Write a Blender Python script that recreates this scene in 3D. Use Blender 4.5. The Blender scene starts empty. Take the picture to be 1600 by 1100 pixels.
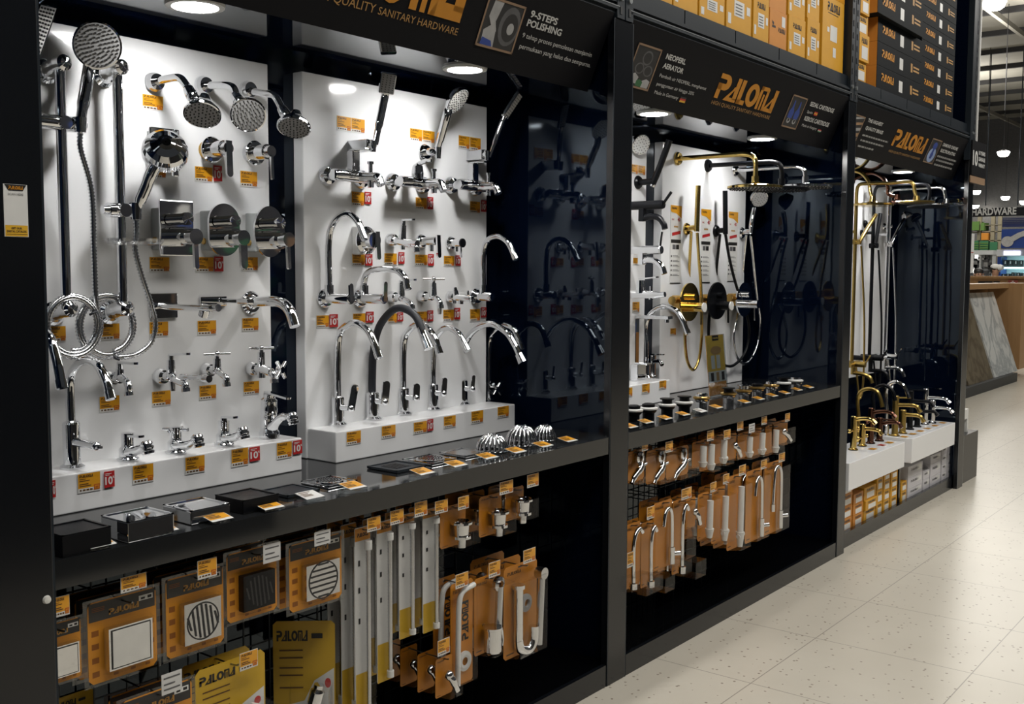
import bpy, bmesh, math, random
from mathutils import Vector, Matrix
random.seed(7)
S = bpy.context.scene
COL = S.collection
V = Vector
PI = math.pi

# ------------------------------------------------------------------ camera
CAM_LOC = V((2.0094, 0.0, 1.5))
F_PX, YAW, PITCH, ROLL = 1649.09, math.radians(37.97690), math.radians(4.42486), math.radians(-0.25586)
_f = V((-math.sin(YAW) * math.cos(PITCH), math.cos(YAW) * math.cos(PITCH), -math.sin(PITCH)))
_r = V((math.cos(YAW), math.sin(YAW), 0))
_d = _f.cross(_r)
_c, _s = math.cos(ROLL), math.sin(ROLL)
C_R = _c * _r + _s * _d
C_D = -_s * _r + _c * _d
C_F = _f
cam_data = bpy.data.cameras.new('camera')
cam = bpy.data.objects.new('camera', cam_data)
COL.objects.link(cam)
m = Matrix((C_R, -C_D, -C_F)).transposed().to_4x4()
m.translation = CAM_LOC
cam.matrix_world = m
cam_data.sensor_width = 36
cam_data.sensor_fit = 'HORIZONTAL'
cam_data.lens = F_PX / 1600 * 36
cam_data.clip_end = 200
S.camera = cam

def at(px, py, x=None, y=None, z=None):
    """World point seen at a photo pixel on the real plane x=, y= or z=."""
    g = C_R * ((px - 800) / F_PX) + C_D * ((py - 550) / F_PX) + C_F
    if x is not None: t = (x - CAM_LOC.x) / g.x
    elif y is not None: t = (y - CAM_LOC.y) / g.y
    else: t = (z - CAM_LOC.z) / g.z
    return CAM_LOC + g * t

# ------------------------------------------------------------------ materials
M = {}
def lin(c):
    c = c / 255
    return c / 12.92 if c <= 0.04045 else ((c + 0.055) / 1.055) ** 2.4
def rgb(r, g, b): return (lin(r), lin(g), lin(b), 1)
def mat(name, col, rough=0.5, metal=0.0, spec=0.5, noise=0.06, nscale=40, bump=0.0, bscale=60, coat=0.0, emit=None, emit_s=0):
    mt = bpy.data.materials.new(name); mt.use_nodes = True
    nt = mt.node_tree; b = nt.nodes['Principled BSDF']
    b.inputs['Base Color'].default_value = col
    b.inputs['Roughness'].default_value = rough
    b.inputs['Metallic'].default_value = metal
    b.inputs['Specular IOR Level'].default_value = spec
    b.inputs['Coat Weight'].default_value = coat
    b.inputs['Coat Roughness'].default_value = 0.05
    tc = nt.nodes.new('ShaderNodeTexCoord')
    if noise:
        n = nt.nodes.new('ShaderNodeTexNoise'); n.inputs['Scale'].default_value = nscale; n.inputs['Detail'].default_value = 3
        nt.links.new(tc.outputs['Object'], n.inputs['Vector'])
        mx = nt.nodes.new('ShaderNodeMix'); mx.data_type = 'RGBA'
        k0 = tuple(max(0, c * (1 - noise)) for c in col[:3]) + (1,)
        k1 = tuple(min(1, c * (1 + noise)) for c in col[:3]) + (1,)
        mx.inputs[6].default_value = k0; mx.inputs[7].default_value = k1
        nt.links.new(n.outputs['Fac'], mx.inputs[0]); nt.links.new(mx.outputs[2], b.inputs['Base Color'])
    if bump:
        n2 = nt.nodes.new('ShaderNodeTexNoise'); n2.inputs['Scale'].default_value = bscale; n2.inputs['Detail'].default_value = 2
        nt.links.new(tc.outputs['Object'], n2.inputs['Vector'])
        bp = nt.nodes.new('ShaderNodeBump'); bp.inputs['Strength'].default_value = bump; bp.inputs['Distance'].default_value = 0.01
        nt.links.new(n2.outputs['Fac'], bp.inputs['Height']); nt.links.new(bp.outputs['Normal'], b.inputs['Normal'])
    if name == 'black_gloss': b.inputs['Specular Tint'].default_value = (0.74, 0.88, 1.0, 1)
    if emit:
        b.inputs['Emission Color'].default_value = emit
        b.inputs['Emission Strength'].default_value = emit_s
    M[name] = mt
    return mt

mat('chrome', (0.82, 0.83, 0.85, 1), 0.035, 1.0, noise=0.02)
mat('chrome_soft', (0.62, 0.63, 0.65, 1), 0.22, 1.0, noise=0.03)
mat('brass', (0.70, 0.50, 0.16, 1), 0.14, 1.0, noise=0.03)
mat('brushed_gold', (0.46, 0.325, 0.10, 1), 0.28, 1.0, noise=0.05)
mat('leaflet_yellow', (0.74, 0.46, 0.04, 1), 0.4)
mat('leaflet_orange', (0.68, 0.28, 0.045, 1), 0.4)
mat('rose_bronze', (0.135, 0.065, 0.045, 1), 0.2, 1.0, noise=0.05)
mat('raw_brass', (0.62, 0.40, 0.13, 1), 0.3, 1.0, noise=0.05)
mat('matt_black', (0.003, 0.0035, 0.005, 1), 0.34, 0.0, spec=0.22, noise=0.1)
mat('rubber_black', (0.012, 0.014, 0.02, 1), 0.5, 0.0)
mat('white_rubber', (0.75, 0.75, 0.73, 1), 0.45)
mat('white_acrylic', (0.84, 0.85, 0.865, 1), 0.10, 0.0, spec=0.5, noise=0.01, bump=0.01, bscale=4)
mat('black_gloss', (0.0012, 0.0032, 0.0105, 1), 0.035, 0.0, spec=0.55, noise=0.05, bump=0.035, bscale=4.5)
mat('deck_gloss', (0.0016, 0.0018, 0.0022, 1), 0.05, 0.0, spec=0.5, noise=0.05, bump=0.01, bscale=5)
mat('black_laminate', (0.0045, 0.0055, 0.0075, 1), 0.2, 0.0, spec=0.6, noise=0.1, bump=0.01, bscale=8)
mat('counter_laminate', (0.012, 0.013, 0.014, 1), 0.07, 0.0, spec=0.75, noise=0.1, bump=0.006, bscale=5)
mat('steel_dark', (0.014, 0.020, 0.027, 1), 0.4, 0.3, spec=0.5, noise=0.1)
mat('steel_edge', (0.35, 0.37, 0.38, 1), 0.35, 0.8)
mat('sign_board', (0.005, 0.005, 0.0065, 1), 0.55, spec=0.14, noise=0.08)
mat('sign_orange', (0.56, 0.23, 0.014, 1), 0.45)
mat('sign_tan', (0.42, 0.23, 0.07, 1), 0.45)
mat('sign_white', (0.55, 0.55, 0.53, 1), 0.5)
mat('sign_grey', (0.30, 0.30, 0.29, 1), 0.5)
mat('frame_copper', (0.28, 0.18, 0.11, 1), 0.45)
mat('photo_dark', (0.02, 0.02, 0.022, 1), 0.4)
mat('photo_grey', (0.10, 0.10, 0.105, 1), 0.4, noise=0.4, nscale=30)
mat('photo_pale', (0.38, 0.38, 0.38, 1), 0.4, noise=0.3, nscale=30)
mat('photo_blue', (0.025, 0.06, 0.30, 1), 0.4)
mat('photo_ice', (0.28, 0.38, 0.60, 1), 0.4, noise=0.4, nscale=20)
mat('photo_green', (0.03, 0.14, 0.05, 1), 0.4)
mat('photo_brass', (0.40, 0.24, 0.13, 1), 0.4, noise=0.4, nscale=20)
mat('flag_red', (0.5, 0.03, 0.02, 1), 0.4)
mat('flag_gold', (0.7, 0.4, 0.03, 1), 0.4)
mat('tag_orange', (0.72, 0.33, 0.014, 1), 0.3, noise=0.12, nscale=60, coat=0.3)
mat('tag_ink', (0.10, 0.045, 0.01, 1), 0.5)
mat('tag_white', (0.72, 0.72, 0.70, 1), 0.3, coat=0.3)
mat('tag_stamp', (0.48, 0.11, 0.02, 1), 0.4)
mat('tag_red', (0.46, 0.022, 0.022, 1), 0.3, coat=0.3)
mat('ink_black', (0.012, 0.012, 0.012, 1), 0.5)
mat('carton_yellow', (0.60, 0.30, 0.014, 1), 0.5, noise=0.07, nscale=15)
mat('carton_orange', (0.56, 0.22, 0.028, 1), 0.5, noise=0.07, nscale=15)
mat('carton_black', (0.0045, 0.006, 0.0075, 1), 0.55, spec=0.10, noise=0.1)
mat('carton_white', (0.56, 0.55, 0.58, 1), 0.5, noise=0.05)
mat('carton_tape', (0.60, 0.27, 0.02, 1), 0.2)
mat('card_icon', (0.26, 0.085, 0.01, 1), 0.45)
mat('card_grey', (0.052, 0.048, 0.044, 1), 0.45)
mat('card_logo', (0.50, 0.25, 0.045, 1), 0.45)
mat('card_orange', (0.62, 0.25, 0.02, 1), 0.42, noise=0.12, nscale=18)
mat('card_amber', (0.50, 0.185, 0.011, 1), 0.4, noise=0.1, nscale=18)
mat('card_yellow', (0.50, 0.31, 0.018, 1), 0.45, noise=0.1, nscale=18)
mat('card_dark', (0.030, 0.029, 0.028, 1), 0.45)
mat('card_white', (0.60, 0.60, 0.59, 1), 0.45)
mat('marble_white', (0.70, 0.69, 0.65, 1), 0.25, noise=0.1, nscale=30)
mat('plastic_grey', (0.36, 0.38, 0.38, 1), 0.4)
mat('plastic_white', (0.72, 0.72, 0.70, 1), 0.3)
mat('nozzle_grey', (0.30, 0.30, 0.30, 1), 0.35, metal=0.0)
mat('nozzle_dark', (0.02, 0.02, 0.022, 1), 0.5)
mat('wire_steel', (0.30, 0.32, 0.34, 1), 0.3, metal=1.0)
mat('grid_steel', (0.055, 0.06, 0.065, 1), 0.45, metal=0.6)
mat('wood_oak', (0.36, 0.21, 0.095, 1), 0.45, noise=0.15, nscale=8)
mat('skin', (0.35, 0.19, 0.12, 1), 0.5)
mat('hair_black', (0.012, 0.01, 0.009, 1), 0.5)
mat('cloth_black', (0.015, 0.015, 0.018, 1), 0.8)
mat('cap_white', (0.7, 0.7, 0.68, 1), 0.7)
mat('blue_panel', (0.014, 0.045, 0.22, 1), 0.4)
mat('navy_panel', (0.012, 0.02, 0.09, 1), 0.4)
mat('green_box', (0.10, 0.20, 0.045, 1), 0.5)
mat('teal_green', (0.035, 0.15, 0.07, 1), 0.5)
mat('white_unit', (0.6, 0.62, 0.62, 1), 0.4)
mat('rack_beige', (0.25, 0.22, 0.15, 1), 0.5)
mat('red_box', (0.25, 0.05, 0.04, 1), 0.5)
mat('lamp_glow', (1, 1, 1, 1), 0.5, noise=0, emit=(1.0, 0.985, 0.96, 1), emit_s=185)
mat('hall_glow', (1, 1, 1, 1), 0.5, noise=0, emit=(1.0, 0.94, 0.82, 1), emit_s=60)
mat('strip_glow', (1, 1, 1, 1), 0.5, noise=0, emit=(0.55, 1.0, 1.0, 1), emit_s=2.5)
mat('logo_glow', (1, 1, 1, 1), 0.5, noise=0, emit=(0.75, 0.75, 1.0, 1), emit_s=1.6)
mat('goods_glow', (1, 1, 1, 1), 0.5, noise=0, emit=(1.0, 0.97, 0.9, 1), emit_s=2.0)
mat('ceiling_sheet', (0.30, 0.29, 0.255, 1), 0.7, noise=0.1, nscale=3)
mat('ceiling_steel', (0.02, 0.02, 0.022, 1), 0.6)
mat('ceiling_purlin', (0.26, 0.25, 0.22, 1), 0.6)

def clear_plastic(name, tint, gloss=0.06, rough=0.08, extra=0.02):
    mt = bpy.data.materials.new(name); mt.use_nodes = True
    nt = mt.node_tree; nt.nodes.clear()
    out = nt.nodes.new('ShaderNodeOutputMaterial')
    tr = nt.nodes.new('ShaderNodeBsdfTransparent'); tr.inputs['Color'].default_value = tint
    gl = nt.nodes.new('ShaderNodeBsdfGlossy'); gl.inputs['Roughness'].default_value = rough
    nz = nt.nodes.new('ShaderNodeTexNoise'); nz.inputs['Scale'].default_value = 35
    tc = nt.nodes.new('ShaderNodeTexCoord'); nt.links.new(tc.outputs['Object'], nz.inputs['Vector'])
    bp = nt.nodes.new('ShaderNodeBump'); bp.inputs['Strength'].default_value = 0.12; bp.inputs['Distance'].default_value = 0.01
    nt.links.new(nz.outputs['Fac'], bp.inputs['Height']); nt.links.new(bp.outputs['Normal'], gl.inputs['Normal'])
    fr = nt.nodes.new('ShaderNodeLayerWeight'); fr.inputs['Blend'].default_value = 0.5
    pw = nt.nodes.new('ShaderNodeMath'); pw.operation = 'POWER'; pw.inputs[1].default_value = 4.0; nt.links.new(fr.outputs['Facing'], pw.inputs[0])
    ad = nt.nodes.new('ShaderNodeMath'); ad.operation = 'MULTIPLY_ADD'; ad.inputs[1].default_value = 0.7; ad.inputs[2].default_value = 0.035 + extra
    nt.links.new(pw.outputs[0], ad.inputs[0])
    mx = nt.nodes.new('ShaderNodeMixShader')
    nt.links.new(ad.outputs[0], mx.inputs[0]); nt.links.new(tr.outputs[0], mx.inputs[1]); nt.links.new(gl.outputs[0], mx.inputs[2])
    nt.links.new(mx.outputs[0], out.inputs['Surface'])
    M[name] = mt
clear_plastic('clear_plastic', (0.985, 0.985, 0.985, 1), rough=0.05, extra=-0.02)
clear_plastic('clear_acrylic', (0.78, 0.81, 0.82, 1), extra=0.10)
clear_plastic('clear_dish', (0.9, 0.91, 0.92, 1), rough=0.15, extra=0.28)
clear_plastic('clear_edge', (0.62, 0.63, 0.62, 1), extra=0.10)

# ------------------------------------------------------------------ mesh builder
def basis(d):
    d = d.normalized()
    a = V((0, 0, 1)) if abs(d.z) < 0.9 else V((1, 0, 0))
    u = a.cross(d).normalized()
    return u, d.cross(u)

def smooth_path(pts, k=6):
    pts = [V(p) for p in pts]
    if len(pts) < 3: return pts
    out = []
    P = [pts[0] * 2 - pts[1]] + pts + [pts[-1] * 2 - pts[-2]]
    for i in range(1, len(P) - 2):
        p0, p1, p2, p3 = P[i - 1], P[i], P[i + 1], P[i + 2]
        for j in range(k):
            t = j / k
            out.append(0.5 * (2 * p1 + (p2 - p0) * t + (2 * p0 - 5 * p1 + 4 * p2 - p3) * t * t + (3 * p1 - p0 - 3 * p2 + p3) * t ** 3))
    out.append(pts[-1])
    return out

GLYPH = {}
def glyphs(txt, bold):
    key = (txt, bold)
    if key in GLYPH: return GLYPH[key]
    cu = bpy.data.curves.new('t', 'FONT'); cu.body = txt; cu.size = 1; cu.fill_mode = 'FRONT'; cu.resolution_u = 3
    cu.offset = 0.03 if bold else 0.0
    ob = bpy.data.objects.new('t', cu); COL.objects.link(ob)
    dg = bpy.context.evaluated_depsgraph_get()
    me = bpy.data.meshes.new_from_object(ob.evaluated_get(dg))
    vs = [(v.co.x, v.co.y) for v in me.vertices]; fs = [list(p.vertices) for p in me.polygons]
    bpy.data.objects.remove(ob); bpy.data.curves.remove(cu); bpy.data.meshes.remove(me)
    if not vs: vs = [(0, 0)]
    x0 = min(v[0] for v in vs); x1 = max(v[0] for v in vs); y0 = min(v[1] for v in vs); y1 = max(v[1] for v in vs)
    GLYPH[key] = (vs, fs, x0, x1, y0, y1)
    return GLYPH[key]

def logo_polys():
    """Six block letters of the shop sign as polygons in a 0..1 by 0..1 field (slanted a little)."""
    out = []
    def P(*p): out.append(list(p))
    def A(o):
        P((.14 + o, 0), (.335 + o, 0), (.335 + o, .16), (.172 + o, .16)); P((.172 + o, .16), (.216 + o, .16), (.268 + o, .46), (.240 + o, .46))
        P((.240 + o, .46), (.282 + o, .46), (.282 + o, .62), (.262 + o, .62)); P((.275 + o, .1), (.335 + o, .1), (.335 + o, 1), (.275 + o, 1))
    # P with an open notch on its left side
    P((.0, 0), (.058, 0), (.058, .62), (.0, .62)); P((.0, .36), (.10, .36), (.10, .62), (.0, .62)); P((.0, .80), (.10, .80), (.10, 1), (.0, 1))
    arc = [(.10 + .085 * math.sin(t), .68 + .32 * math.cos(t)) for t in [PI * k / 10 for k in range(11)]]
    inn = [(.10 + .012 * math.sin(t), .71 + .09 * math.cos(t)) for t in [PI * k / 10 for k in range(11)]]
    for k in range(10): P(inn[k], arc[k], arc[k + 1], inn[k + 1])
    A(0.0)
    # L
    P((.352, 0), (.412, 0), (.412, 1), (.352, 1)); P((.352, 0), (.482, 0), (.482, .19), (.352, .19))
    # O
    n = 28
    for i in range(n):
        a0, a1 = 2 * PI * i / n, 2 * PI * (i + 1) / n
        P((.578 + .103 * math.cos(a0), .5 + .5 * math.sin(a0)), (.578 + .103 * math.cos(a1), .5 + .5 * math.sin(a1)),
          (.578 + .040 * math.cos(a1), .5 + .27 * math.sin(a1)), (.578 + .040 * math.cos(a0), .5 + .27 * math.sin(a0)))
    # M
    P((.686, 0), (.728, 0), (.728, 1), (.686, 1)); P((.686, .83), (.838, .83), (.838, .93), (.815, 1), (.686, 1)); P((.798, 0), (.838, 0), (.838, .85), (.798, .85))
    P((.748, 0), (.778, 0), (.778, .68), (.748, .68))
    A(.665)
    return out
LOGO = logo_polys()

class MB:
    def __init__(s): s.v = []; s.f = []; s.m = []; s.s = []
    def add(s, vs, fs, mi=0, sm=False):
        o = len(s.v); s.v += [V(p) for p in vs]
        for f in fs: s.f.append([o + i for i in f]); s.m.append(mi); s.s.append(sm)
        return s
    def box(s, lo, hi, mi=0, bev=0.0, rot=None, pivot=None):
        lo, hi = V(lo), V(hi)
        lo, hi = V([min(a, b) for a, b in zip(lo, hi)]), V([max(a, b) for a, b in zip(lo, hi)])
        if bev <= 0:
            vs = [V((x, y, z)) for x in (lo.x, hi.x) for y in (lo.y, hi.y) for z in (lo.z, hi.z)]
            fs = [(0, 1, 3, 2), (4, 6, 7, 5), (0, 4, 5, 1), (2, 3, 7, 6), (0, 2, 6, 4), (1, 5, 7, 3)]
            sm = False
        else:
            bm = bmesh.new(); bmesh.ops.create_cube(bm, size=1)
            for q in bm.verts: q.co = V([lo[i] + (q.co[i] + 0.5) * (hi[i] - lo[i]) for i in range(3)])
            bmesh.ops.bevel(bm, geom=bm.edges[:], offset=min(bev, 0.45 * min(hi - lo)), segments=2, affect='EDGES', profile=0.5)
            bm.verts.index_update()
            vs = [q.co.copy() for q in bm.verts]; fs = [[q.index for q in f.verts] for f in bm.faces]; bm.free(); sm = False
        if rot is not None:
            pv = V(pivot) if pivot is not None else (lo + hi) / 2
            vs = [pv + rot @ (p - pv) for p in vs]
        return s.add(vs, fs, mi, sm)
    def ring(s, c, u, w, r, n, ru=1.0):
        return [c + u * (math.cos(2 * PI * i / n) * r * ru) + w * (math.sin(2 * PI * i / n) * r) for i in range(n)]
    def cyl(s, p0, p1, r0, r1=None, n=20, mi=0, caps=True, mi_cap=None, u=None, ru=1.0):
        p0, p1 = V(p0), V(p1); r1 = r0 if r1 is None else r1
        if u is None: u, w = basis(p1 - p0)
        else:
            u = V(u).normalized(); w = (p1 - p0).normalized().cross(u)
        a, b = s.ring(p0, u, w, r0, n, ru), s.ring(p1, u, w, r1, n, ru)
        s.add(a + b, [(i, (i + 1) % n, n + (i + 1) % n, n + i) for i in range(n)], mi, True)
        if caps:
            mc = mi if mi_cap is None else mi_cap
            s.add(a, [list(range(n))[::-1]], mi, False); s.add(b, [list(range(n))], mc, False)
        return s
    def lathe(s, prof, o, axis, n=24, mi=0, sharp=True):
        """prof: list of (radius, height along axis)."""
        o, axis = V(o), V(axis).normalized(); u, w = basis(axis)
        for k in range(len(prof) - 1):
            (r0, h0), (r1, h1) = prof[k], prof[k + 1]
            a = s.ring(o + axis * h0, u, w, max(r0, 1e-5), n); b = s.ring(o + axis * h1, u, w, max(r1, 1e-5), n)
            s.add(a + b, [(i, (i + 1) % n, n + (i + 1) % n, n + i) for i in range(n)], mi, True)
        return s
    def tube(s, pts, r, n=12, mi=0, sm=6, caps=True, flat=1.0, up=None):
        P = smooth_path(pts, sm) if sm else [V(p) for p in pts]
        N = len(P)
        R = [r] * N if not hasattr(r, '__len__') else [r[0] + (r[-1] - r[0]) * i / (N - 1) if len(r) == 2 else r[min(len(r) - 1, int(i / (N - 1) * (len(r) - 1) + .5))] for i in range(N)]
        T = [(P[min(i + 1, N - 1)] - P[max(i - 1, 0)]).normalized() for i in range(N)]
        u, w = basis(T[0])
        if up is not None:
            u = (V(up) - T[0] * V(up).dot(T[0])).normalized(); w = T[0].cross(u)
        vs = []
        for i in range(N):
            u = (u - T[i] * u.dot(T[i])).normalized(); w = T[i].cross(u)
            vs += [P[i] + u * (math.cos(2 * PI * j / n) * R[i] * flat) + w * (math.sin(2 * PI * j / n) * R[i]) for j in range(n)]
        fs = [(i * n + j, i * n + (j + 1) % n, (i + 1) * n + (j + 1) % n, (i + 1) * n + j) for i in range(N - 1) for j in range(n)]
        s.add(vs, fs, mi, True)
        if caps:
            s.add(vs[:n], [list(range(n))[::-1]], mi); s.add(vs[-n:], [list(range(n))], mi)
        return s
    def ball(s, c, r, n=16, mi=0, sc=(1, 1, 1)):
        c = V(c); vs = []; m_ = n // 2
        for i in range(m_ + 1):
            th = PI * i / m_
            for j in range(n):
                ph = 2 * PI * j / n
                vs.append(c + V((math.sin(th) * math.cos(ph) * r * sc[0], math.sin(th) * math.sin(ph) * r * sc[1], math.cos(th) * r * sc[2])))
        fs = [(i * n + j, (i + 1) * n + j, (i + 1) * n + (j + 1) % n, i * n + (j + 1) % n) for i in range(m_) for j in range(n)]
        return s.add(vs, fs, mi, True)
    def prism(s, poly, d, mi=0, mi_side=None):
        """poly: list of 3D points (planar, convex or simple), extruded by vector d."""
        a = [V(p) for p in poly]; d = V(d); b = [p + d for p in a]; n = len(a)
        s.add(a, [list(range(n))[::-1]], mi); s.add(b, [list(range(n))], mi)
        s.add(a + b, [(i, (i + 1) % n, n + (i + 1) % n, n + i) for i in range(n)], mi if mi_side is None else mi_side)
        return s
    def quad(s, a, b, c, d, mi=0): return s.add([a, b, c, d], [(0, 1, 2, 3)], mi)
    def text(s, txt, o, u, w, h, mi=0, bold=False, width=None, align='L', th=0.0):
        """flat lettering: o = left base, u = reading direction, w = up, h = capital height"""
        vs, fs, x0, x1, y0, y1 = glyphs(txt, bold)
        k = h / 0.72; kx = k if width is None else width / max(1e-6, x1 - x0)
        o, u, w = V(o), V(u).normalized(), V(w).normalized()
        if align == 'C': o = o - u * ((x1 - x0) * kx / 2)
        if align == 'R': o = o - u * ((x1 - x0) * kx)
        return s.add([o + u * ((x - x0) * kx) + w * (y * k) for x, y in vs], fs, mi)
    def logo(s, o, u, w, W, H, mi=0):
        o, u, w = V(o), V(u).normalized(), V(w).normalized()
        for p in LOGO: s.add([o + u * (x * W) + w * (y * H) for x, y in p], [list(range(len(p)))], mi)
        return s
    def build(s, name, mats, parent=None, origin=None):
        mats = [mats] if isinstance(mats, str) else mats
        if parent is not None: O = V(parent.location) if origin is None else V(origin)
        elif origin is not None: O = V(origin)
        else:
            lo = V([min(p[i] for p in s.v) for i in range(3)]); hi = V([max(p[i] for p in s.v) for i in range(3)])
            O = V(((lo.x + hi.x) / 2, (lo.y + hi.y) / 2, lo.z))
        me = bpy.data.meshes.new(name)
        me.from_pydata([tuple(p - O) for p in s.v], [], s.f)
        me.polygons.foreach_set('material_index', s.m); me.polygons.foreach_set('use_smooth', s.s)
        for k in mats: me.materials.append(M[k])
        me.update()
        ob = bpy.data.objects.new(name, me); COL.objects.link(ob)
        if parent is not None:
            ob.parent = parent
            if origin is not None: ob.location = V(origin) - V(parent.location)
        else: ob.location = O
        return ob

USED = {}
def tag(o, label, cat, group=None):
    o['label'] = label; o['category'] = cat
    if group: o['group'] = group
    USED.setdefault(label, []).append(o)
    return o
def thing(name, label, cat, loc, group=None):
    o = bpy.data.objects.new(name, None); COL.objects.link(o); o.location = V(loc); o.empty_display_size = 0.05
    return tag(o, label, cat, group)
def sub(mb, name, mats, part):
    """a piece of a part: thing > part > sub-part; part sits at its thing's base"""
    root = part.parent
    ob = mb.build(name, mats, root)
    ob.parent = part
    return ob
def struct(mb, name, mats):
    o = mb.build(name, mats); o['kind'] = 'structure'; return o
def dup(root, loc, label=None, group=None, scale=None):
    r = root.copy(); COL.objects.link(r); r.location = V(loc)
    if scale: r.scale = scale
    if group: r['group'] = group
    if label: tag(r, label, r['category'], group or r.get('group'))
    for ch in list(root.children):
        c = ch.copy(); COL.objects.link(c); c.parent = r
        for g in list(ch.children):
            d = g.copy(); COL.objects.link(d); d.parent = c
    return r
X, Y, Z = V((1, 0, 0)), V((0, 1, 0)), V((0, 0, 1))
# ================================================================== room
def tile_material():
    mt = bpy.data.materials.new('terrazzo_tile'); mt.use_nodes = True; nt = mt.node_tree; b = nt.nodes['Principled BSDF']
    N, L = nt.nodes.new, nt.links.new
    geo = N('ShaderNodeNewGeometry'); sep = N('ShaderNodeSeparateXYZ'); L(geo.outputs['Position'], sep.inputs[0])
    def mth(op, a, b_=None):
        n = N('ShaderNodeMath'); n.operation = op
        for i, q in enumerate((a, b_)):
            if q is None: continue
            if isinstance(q, (int, float)): n.inputs[i].default_value = q
            else: L(q, n.inputs[i])
        return n.outputs[0]
    def seam(s, off):
        fr = mth('FRACT', mth('DIVIDE', mth('ADD', s, 60 - off), 0.608))
        return mth('LESS_THAN', mth('MINIMUM', fr, mth('SUBTRACT', 1, fr)), 0.0035)
    g = mth('MAXIMUM', seam(sep.outputs[0], 0.393 + 60 % 0.608 - 0.0), seam(sep.outputs[1], 3.497 + 60 % 0.608))
    nz = N('ShaderNodeTexNoise'); nz.inputs['Scale'].default_value = 3.0; nz.inputs['Detail'].default_value = 4; L(geo.outputs['Position'], nz.inputs['Vector'])
    base = N('ShaderNodeMix'); base.data_type = 'RGBA'; base.inputs[6].default_value = (0.50, 0.465, 0.395, 1); base.inputs[7].default_value = (0.57, 0.535, 0.46, 1); L(nz.outputs['Fac'], base.inputs[0])
    vo = N('ShaderNodeTexVoronoi'); vo.inputs['Scale'].default_value = 34; L(geo.outputs['Position'], vo.inputs['Vector'])
    n3 = N('ShaderNodeTexNoise'); n3.inputs['Scale'].default_value = 90; L(geo.outputs['Position'], n3.inputs['Vector'])
    dot = mth('LESS_THAN', mth('ADD', vo.outputs['Distance'], mth('MULTIPLY', n3.outputs['Fac'], 0.12)), 0.235)
    sepc = N('ShaderNodeSeparateColor'); L(vo.outputs['Color'], sepc.inputs[0])
    dot = mth('MULTIPLY', dot, mth('GREATER_THAN', sepc.outputs[0], 0.45))
    c2 = N('ShaderNodeMix'); c2.data_type = 'RGBA'; c2.inputs[7].default_value = (0.20, 0.16, 0.12, 1); L(base.outputs[2], c2.inputs[6]); L(mth('MULTIPLY', dot, 0.9), c2.inputs[0])
    c3 = N('ShaderNodeMix'); c3.data_type = 'RGBA'; c3.inputs[7].default_value = (0.16, 0.14, 0.12, 1); L(c2.outputs[2], c3.inputs[6]); L(mth('MULTIPLY', g, 0.7), c3.inputs[0])
    L(c3.outputs[2], b.inputs['Base Color']); b.inputs['Roughness'].default_value = 0.28; b.inputs['Specular IOR Level'].default_value = 0.4
    M['terrazzo_tile'] = mt
tile_material()
def marble(name, base, vein, scale):
    mt = bpy.data.materials.new(name); mt.use_nodes = True; nt = mt.node_tree; b = nt.nodes['Principled BSDF']
    tc = nt.nodes.new('ShaderNodeTexCoord'); n = nt.nodes.new('ShaderNodeTexNoise'); n.inputs['Scale'].default_value = scale; n.inputs['Detail'].default_value = 6; n.inputs['Distortion'].default_value = 1.5
    r = nt.nodes.new('ShaderNodeValToRGB'); e = r.color_ramp.elements
    e[0].position = 0.44; e[0].color = base; e[1].position = 0.56; e[1].color = base
    q = r.color_ramp.elements.new(0.5); q.color = vein
    nt.links.new(tc.outputs['Object'], n.inputs['Vector']); nt.links.new(n.outputs['Fac'], r.inputs[0]); nt.links.new(r.outputs[0], b.inputs['Base Color'])
    b.inputs['Roughness'].default_value = 0.3
    M[name] = mt
marble('slab_white', (0.62, 0.64, 0.63, 1), (0.36, 0.39, 0.40, 1), 1.6)
marble('slab_brown', (0.17, 0.145, 0.10, 1), (0.10, 0.08, 0.055, 1), 2.2)
def wood_mat():
    mt = bpy.data.materials.new('wood_grain'); mt.use_nodes = True; nt = mt.node_tree; b = nt.nodes['Principled BSDF']
    tc = nt.nodes.new('ShaderNodeTexCoord'); mp = nt.nodes.new('ShaderNodeMapping'); mp.inputs['Scale'].default_value = (14, 14, 1.2)
    n = nt.nodes.new('ShaderNodeTexNoise'); n.inputs['Scale'].default_value = 1.5; n.inputs['Detail'].default_value = 5
    mx = nt.nodes.new('ShaderNodeMix'); mx.data_type = 'RGBA'; mx.inputs[6].default_value = (0.30, 0.165, 0.07, 1); mx.inputs[7].default_value = (0.43, 0.26, 0.12, 1)
    nt.links.new(tc.outputs['Object'], mp.inputs[0]); nt.links.new(mp.outputs[0], n.inputs['Vector']); nt.links.new(n.outputs['Fac'], mx.inputs[0]); nt.links.new(mx.outputs[2], b.inputs['Base Color'])
    b.inputs['Roughness'].default_value = 0.45
    M['wood_grain'] = mt
wood_mat()

struct(MB().box((-9, -3, -0.05), (7, 40, 0)), 'floor', 'terrazzo_tile')
ZC = 6.6
mb = MB()
mb.box((-14, -4, ZC), (9, 46, ZC + 0.05))
struct(mb, 'ceiling', 'ceiling_sheet')
for k in range(15):                                   # purlins under the roof sheet
    y = 8.2 + k * 2.0
    struct(MB().box((-14, y, ZC - 0.11), (9, y + 0.09, ZC)), 'trim_%d' % (k + 1), 'ceiling_steel')
for k, x in enumerate((-6.5, -3.3, -1.0, 1.2, 3.4)):  # long rails
    struct(MB().box((x, 2, ZC - 0.36), (x + 0.07, 44, ZC - 0.26)), 'trim_%d' % (k + 16), 'ceiling_purlin')
struct(MB().box((-14, 38, 0), (9, 38.1, ZC)), 'wall_back', 'photo_grey')
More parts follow.
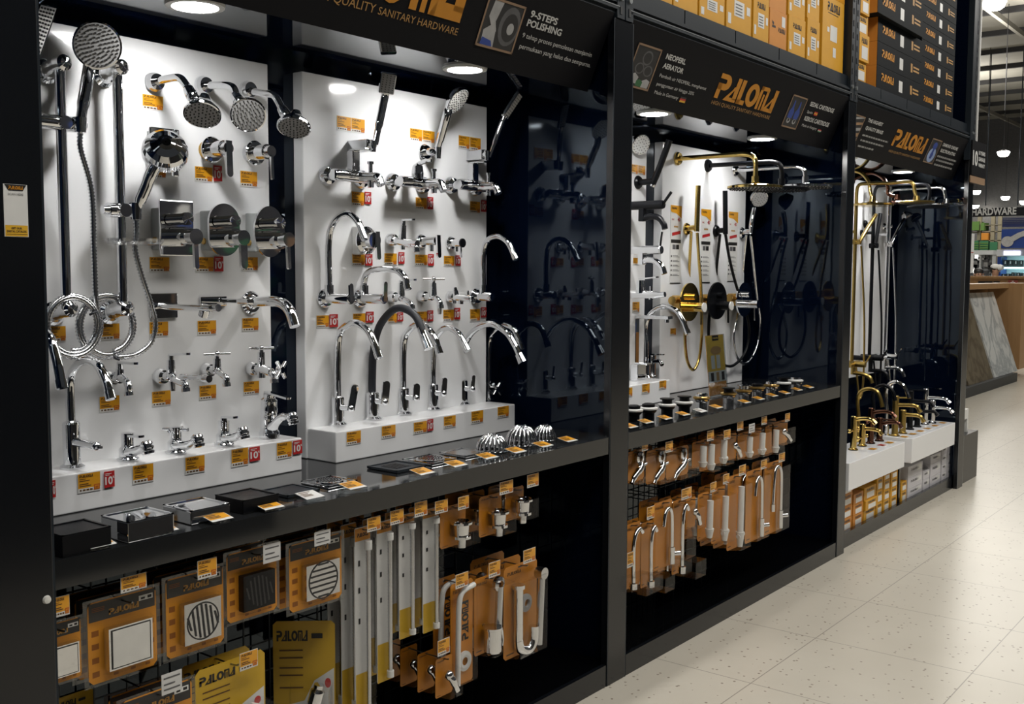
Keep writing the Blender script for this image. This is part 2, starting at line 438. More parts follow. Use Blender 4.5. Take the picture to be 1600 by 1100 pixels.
# thin suspension rods
for k, (x, y) in enumerate(((-2.4, 11.5), (-2.0, 14.6), (-3.9, 17), (-1.8, 18.5), (-3.2, 22), (-2.2, 24.5), (-4.5, 26))):
    struct(MB().cyl((x, y, 4.6), (x, y, ZC), 0.007, n=8), 'trim_%d' % (k + 21), 'nozzle_dark')

def merchandise():
    mt = bpy.data.materials.new('merchandise'); mt.use_nodes = True; nt = mt.node_tree; b = nt.nodes['Principled BSDF']
    geo = nt.nodes.new('ShaderNodeNewGeometry'); mp = nt.nodes.new('ShaderNodeMapping'); mp.inputs['Scale'].default_value = (1, 2.2, 3.0)
    vo = nt.nodes.new('ShaderNodeTexVoronoi'); vo.distance = 'CHEBYCHEV'; vo.inputs['Scale'].default_value = 3.0; vo.inputs['Randomness'].default_value = 0.7
    sc = nt.nodes.new('ShaderNodeSeparateColor'); r = nt.nodes.new('ShaderNodeValToRGB'); r.color_ramp.interpolation = 'CONSTANT'
    cols = [(0, (.008, .009, .014, 1)), (.52, (.03, .03, .035, 1)), (.60, (.015, .04, .17, 1)), (.66, (.14, .14, .14, 1)), (.70, (.008, .008, .012, 1)), (.84, (.12, .07, .04, 1)), (.90, (.5, .5, .48, 1)), (.94, (.02, .08, .04, 1))]
    e = r.color_ramp.elements; e[0].position, e[0].color = cols[0]; e[1].position, e[1].color = cols[1]
    for p_, c_ in cols[2:]: q = e.new(p_); q.color = c_
    nt.links.new(geo.outputs['Position'], mp.inputs[0]); nt.links.new(mp.outputs[0], vo.inputs['Vector']); nt.links.new(vo.outputs['Color'], sc.inputs[0]); nt.links.new(sc.outputs[0], r.inputs[0]); nt.links.new(r.outputs[0], b.inputs['Base Color'])
    b.inputs['Roughness'].default_value = 0.5
    M['merchandise'] = mt
merchandise()
struct(MB().box((5.2, -3, 0), (5.4, 12, 2.9)), 'unseen_aisle_wall', 'merchandise')      # unseen stocked wall across the walkway, added for the chrome to reflect
struct(MB().box((2.75, 0.6, 0), (3.3, 3.9, 1.45)), 'unseen_gondola', 'cloth_black')  # unseen dark gondola, added to darken reflections in the near post and fascia
# ================================================================== display wall
XP, XB = -0.50, -0.545            # board face, back wall
ZT, ZTB, ZL = 0.91, 0.85, 1.006   # counter top / underside, tap ledge top
ZCEIL = 2.14
BAYS = [(1.03, 3.185), (3.225, 5.40), (5.44, 7.64)]
BAY_TXT = ['first black display bay, with two white tap boards and domed grates', 'middle black display bay, with the orange leaflet stand on its counter',
           'far black display bay, with low white plinths under black and gold taps']
for i, (y0, y1) in enumerate(BAYS):
    b = thing('display_bay', BAY_TXT[i], 'display bay', (-0.27, (y0 + y1) / 2, 0), 'black display bays along the aisle')
    MB().box((XB - 0.02, y0, 0.0), (XB, y1, 2.5)).build('back_wall', 'black_gloss', b)
    MB().box((XB, y0 - 0.016, 0.0), (-0.03, y0, 2.36)).build('side_wall', 'black_gloss', b)
    MB().box((XB, y1, 0.0), (-0.03, y1 + 0.016, 2.36)).build('side_wall', 'black_gloss', b)
    MB().box((XB, y0, ZCEIL), (-0.115, y1, ZCEIL + 0.02)).build('canopy', 'black_gloss', b)
    if i < 2:
        MB().box((XB, y0, ZTB), (-0.0325, y1, ZT)).box((-.0325, y0 + (.047 if i == 0 else .039), ZTB), (-0.003, y1 - .041, ZT)).build('counter', 'counter_laminate', b)
        MB().box((XB, y0, 0.05), (-0.02, y1, 0.075)).build('deck', 'deck_gloss', b)
        MB().box((-0.02, y0 + .048, 0), (-0.003, y1 - .042, 0.08)).build('plinth', 'black_laminate', b)
    else:
        MB().box((XB, y0, 0.03), (-0.05, y1, 0.07)).build('deck', 'black_laminate', b)
        MB().box((-0.06, y0, 0), (-0.035, y1, 0.08)).build('plinth', 'black_laminate', b)
        MB().box((-0.35, 6.56, 0.07), (-0.07, 6.585, 0.36)).build('divider', 'black_laminate', b)

# ---- downlights in the canopies
LIGHTS = [(0, 1.588), (0, 2.593), (1, 3.771), (1, 4.793), (2, 5.87), (2, 6.88)]
LT = ['over the bar slide showers', 'over the black hose tap', 'by the gold shower head', 'by the chrome rain head of the leaflet bay', 'over the round gold rain head', 'over the far chrome rain head']
for (i, y), t in zip(LIGHTS, LT):
    o = thing('downlight', 'round white downlight in the black canopy ' + t, 'downlight', (-0.21, y, ZCEIL), 'canopy downlights')
    MB().lathe([(0.053, -0.001), (0.056, -0.008), (0.070, -0.007), (0.072, 0.0)], o.location, Z, 28).build('rim', 'plastic_white', o)
    MB().cyl((-0.21, y, ZCEIL - 0.006), (-0.21, y, ZCEIL - 0.002), 0.052, n=28).build('diffuser', 'lamp_glow', o)

# ---- posts: black cladding below, perforated steel upright above
POSTS = [(0.955, 1.076, 'first black post, with the pale catalogue sticker'), (3.144, 3.263, 'black post between the faucet wall and the leaflet bay'),
         (5.361, 5.46, 'black post between the leaflet bay and the white plinth bay'), (7.60, 7.72, 'last black post at the end of the display run')]
for k, (y0, y1, t) in enumerate(POSTS):
    p = thing('rack_post', t, 'post', (-0.02, (y0 + y1) / 2, 0), 'posts of the display run')
    top = 2.37
    MB().box((-0.03, y0, 0), (0.0, y1, top), bev=0.002).build('cladding', 'black_laminate', p)
    MB().box((-0.002, y0 - 0.004, 0), (-0.0005, y0 + 0.001, top)).box((-0.002, y1 - 0.001, 0), (-0.0005, y1 + 0.004, top)).build('edge_strip', 'steel_edge' if k == 3 else 'steel_dark', p)
    up = MB()
    ym = (y0 + y1) / 2
    for s in (-1, 1):
        up.box((-0.06, ym + s * 0.028 - 0.024, top + 0.002), (0.004, ym + s * 0.028 + 0.024, 4.0))
    up.build('upright', 'steel_dark', p)
    sl, bo = MB(), MB()
    for j in range(14):
        for s in (-1, 1):
            z = top + 0.03 + j * 0.06
            sl.box((0.003, ym + s * 0.028 - 0.006, z - 0.014), (0.006, ym + s * 0.028 + 0.006, z + 0.014))
    for s in (-1, 1):
        bo.cyl((0.004, ym + s * 0.028, top + 0.072), (0.010, ym + s * 0.028, top + 0.072), 0.010, n=14)
    sl.build('slot_pattern', 'nozzle_dark', p); bo.build('bolt_pair', 'steel_edge', p)
    if k == 3: MB().box((-0.62, y0 - .03, 2.5), (-0.02, y0 - .012, 4.0)).build('rack_side_panel', 'black_gloss', p); MB().box((-0.06, y1 - 0.004, top), (0.012, y1 + 0.012, 4.0)).build('pale_edge', 'plastic_white', p)

# ---- beams and deck of the rack above
SPANS = [(-0.6, 0.955), (1.076, 3.144), (3.263, 5.361), (5.46, 7.60)]
BT = ['stub', 'over the faucet wall bay', 'over the leaflet bay', 'over the far bay']
for i, (y0, y1) in enumerate(SPANS):
    if i == 0: continue
    y0 -= 0.035; y1 += 0.035
    t = thing('rack_beam', 'grey steel rack beam with a lipped shelf ' + BT[i], 'beam', (-0.03, (y0 + y1) / 2, 2.387), 'rack beams above the signs')
    MB().box((-0.04, y0, 2.387), (-0.004, y1, 2.44)).box((-0.006, y0, 2.40), (0.004, y1, 2.412)).box((-0.006, y0, 2.424), (0.002, y1, 2.432)).build('beam_profile', 'steel_dark', t)
    MB().box((0.003, y0, 2.4095), (0.005, y1, 2.4125)).build('highlight_strip', 'steel_edge', t)  # highlight along the beam lip, drawn as a pale steel strip
    n = 5; w = (y1 - y0) / n
    for k in range(n):
        MB().box((-0.62, y0 + k * w + 0.004, 2.492), (-0.02, y0 + (k + 1) * w - 0.004, 2.498)).box((-0.022, y0 + k * w + 0.004, 2.44), (-0.016, y0 + (k + 1) * w - 0.004, 2.498)).build('shelf_panel', 'steel_dark', t)
    MB().box((-0.7, y0, 2.387), (-0.665, y1, 2.44)).build('rear_beam', 'steel_dark', t)

# ================================================================== header signs (leaning: foot set back under the beam)
SP0, SP1 = V((-0.11, 0, 2.128)), V((0.0, 0, 2.386))
SW = (SP1 - SP0).normalized(); SN = SW.cross(Y) * -1
if SN.x < 0: SN = -SN
def on_sign(px, py, lift=0.0012):
    g = C_R * ((px - 800) / F_PX) + C_D * ((py - 550) / F_PX) + C_F
    p0 = SP0 + SN * lift
    return CAM_LOC + g * ((p0 - CAM_LOC).dot(SN) / g.dot(SN))
def sign_line(mb, txt, a, b, hpx, mi=0, bold=False):
    A, B = on_sign(*a), on_sign(*b)
    H = (on_sign(a[0], a[1]) - on_sign(a[0] + hpx * 0.33, a[1] - hpx)).length
    mb.text(txt, A, Y, SW, H, mi, bold, width=(B - A).dot(Y))
def greek(mb, a, b, hpx, seed, mi=0):
    r = random.Random(seed); A, B = on_sign(*a), on_sign(*b); L = (B - A).dot(Y); H = (on_sign(*a) - on_sign(a[0] + hpx * 0.33, a[1] - hpx)).length
    s = 0.0
    while s < L - 0.004:
        w = min(r.uniform(0.018, 0.045), L - s)
        mb.quad(A + Y * s, A + Y * (s + w), A + Y * (s + w) + SW * H, A + Y * s + SW * H, mi); s += w + 0.008
def sign_board(y0, y1, label):
    t = thing('header_sign', label, 'sign', (-0.05, (y0 + y1) / 2, 2.128), 'leaning header signs')
    a, b = SP0 + Y * y0, SP0 + Y * y1
    MB().prism([a, b, b + (SP1 - SP0), a + (SP1 - SP0)], -SN * 0.012).build('board', 'sign_board', t)
    return t
def sign_frame(t, TL, TR, BR, BL, fill='photo_dark'):
    c = [on_sign(*p, 0.0015) for p in (TL, TR, BR, BL)]
    # true rectangle on the board
    ya, yb = (c[0].y + c[3].y) / 2, (c[1].y + c[2].y) / 2
    s0 = ((c[3] - SP0).dot(SW) + (c[2] - SP0).dot(SW)) / 2; s1 = ((c[0] - SP0).dot(SW) + (c[1] - SP0).dot(SW)) / 2
    Q = lambda u, v, k: SP0 + SN * k + Y * (ya + (yb - ya) * u - 0) + SW * (s0 + (s1 - s0) * v)
    MB().quad(Q(0, 0, .0008), Q(1, 0, .0008), Q(1, 1, .0008), Q(0, 1, .0008)).build('feature_picture', fill, t)
    fr = MB(); bw = 0.007
    du, dv = bw / (yb - ya), bw / (s1 - s0)
    for (u0, v0, u1, v1) in ((0, 0, 1, dv), (0, 1 - dv, 1, 1), (0, 0, du, 1), (1 - du, 0, 1, 1)):
        fr.quad(Q(u0, v0, .002), Q(u1, v0, .002), Q(u1, v1, .002), Q(u0, v1, .002))
    fr.build('picture_frame', 'frame_copper', t)
    return Q
def disc(mb, Q, u, v, ru, rv, k, mi=0, n=20):
    mb.add([Q(u + ru * math.cos(2 * PI * i / n), v + rv * math.sin(2 * PI * i / n), k) for i in range(n)], [list(range(n))], mi)
def poly(mb, Q, pts, k, mi=0): mb.add([Q(u, v, k) for u, v in pts], [list(range(len(pts)))], mi)
def put_logo(t, a, b, top, tag_a, tag_b, tagm='sign_tan'):
    A, B = on_sign(*a, 0.0015), on_sign(*b, 0.0015); W = (B - A).dot(Y); H = (on_sign(*top) - on_sign(*b)).dot(SW)
    MB().logo(A, Y, SW, W, H).build('brand_lettering', 'sign_orange', t)
    mb = MB(); sign_line(mb, 'HIGH QUALITY SANITARY HARDWARE', tag_a, tag_b, 0.17 * abs(a[1] - top[1]) if False else (11 if a[0] < 700 else 6 if a[0] < 1300 else 3.6), 0)
    mb.build('tagline', tagm, t)

# sign over the faucet wall
t = sign_board(1.076, 3.14, 'leaning black header sign with the polishing wheel picture')
A1, B1 = on_sign(639, 14, .0015), on_sign(718, 36, .0015)
W1 = (B1 - A1).dot(Y) / 0.31
LB = V(B1) - Y * W1
MB().logo(LB, Y, SW, W1, W1 * 0.40).build('brand_lettering', 'sign_orange', t)
mb = MB(); sign_line(mb, 'SANITARY HARDWARE', (590, 22), (714, 55), 12)
A2, B2 = on_sign(590, 22), on_sign(714, 55); fr = (B2 - A2).dot(Y) / 17 * 13.0
mb.text('HIGH QUALITY', A2 - Y * (fr + 0.012), Y, SW, 0.0245, width=fr); mb.build('tagline', 'sign_tan', t)
Q = sign_frame(t, (763, -2), (822.5, 5), (801.5, 86), (742, 70))
mb = MB()
disc(mb, Q, .72, .52, .27, .40, .0011, 0); disc(mb, Q, .74, .50, .20, .29, .0013, 1); disc(mb, Q, .76, .48, .09, .12, .0015, 2)
poly(mb, Q, [(.12, .05), (.45, .03), (.40, .42), (.25, .46), (.10, .34)], .0013, 2)
poly(mb, Q, [(.18, .95), (.42, .95), (.34, .55), (.42, .36), (.30, .38), (.14, .62)], .0014, 2)
poly(mb, Q, [(.10, .05), (.42, .05), (.36, .16), (.12, .20)], .0015, 3)
mb.build('polishing_picture', ['photo_grey', 'photo_dark', 'photo_pale', 'photo_blue'], t)
mb = MB(); sign_line(mb, '9-STEPS', (828, 26), (871, 35.5), 10.5, bold=True); sign_line(mb, 'POLISHING', (822.5, 40), (876, 56), 10.5, bold=True)
mb.build('feature_heading', 'sign_white', t); mb = MB(); sign_line(mb, '9 tahap proses pemolesan menjamin', (815.5, 58), (923, 91), 7.6); sign_line(mb, 'permukaan yang halus dan sempurna.', (811, 75), (922, 105), 7.6)
mb.build('feature_text', 'sign_white', t)

# sign over the leaflet bay
t = sign_board(3.263, 5.36, 'leaning black header sign with the aerator and blue cartridge pictures')
put_logo(t, (1115, 152), (1205, 176), (1212.3, 139.5), (1111, 162), (1201, 188))
Q = sign_frame(t, (994.6, 65), (1034, 77), (1013.6, 142.5), (979, 135))
mb = MB()
disc(mb, Q, .55, .72, .20, .17, .0011, 0); disc(mb, Q, .36, .46, .18, .13, .0012, 0); disc(mb, Q, .72, .44, .18, .13, .0012, 0)
disc(mb, Q, .55, .72, .16, .13, .0014, 3); disc(mb, Q, .36, .46, .14, .10, .0015, 3); disc(mb, Q, .72, .44, .14, .10, .0015, 3)
poly(mb, Q, [(.10, .12), (.40, .10), (.44, .26), (.26, .34), (.10, .27)], .0013, 1); poly(mb, Q, [(.62, .05), (.92, .05), (.94, .22), (.78, .26), (.62, .2)], .0013, 1)
poly(mb, Q, [(.40, .06), (.64, .05), (.66, .17), (.52, .22), (.40, .18)], .0015, 2)
mb.build('aerator_picture', ['photo_grey', 'photo_pale', 'photo_green', 'photo_dark'], t)
mb = MB(); sign_line(mb, 'NEOPERL', (1040, 91.5), (1070.7, 100), 8.4, bold=True); sign_line(mb, 'AERATOR', (1035, 105.7), (1067, 114), 8, bold=True)
mb.build('aerator_heading', 'sign_white', t); mb = MB(); sign_line(mb, 'Pembuih air NEOPERL, menghemat', (1030, 120), (1102.7, 141), 5.5); sign_line(mb, 'penggunaan air hingga 20%', (1025.5, 133), (1083.7, 148.5), 5.5); sign_line(mb, 'Made in Germany', (1022, 146), (1058.8, 155.6), 5.5)
mb.build('aerator_text', 'sign_white', t)
def flag(px, py, w, h, cols):
    A = on_sign(px, py, .002); mb = MB()
    for k in range(len(cols)): mb.quad(A + SW * (h * k / len(cols)), A + Y * w + SW * (h * k / len(cols)), A + Y * w + SW * (h * (k + 1) / len(cols)), A + SW * (h * (k + 1) / len(cols)), k)
    mb.build('flag', cols, t)
flag(1061, 159, .045, .022, ['flag_gold', 'flag_red', 'photo_dark'])
Q = sign_frame(t, (1240.5, 146.8), (1262.6, 154.4), (1242.9, 203), (1220.3, 197))
mb = MB()
for du in (0.0, 0.38):
    poly(mb, Q, [(.16 + du, .30), (.44 + du, .30), (.46 + du, .50), (.36 + du, .62), (.32 + du, .84), (.26 + du, .84), (.24 + du, .62), (.14 + du, .50)], .0013, 0)
    disc(mb, Q, .30 + du, .22, .11, .08, .0013, 1); disc(mb, Q, .30 + du, .24, .06, .05, .0015, 2)
mb.build('cartridge_picture', ['photo_blue', 'photo_pale', 'photo_dark'], t)
mb = MB(); sign_line(mb, 'SEDAL CARTRIDGE', (1265, 165), (1302, 176), 6.6, bold=True); sign_line(mb, 'Spain', (1260.7, 176), (1269, 178.5), 4.2)
sign_line(mb, 'KEROX CARTRIDGE', (1256, 187.6), (1294, 198.5), 6.6, bold=True); sign_line(mb, 'Made in Hungary', (1252.4, 197), (1275, 204), 4.2)
mb.build('cartridge_text', 'sign_white', t)
flag(1271, 180, .04, .018, ['flag_red', 'flag_gold', 'flag_red']); flag(1277, 206, .04, .014, ['photo_green', 'sign_white', 'flag_red'])

# sign over the far bay
t = sign_board(5.46, 7.60, 'leaning black header sign with the brass bars picture')
put_logo(t, (1392, 227), (1441, 240), (1448, 215), (1388, 237), (1437, 249.5))
Q = sign_frame(t, (1333, 176), (1352.7, 183.6), (1336, 223), (1317, 216), 'photo_dark')
mb = MB()
for k in range(4): poly(mb, Q, [(.02, .04 + k * .24), (.98, .22 + k * .24), (.98, .36 + k * .21), (.02, .20 + k * .22)], .0012, k % 2)
mb.build('brass_picture', ['photo_brass', 'photo_pale'], t)
Q = sign_frame(t, (1458, 215.5), (1471.8, 220), (1458, 256.4), (1441.8, 253.6), 'photo_dark')
mb = MB(); disc(mb, Q, .52, .34, .36, .30, .0012, 0); disc(mb, Q, .52, .72, .2, .16, .0012, 1); poly(mb, Q, [(.4, .2), (.62, .2), (.6, .7), (.44, .7)], .0014, 1); disc(mb, Q, .52, .36, .14, .12, .0016, 1)
mb.build('plating_picture', ['photo_ice', 'photo_blue'], t)
mb = MB(); sign_line(mb, 'THE HIGHEST', (1355.5, 190), (1378.7, 196.5), 5.2, bold=True); sign_line(mb, 'QUALITY BRASS', (1351.8, 201.8), (1379, 209), 5.2, bold=True)
sign_line(mb, 'DIAMOND CHROME', (1472.7, 228), (1496, 234), 4.6, bold=True); sign_line(mb, 'ELECTROPLATING', (1469, 237), (1491.8, 243), 4.6, bold=True)
mb.build('feature_heading', 'sign_white', t)
mb = MB()
for k, (a, b) in enumerate((((1347, 212), (1387, 223)), ((1344, 220), (1380, 229)), ((1340, 229), (1364, 235)), ((1464, 245), (1494, 252)), ((1462, 251), (1489, 258)), ((1459, 258), (1487, 264)))):
    greek(mb, a, b, 2.6, k)
mb.build('small_print', 'sign_grey', t)

# ================================================================== catalogue sticker on the first post
c0, c1 = at(5, 290, x=0.0015), at(45, 370, x=0.0015)
y0, y1, z1, z0 = c0.y, c1.y, at(25, 288, x=0.0015).z, at(25, 370, x=0.0015).z
t = thing('catalogue_sticker', 'white and yellow catalogue sticker on the first black post', 'sticker', (0, (y0 + y1) / 2, z0))
W, H = y1 - y0, z1 - z0
mb = MB(); mb.box((0.0002, y0, z0), (0.0012, y1, z1)); mb.build('sheet', 'tag_white', t)
q = lambda u, v, k=.0016: V((k, y0 + W * u, z0 + H * v))
mb = MB()
mb.add([q(.04, .995), q(.96, .995), q(.80, .875), (q(.20, .875))], [(0, 1, 2, 3)], 0)
mb.quad(q(.03, .01), q(.97, .01), q(.97, .22), q(.03, .22), 1)
mb.logo(q(.20, .90, .002), Y, Z, W * .6, H * .065, 2)
mb.text('SCAN HERE', q(.5, .79, .002), Y, Z, H * .04, 3, width=W * .64, align='C')
mb.text('GET OUR', q(.5, .145, .002), Y, Z, H * .035, 3, True, align='C')
mb.text('DIGITAL CATALOG', q(.5, .085, .002), Y, Z, H * .04, 3, True, width=W * .82, align='C')
mb.quad(q(.06, .045, .002), q(.94, .045, .002), q(.94, .052, .002), q(.06, .052, .002), 3)
mb.build('print', ['ink_black', 'flag_gold', 'sign_orange', 'photo_dark'], t)
o = MB().lathe([(0, 0.006), (0.007, 0.005), (0.009, 0)], at(73, 937, x=0.0), X, 16).build('pale_button', 'marble_white')
tag(o, 'small pale round button on the edge of the first black post', 'button')

# ================================================================== cartons on the rack
ORD = ['first', 'second', 'third', 'fourth', 'fifth', 'sixth', 'seventh', 'eighth', 'ninth', 'tenth', 'eleventh', 'twelfth']
def carton(name, label, lo, hi, m, group, style='front', logo='ink_black', cat='carton'):
    """carton whose printed face looks to +X"""
    lo, hi = V(lo), V(hi); t = thing(name, label, cat, ((lo.x + hi.x) / 2, (lo.y + hi.y) / 2, lo.z), group)
    MB().box(lo, hi, bev=0.0015).build('box', m, t)
    x = hi.x + 0.0006; W, H = hi.y - lo.y, hi.z - lo.z
    q = lambda u, v, k=0: V((x + k, lo.y + W * u, lo.z + H * v))
    if style == 'front':
        MB().logo(q(.25, .70), Y, Z, W * .5, min(H * .13, W * .16)).build('print', logo, t)
        l = MB(); l.quad(q(.30, .30), q(.70, .30), q(.70, .60), q(.30, .60), 0)
        for k in range(4): l.quad(q(.35, .34 + k * .06, .0006), q(.62, .34 + k * .06, .0006), q(.62, .36 + k * .06, .0006), q(.35, .36 + k * .06, .0006), 1)
        l.build('shipping_label', ['tag_white', 'photo_grey'], t)
        MB().quad(q(.80, .40), q(.94, .40), q(.94, .56), q(.80, .56)).build('small_sticker', 'tag_white', t); MB().quad(q(.06, .12), q(.18, .12), q(.18, .32), q(.06, .32)).build('small_sticker', 'tag_white', t)
    elif style == 'big':
        MB().logo(q(.22, .60), Y, Z, W * .56, W * .15).build('print', logo, t); MB().quad(q(.24, .575), q(.72, .575), q(.72, .582), q(.24, .582)).build('underline', logo, t)
        MB().quad(q(.36, .30), q(.68, .30), q(.68, .46), q(.36, .46)).quad(q(.50, .14), q(.64, .14), q(.64, .24), q(.50, .24)).quad(q(.22, .38), q(.32, .38), q(.32, .43), q(.22, .43)).build('shipping_label', 'tag_white', t)
        MB().quad(q(0, .74), q(1, .74), q(1, .80), q(0, .80)).build('tape', 'carton_tape', t)
    elif style == 'lines':
        MB().logo(q(.50, .45), Y, Z, W * .40, H * .12).quad(q(.14, .52), q(.34, .52), q(.34, .58), q(.14, .58)).quad(q(.14, .62), q(.24, .58), q(.24, .66), q(.14, .70)).build('print', logo, t)
        MB().quad(q(.70, .62), q(.90, .62), q(.90, .90), q(.70, .90)).build('small_sticker', 'tag_white', t)
    elif style == 'black':
        MB().logo(q(.10, .42), Y, Z, W * .26, H * .32).build('print', 'sign_orange', t)
        MB().quad(q(.48, .24), q(.56, .24), q(.56, .74), q(.48, .74)).build('small_sticker', 'tag_white', t)
        g = MB().quad(q(.74, .34), q(.78, .34), q(.78, .74), q(.74, .74))
        for k in range(2): g.quad(q(.80, .42 + k * .16), q(.94, .42 + k * .16), q(.94, .50 + k * .16), q(.80, .50 + k * .16))
        g.build('emblem', 'sign_tan', t)
    elif style == 'small':
        MB().logo(q(.2, .66), Y, Z, W * .6, H * .2).build('print', logo, t)
        MB().quad(q(.22, .10), q(.85, .10), q(.85, .56), q(.22, .56)).build('small_sticker', 'tag_white', t)
    elif style == 'low':
        MB().logo(q(.2, .55), Y, Z, W * .5, H * .2).build('print', logo, t)
        MB().quad(q(.60, .40), q(.92, .40), q(.92, .84), q(.60, .84)).build('small_sticker', 'tag_white', t)
    return t
xf = -0.03
def yy(px, py, x=xf): return at(px, py, x=x).y
ROW = [('wide', 995, 1051, -12, 0.30, 'carton_yellow', 'front'), ('big label', 1051.5, 1090.5, 14, 0.20, 'carton_yellow', 'front'), ('slim', 1092, 1132.5, 30, 0.145, 'carton_yellow', 'front'),
       ('tall', 1134, 1174, 48, 0.215, 'carton_yellow', 'front'), ('narrow', 1176, 1201, 60, 0.20, 'carton_yellow', 'front'), ('dark orange', 1201.5, 1229, 70, 0.165, 'carton_orange', 'lines'),
       ('square', 1231, 1258, 84, 0.175, 'carton_yellow', 'front'), ('thin', 1260, 1280, 95, 0.20, 'carton_yellow', 'front'), ('tall taped', 1283, 1317, 108, 0.47, 'carton_yellow', 'big')]
for k, (nm, p0, p1, py, h, m_, st) in enumerate(ROW):
    a, b = yy(p0, py), yy(p1, py)
    if b - a < 0.03: continue
    carton('carton', 'bottom row %s yellow carton on the rack, %s from the far post' % (nm, ORD[len(ROW) - 1 - k]) if m_ == 'carton_yellow' else 'darker orange carton in the bottom row on the rack', (-0.45, a + .003, 2.4985), (xf, b - .003, 2.4985 + h), m_, 'cartons over the leaflet bay', st)
    if nm != 'tall taped':
        carton('carton', 'upper %s carton stacked over the %s carton, %s from the far post' % ('orange' if m_ == 'carton_orange' else 'yellow', nm, ORD[len(ROW) - 1 - k]), (-0.44, a + .004, 2.4995 + h), (xf - .004, b - .004, 2.4995 + h * 2), m_, 'cartons over the leaflet bay', st)
# far bay: a leaning pile of small boxes beside long black boxes
zz = 2.4985
y0 = 5.515
for k, h in enumerate((.105, .14, .10, .115, .10, .10)):
    carton('carton', 'small yellow box in the narrow front pile beside the black boxes, %s from the bottom' % ORD[k], (-0.22, y0 + (.02 if k % 2 else 0), zz), (-0.03 + (.01 if k % 2 else 0), y0 + .15 + (.01 if k % 3 else 0), zz + h), 'carton_yellow', 'narrow pile of small boxes', 'small', cat='carton')
    zz += h + .001
zz = 2.4985
for k, h in enumerate((.10, .09, .11, .10, .09, .10)):
    carton('carton', 'small yellow box in the narrow rear pile beside the black boxes, %s from the bottom' % ORD[k], (-0.40, y0 + .19, zz), (-0.12, y0 + .29 - (.008 if k % 2 else 0), zz + h), 'carton_yellow', 'narrow pile of small boxes', 'small', cat='carton')
    zz += h + .001
ya, yb, yc = 5.83, 6.60, 7.30
zz = 2.4985
for k in range(6):
    h = .127; ex = 0.0
    la = ('long black box in the near stack on the rack, %s from the bottom' % ORD[k])
    if k == 3: la = 'long black box pushed forward in the near stack, orange end showing'; ex = .03; yo = .01
    t = carton('shoe_box', la, (-0.40, ya - (.10 if k == 3 else 0), zz), (-0.03 + ex, yb - (.10 if k == 3 else 0), zz + h), 'carton_black', 'long black boxes on the rack', 'black', cat='box')
    MB().box((-0.40, ya - (.101 if k == 3 else .001), zz), (-0.032 + ex, ya - (.10 if k == 3 else 0), zz + h)).build('orange_end', 'carton_orange', t)
    zz += h + .001
zz = 2.4985
for k in range(9):
    h = .0995
    t = carton('shoe_box', 'long black box in the far stack on the rack, %s from the bottom' % ORD[k], (-0.40, yb + .01, zz), (-0.035, yc, zz + h), 'carton_black', 'long black boxes on the rack', 'black', cat='box')
    zz += h + .001
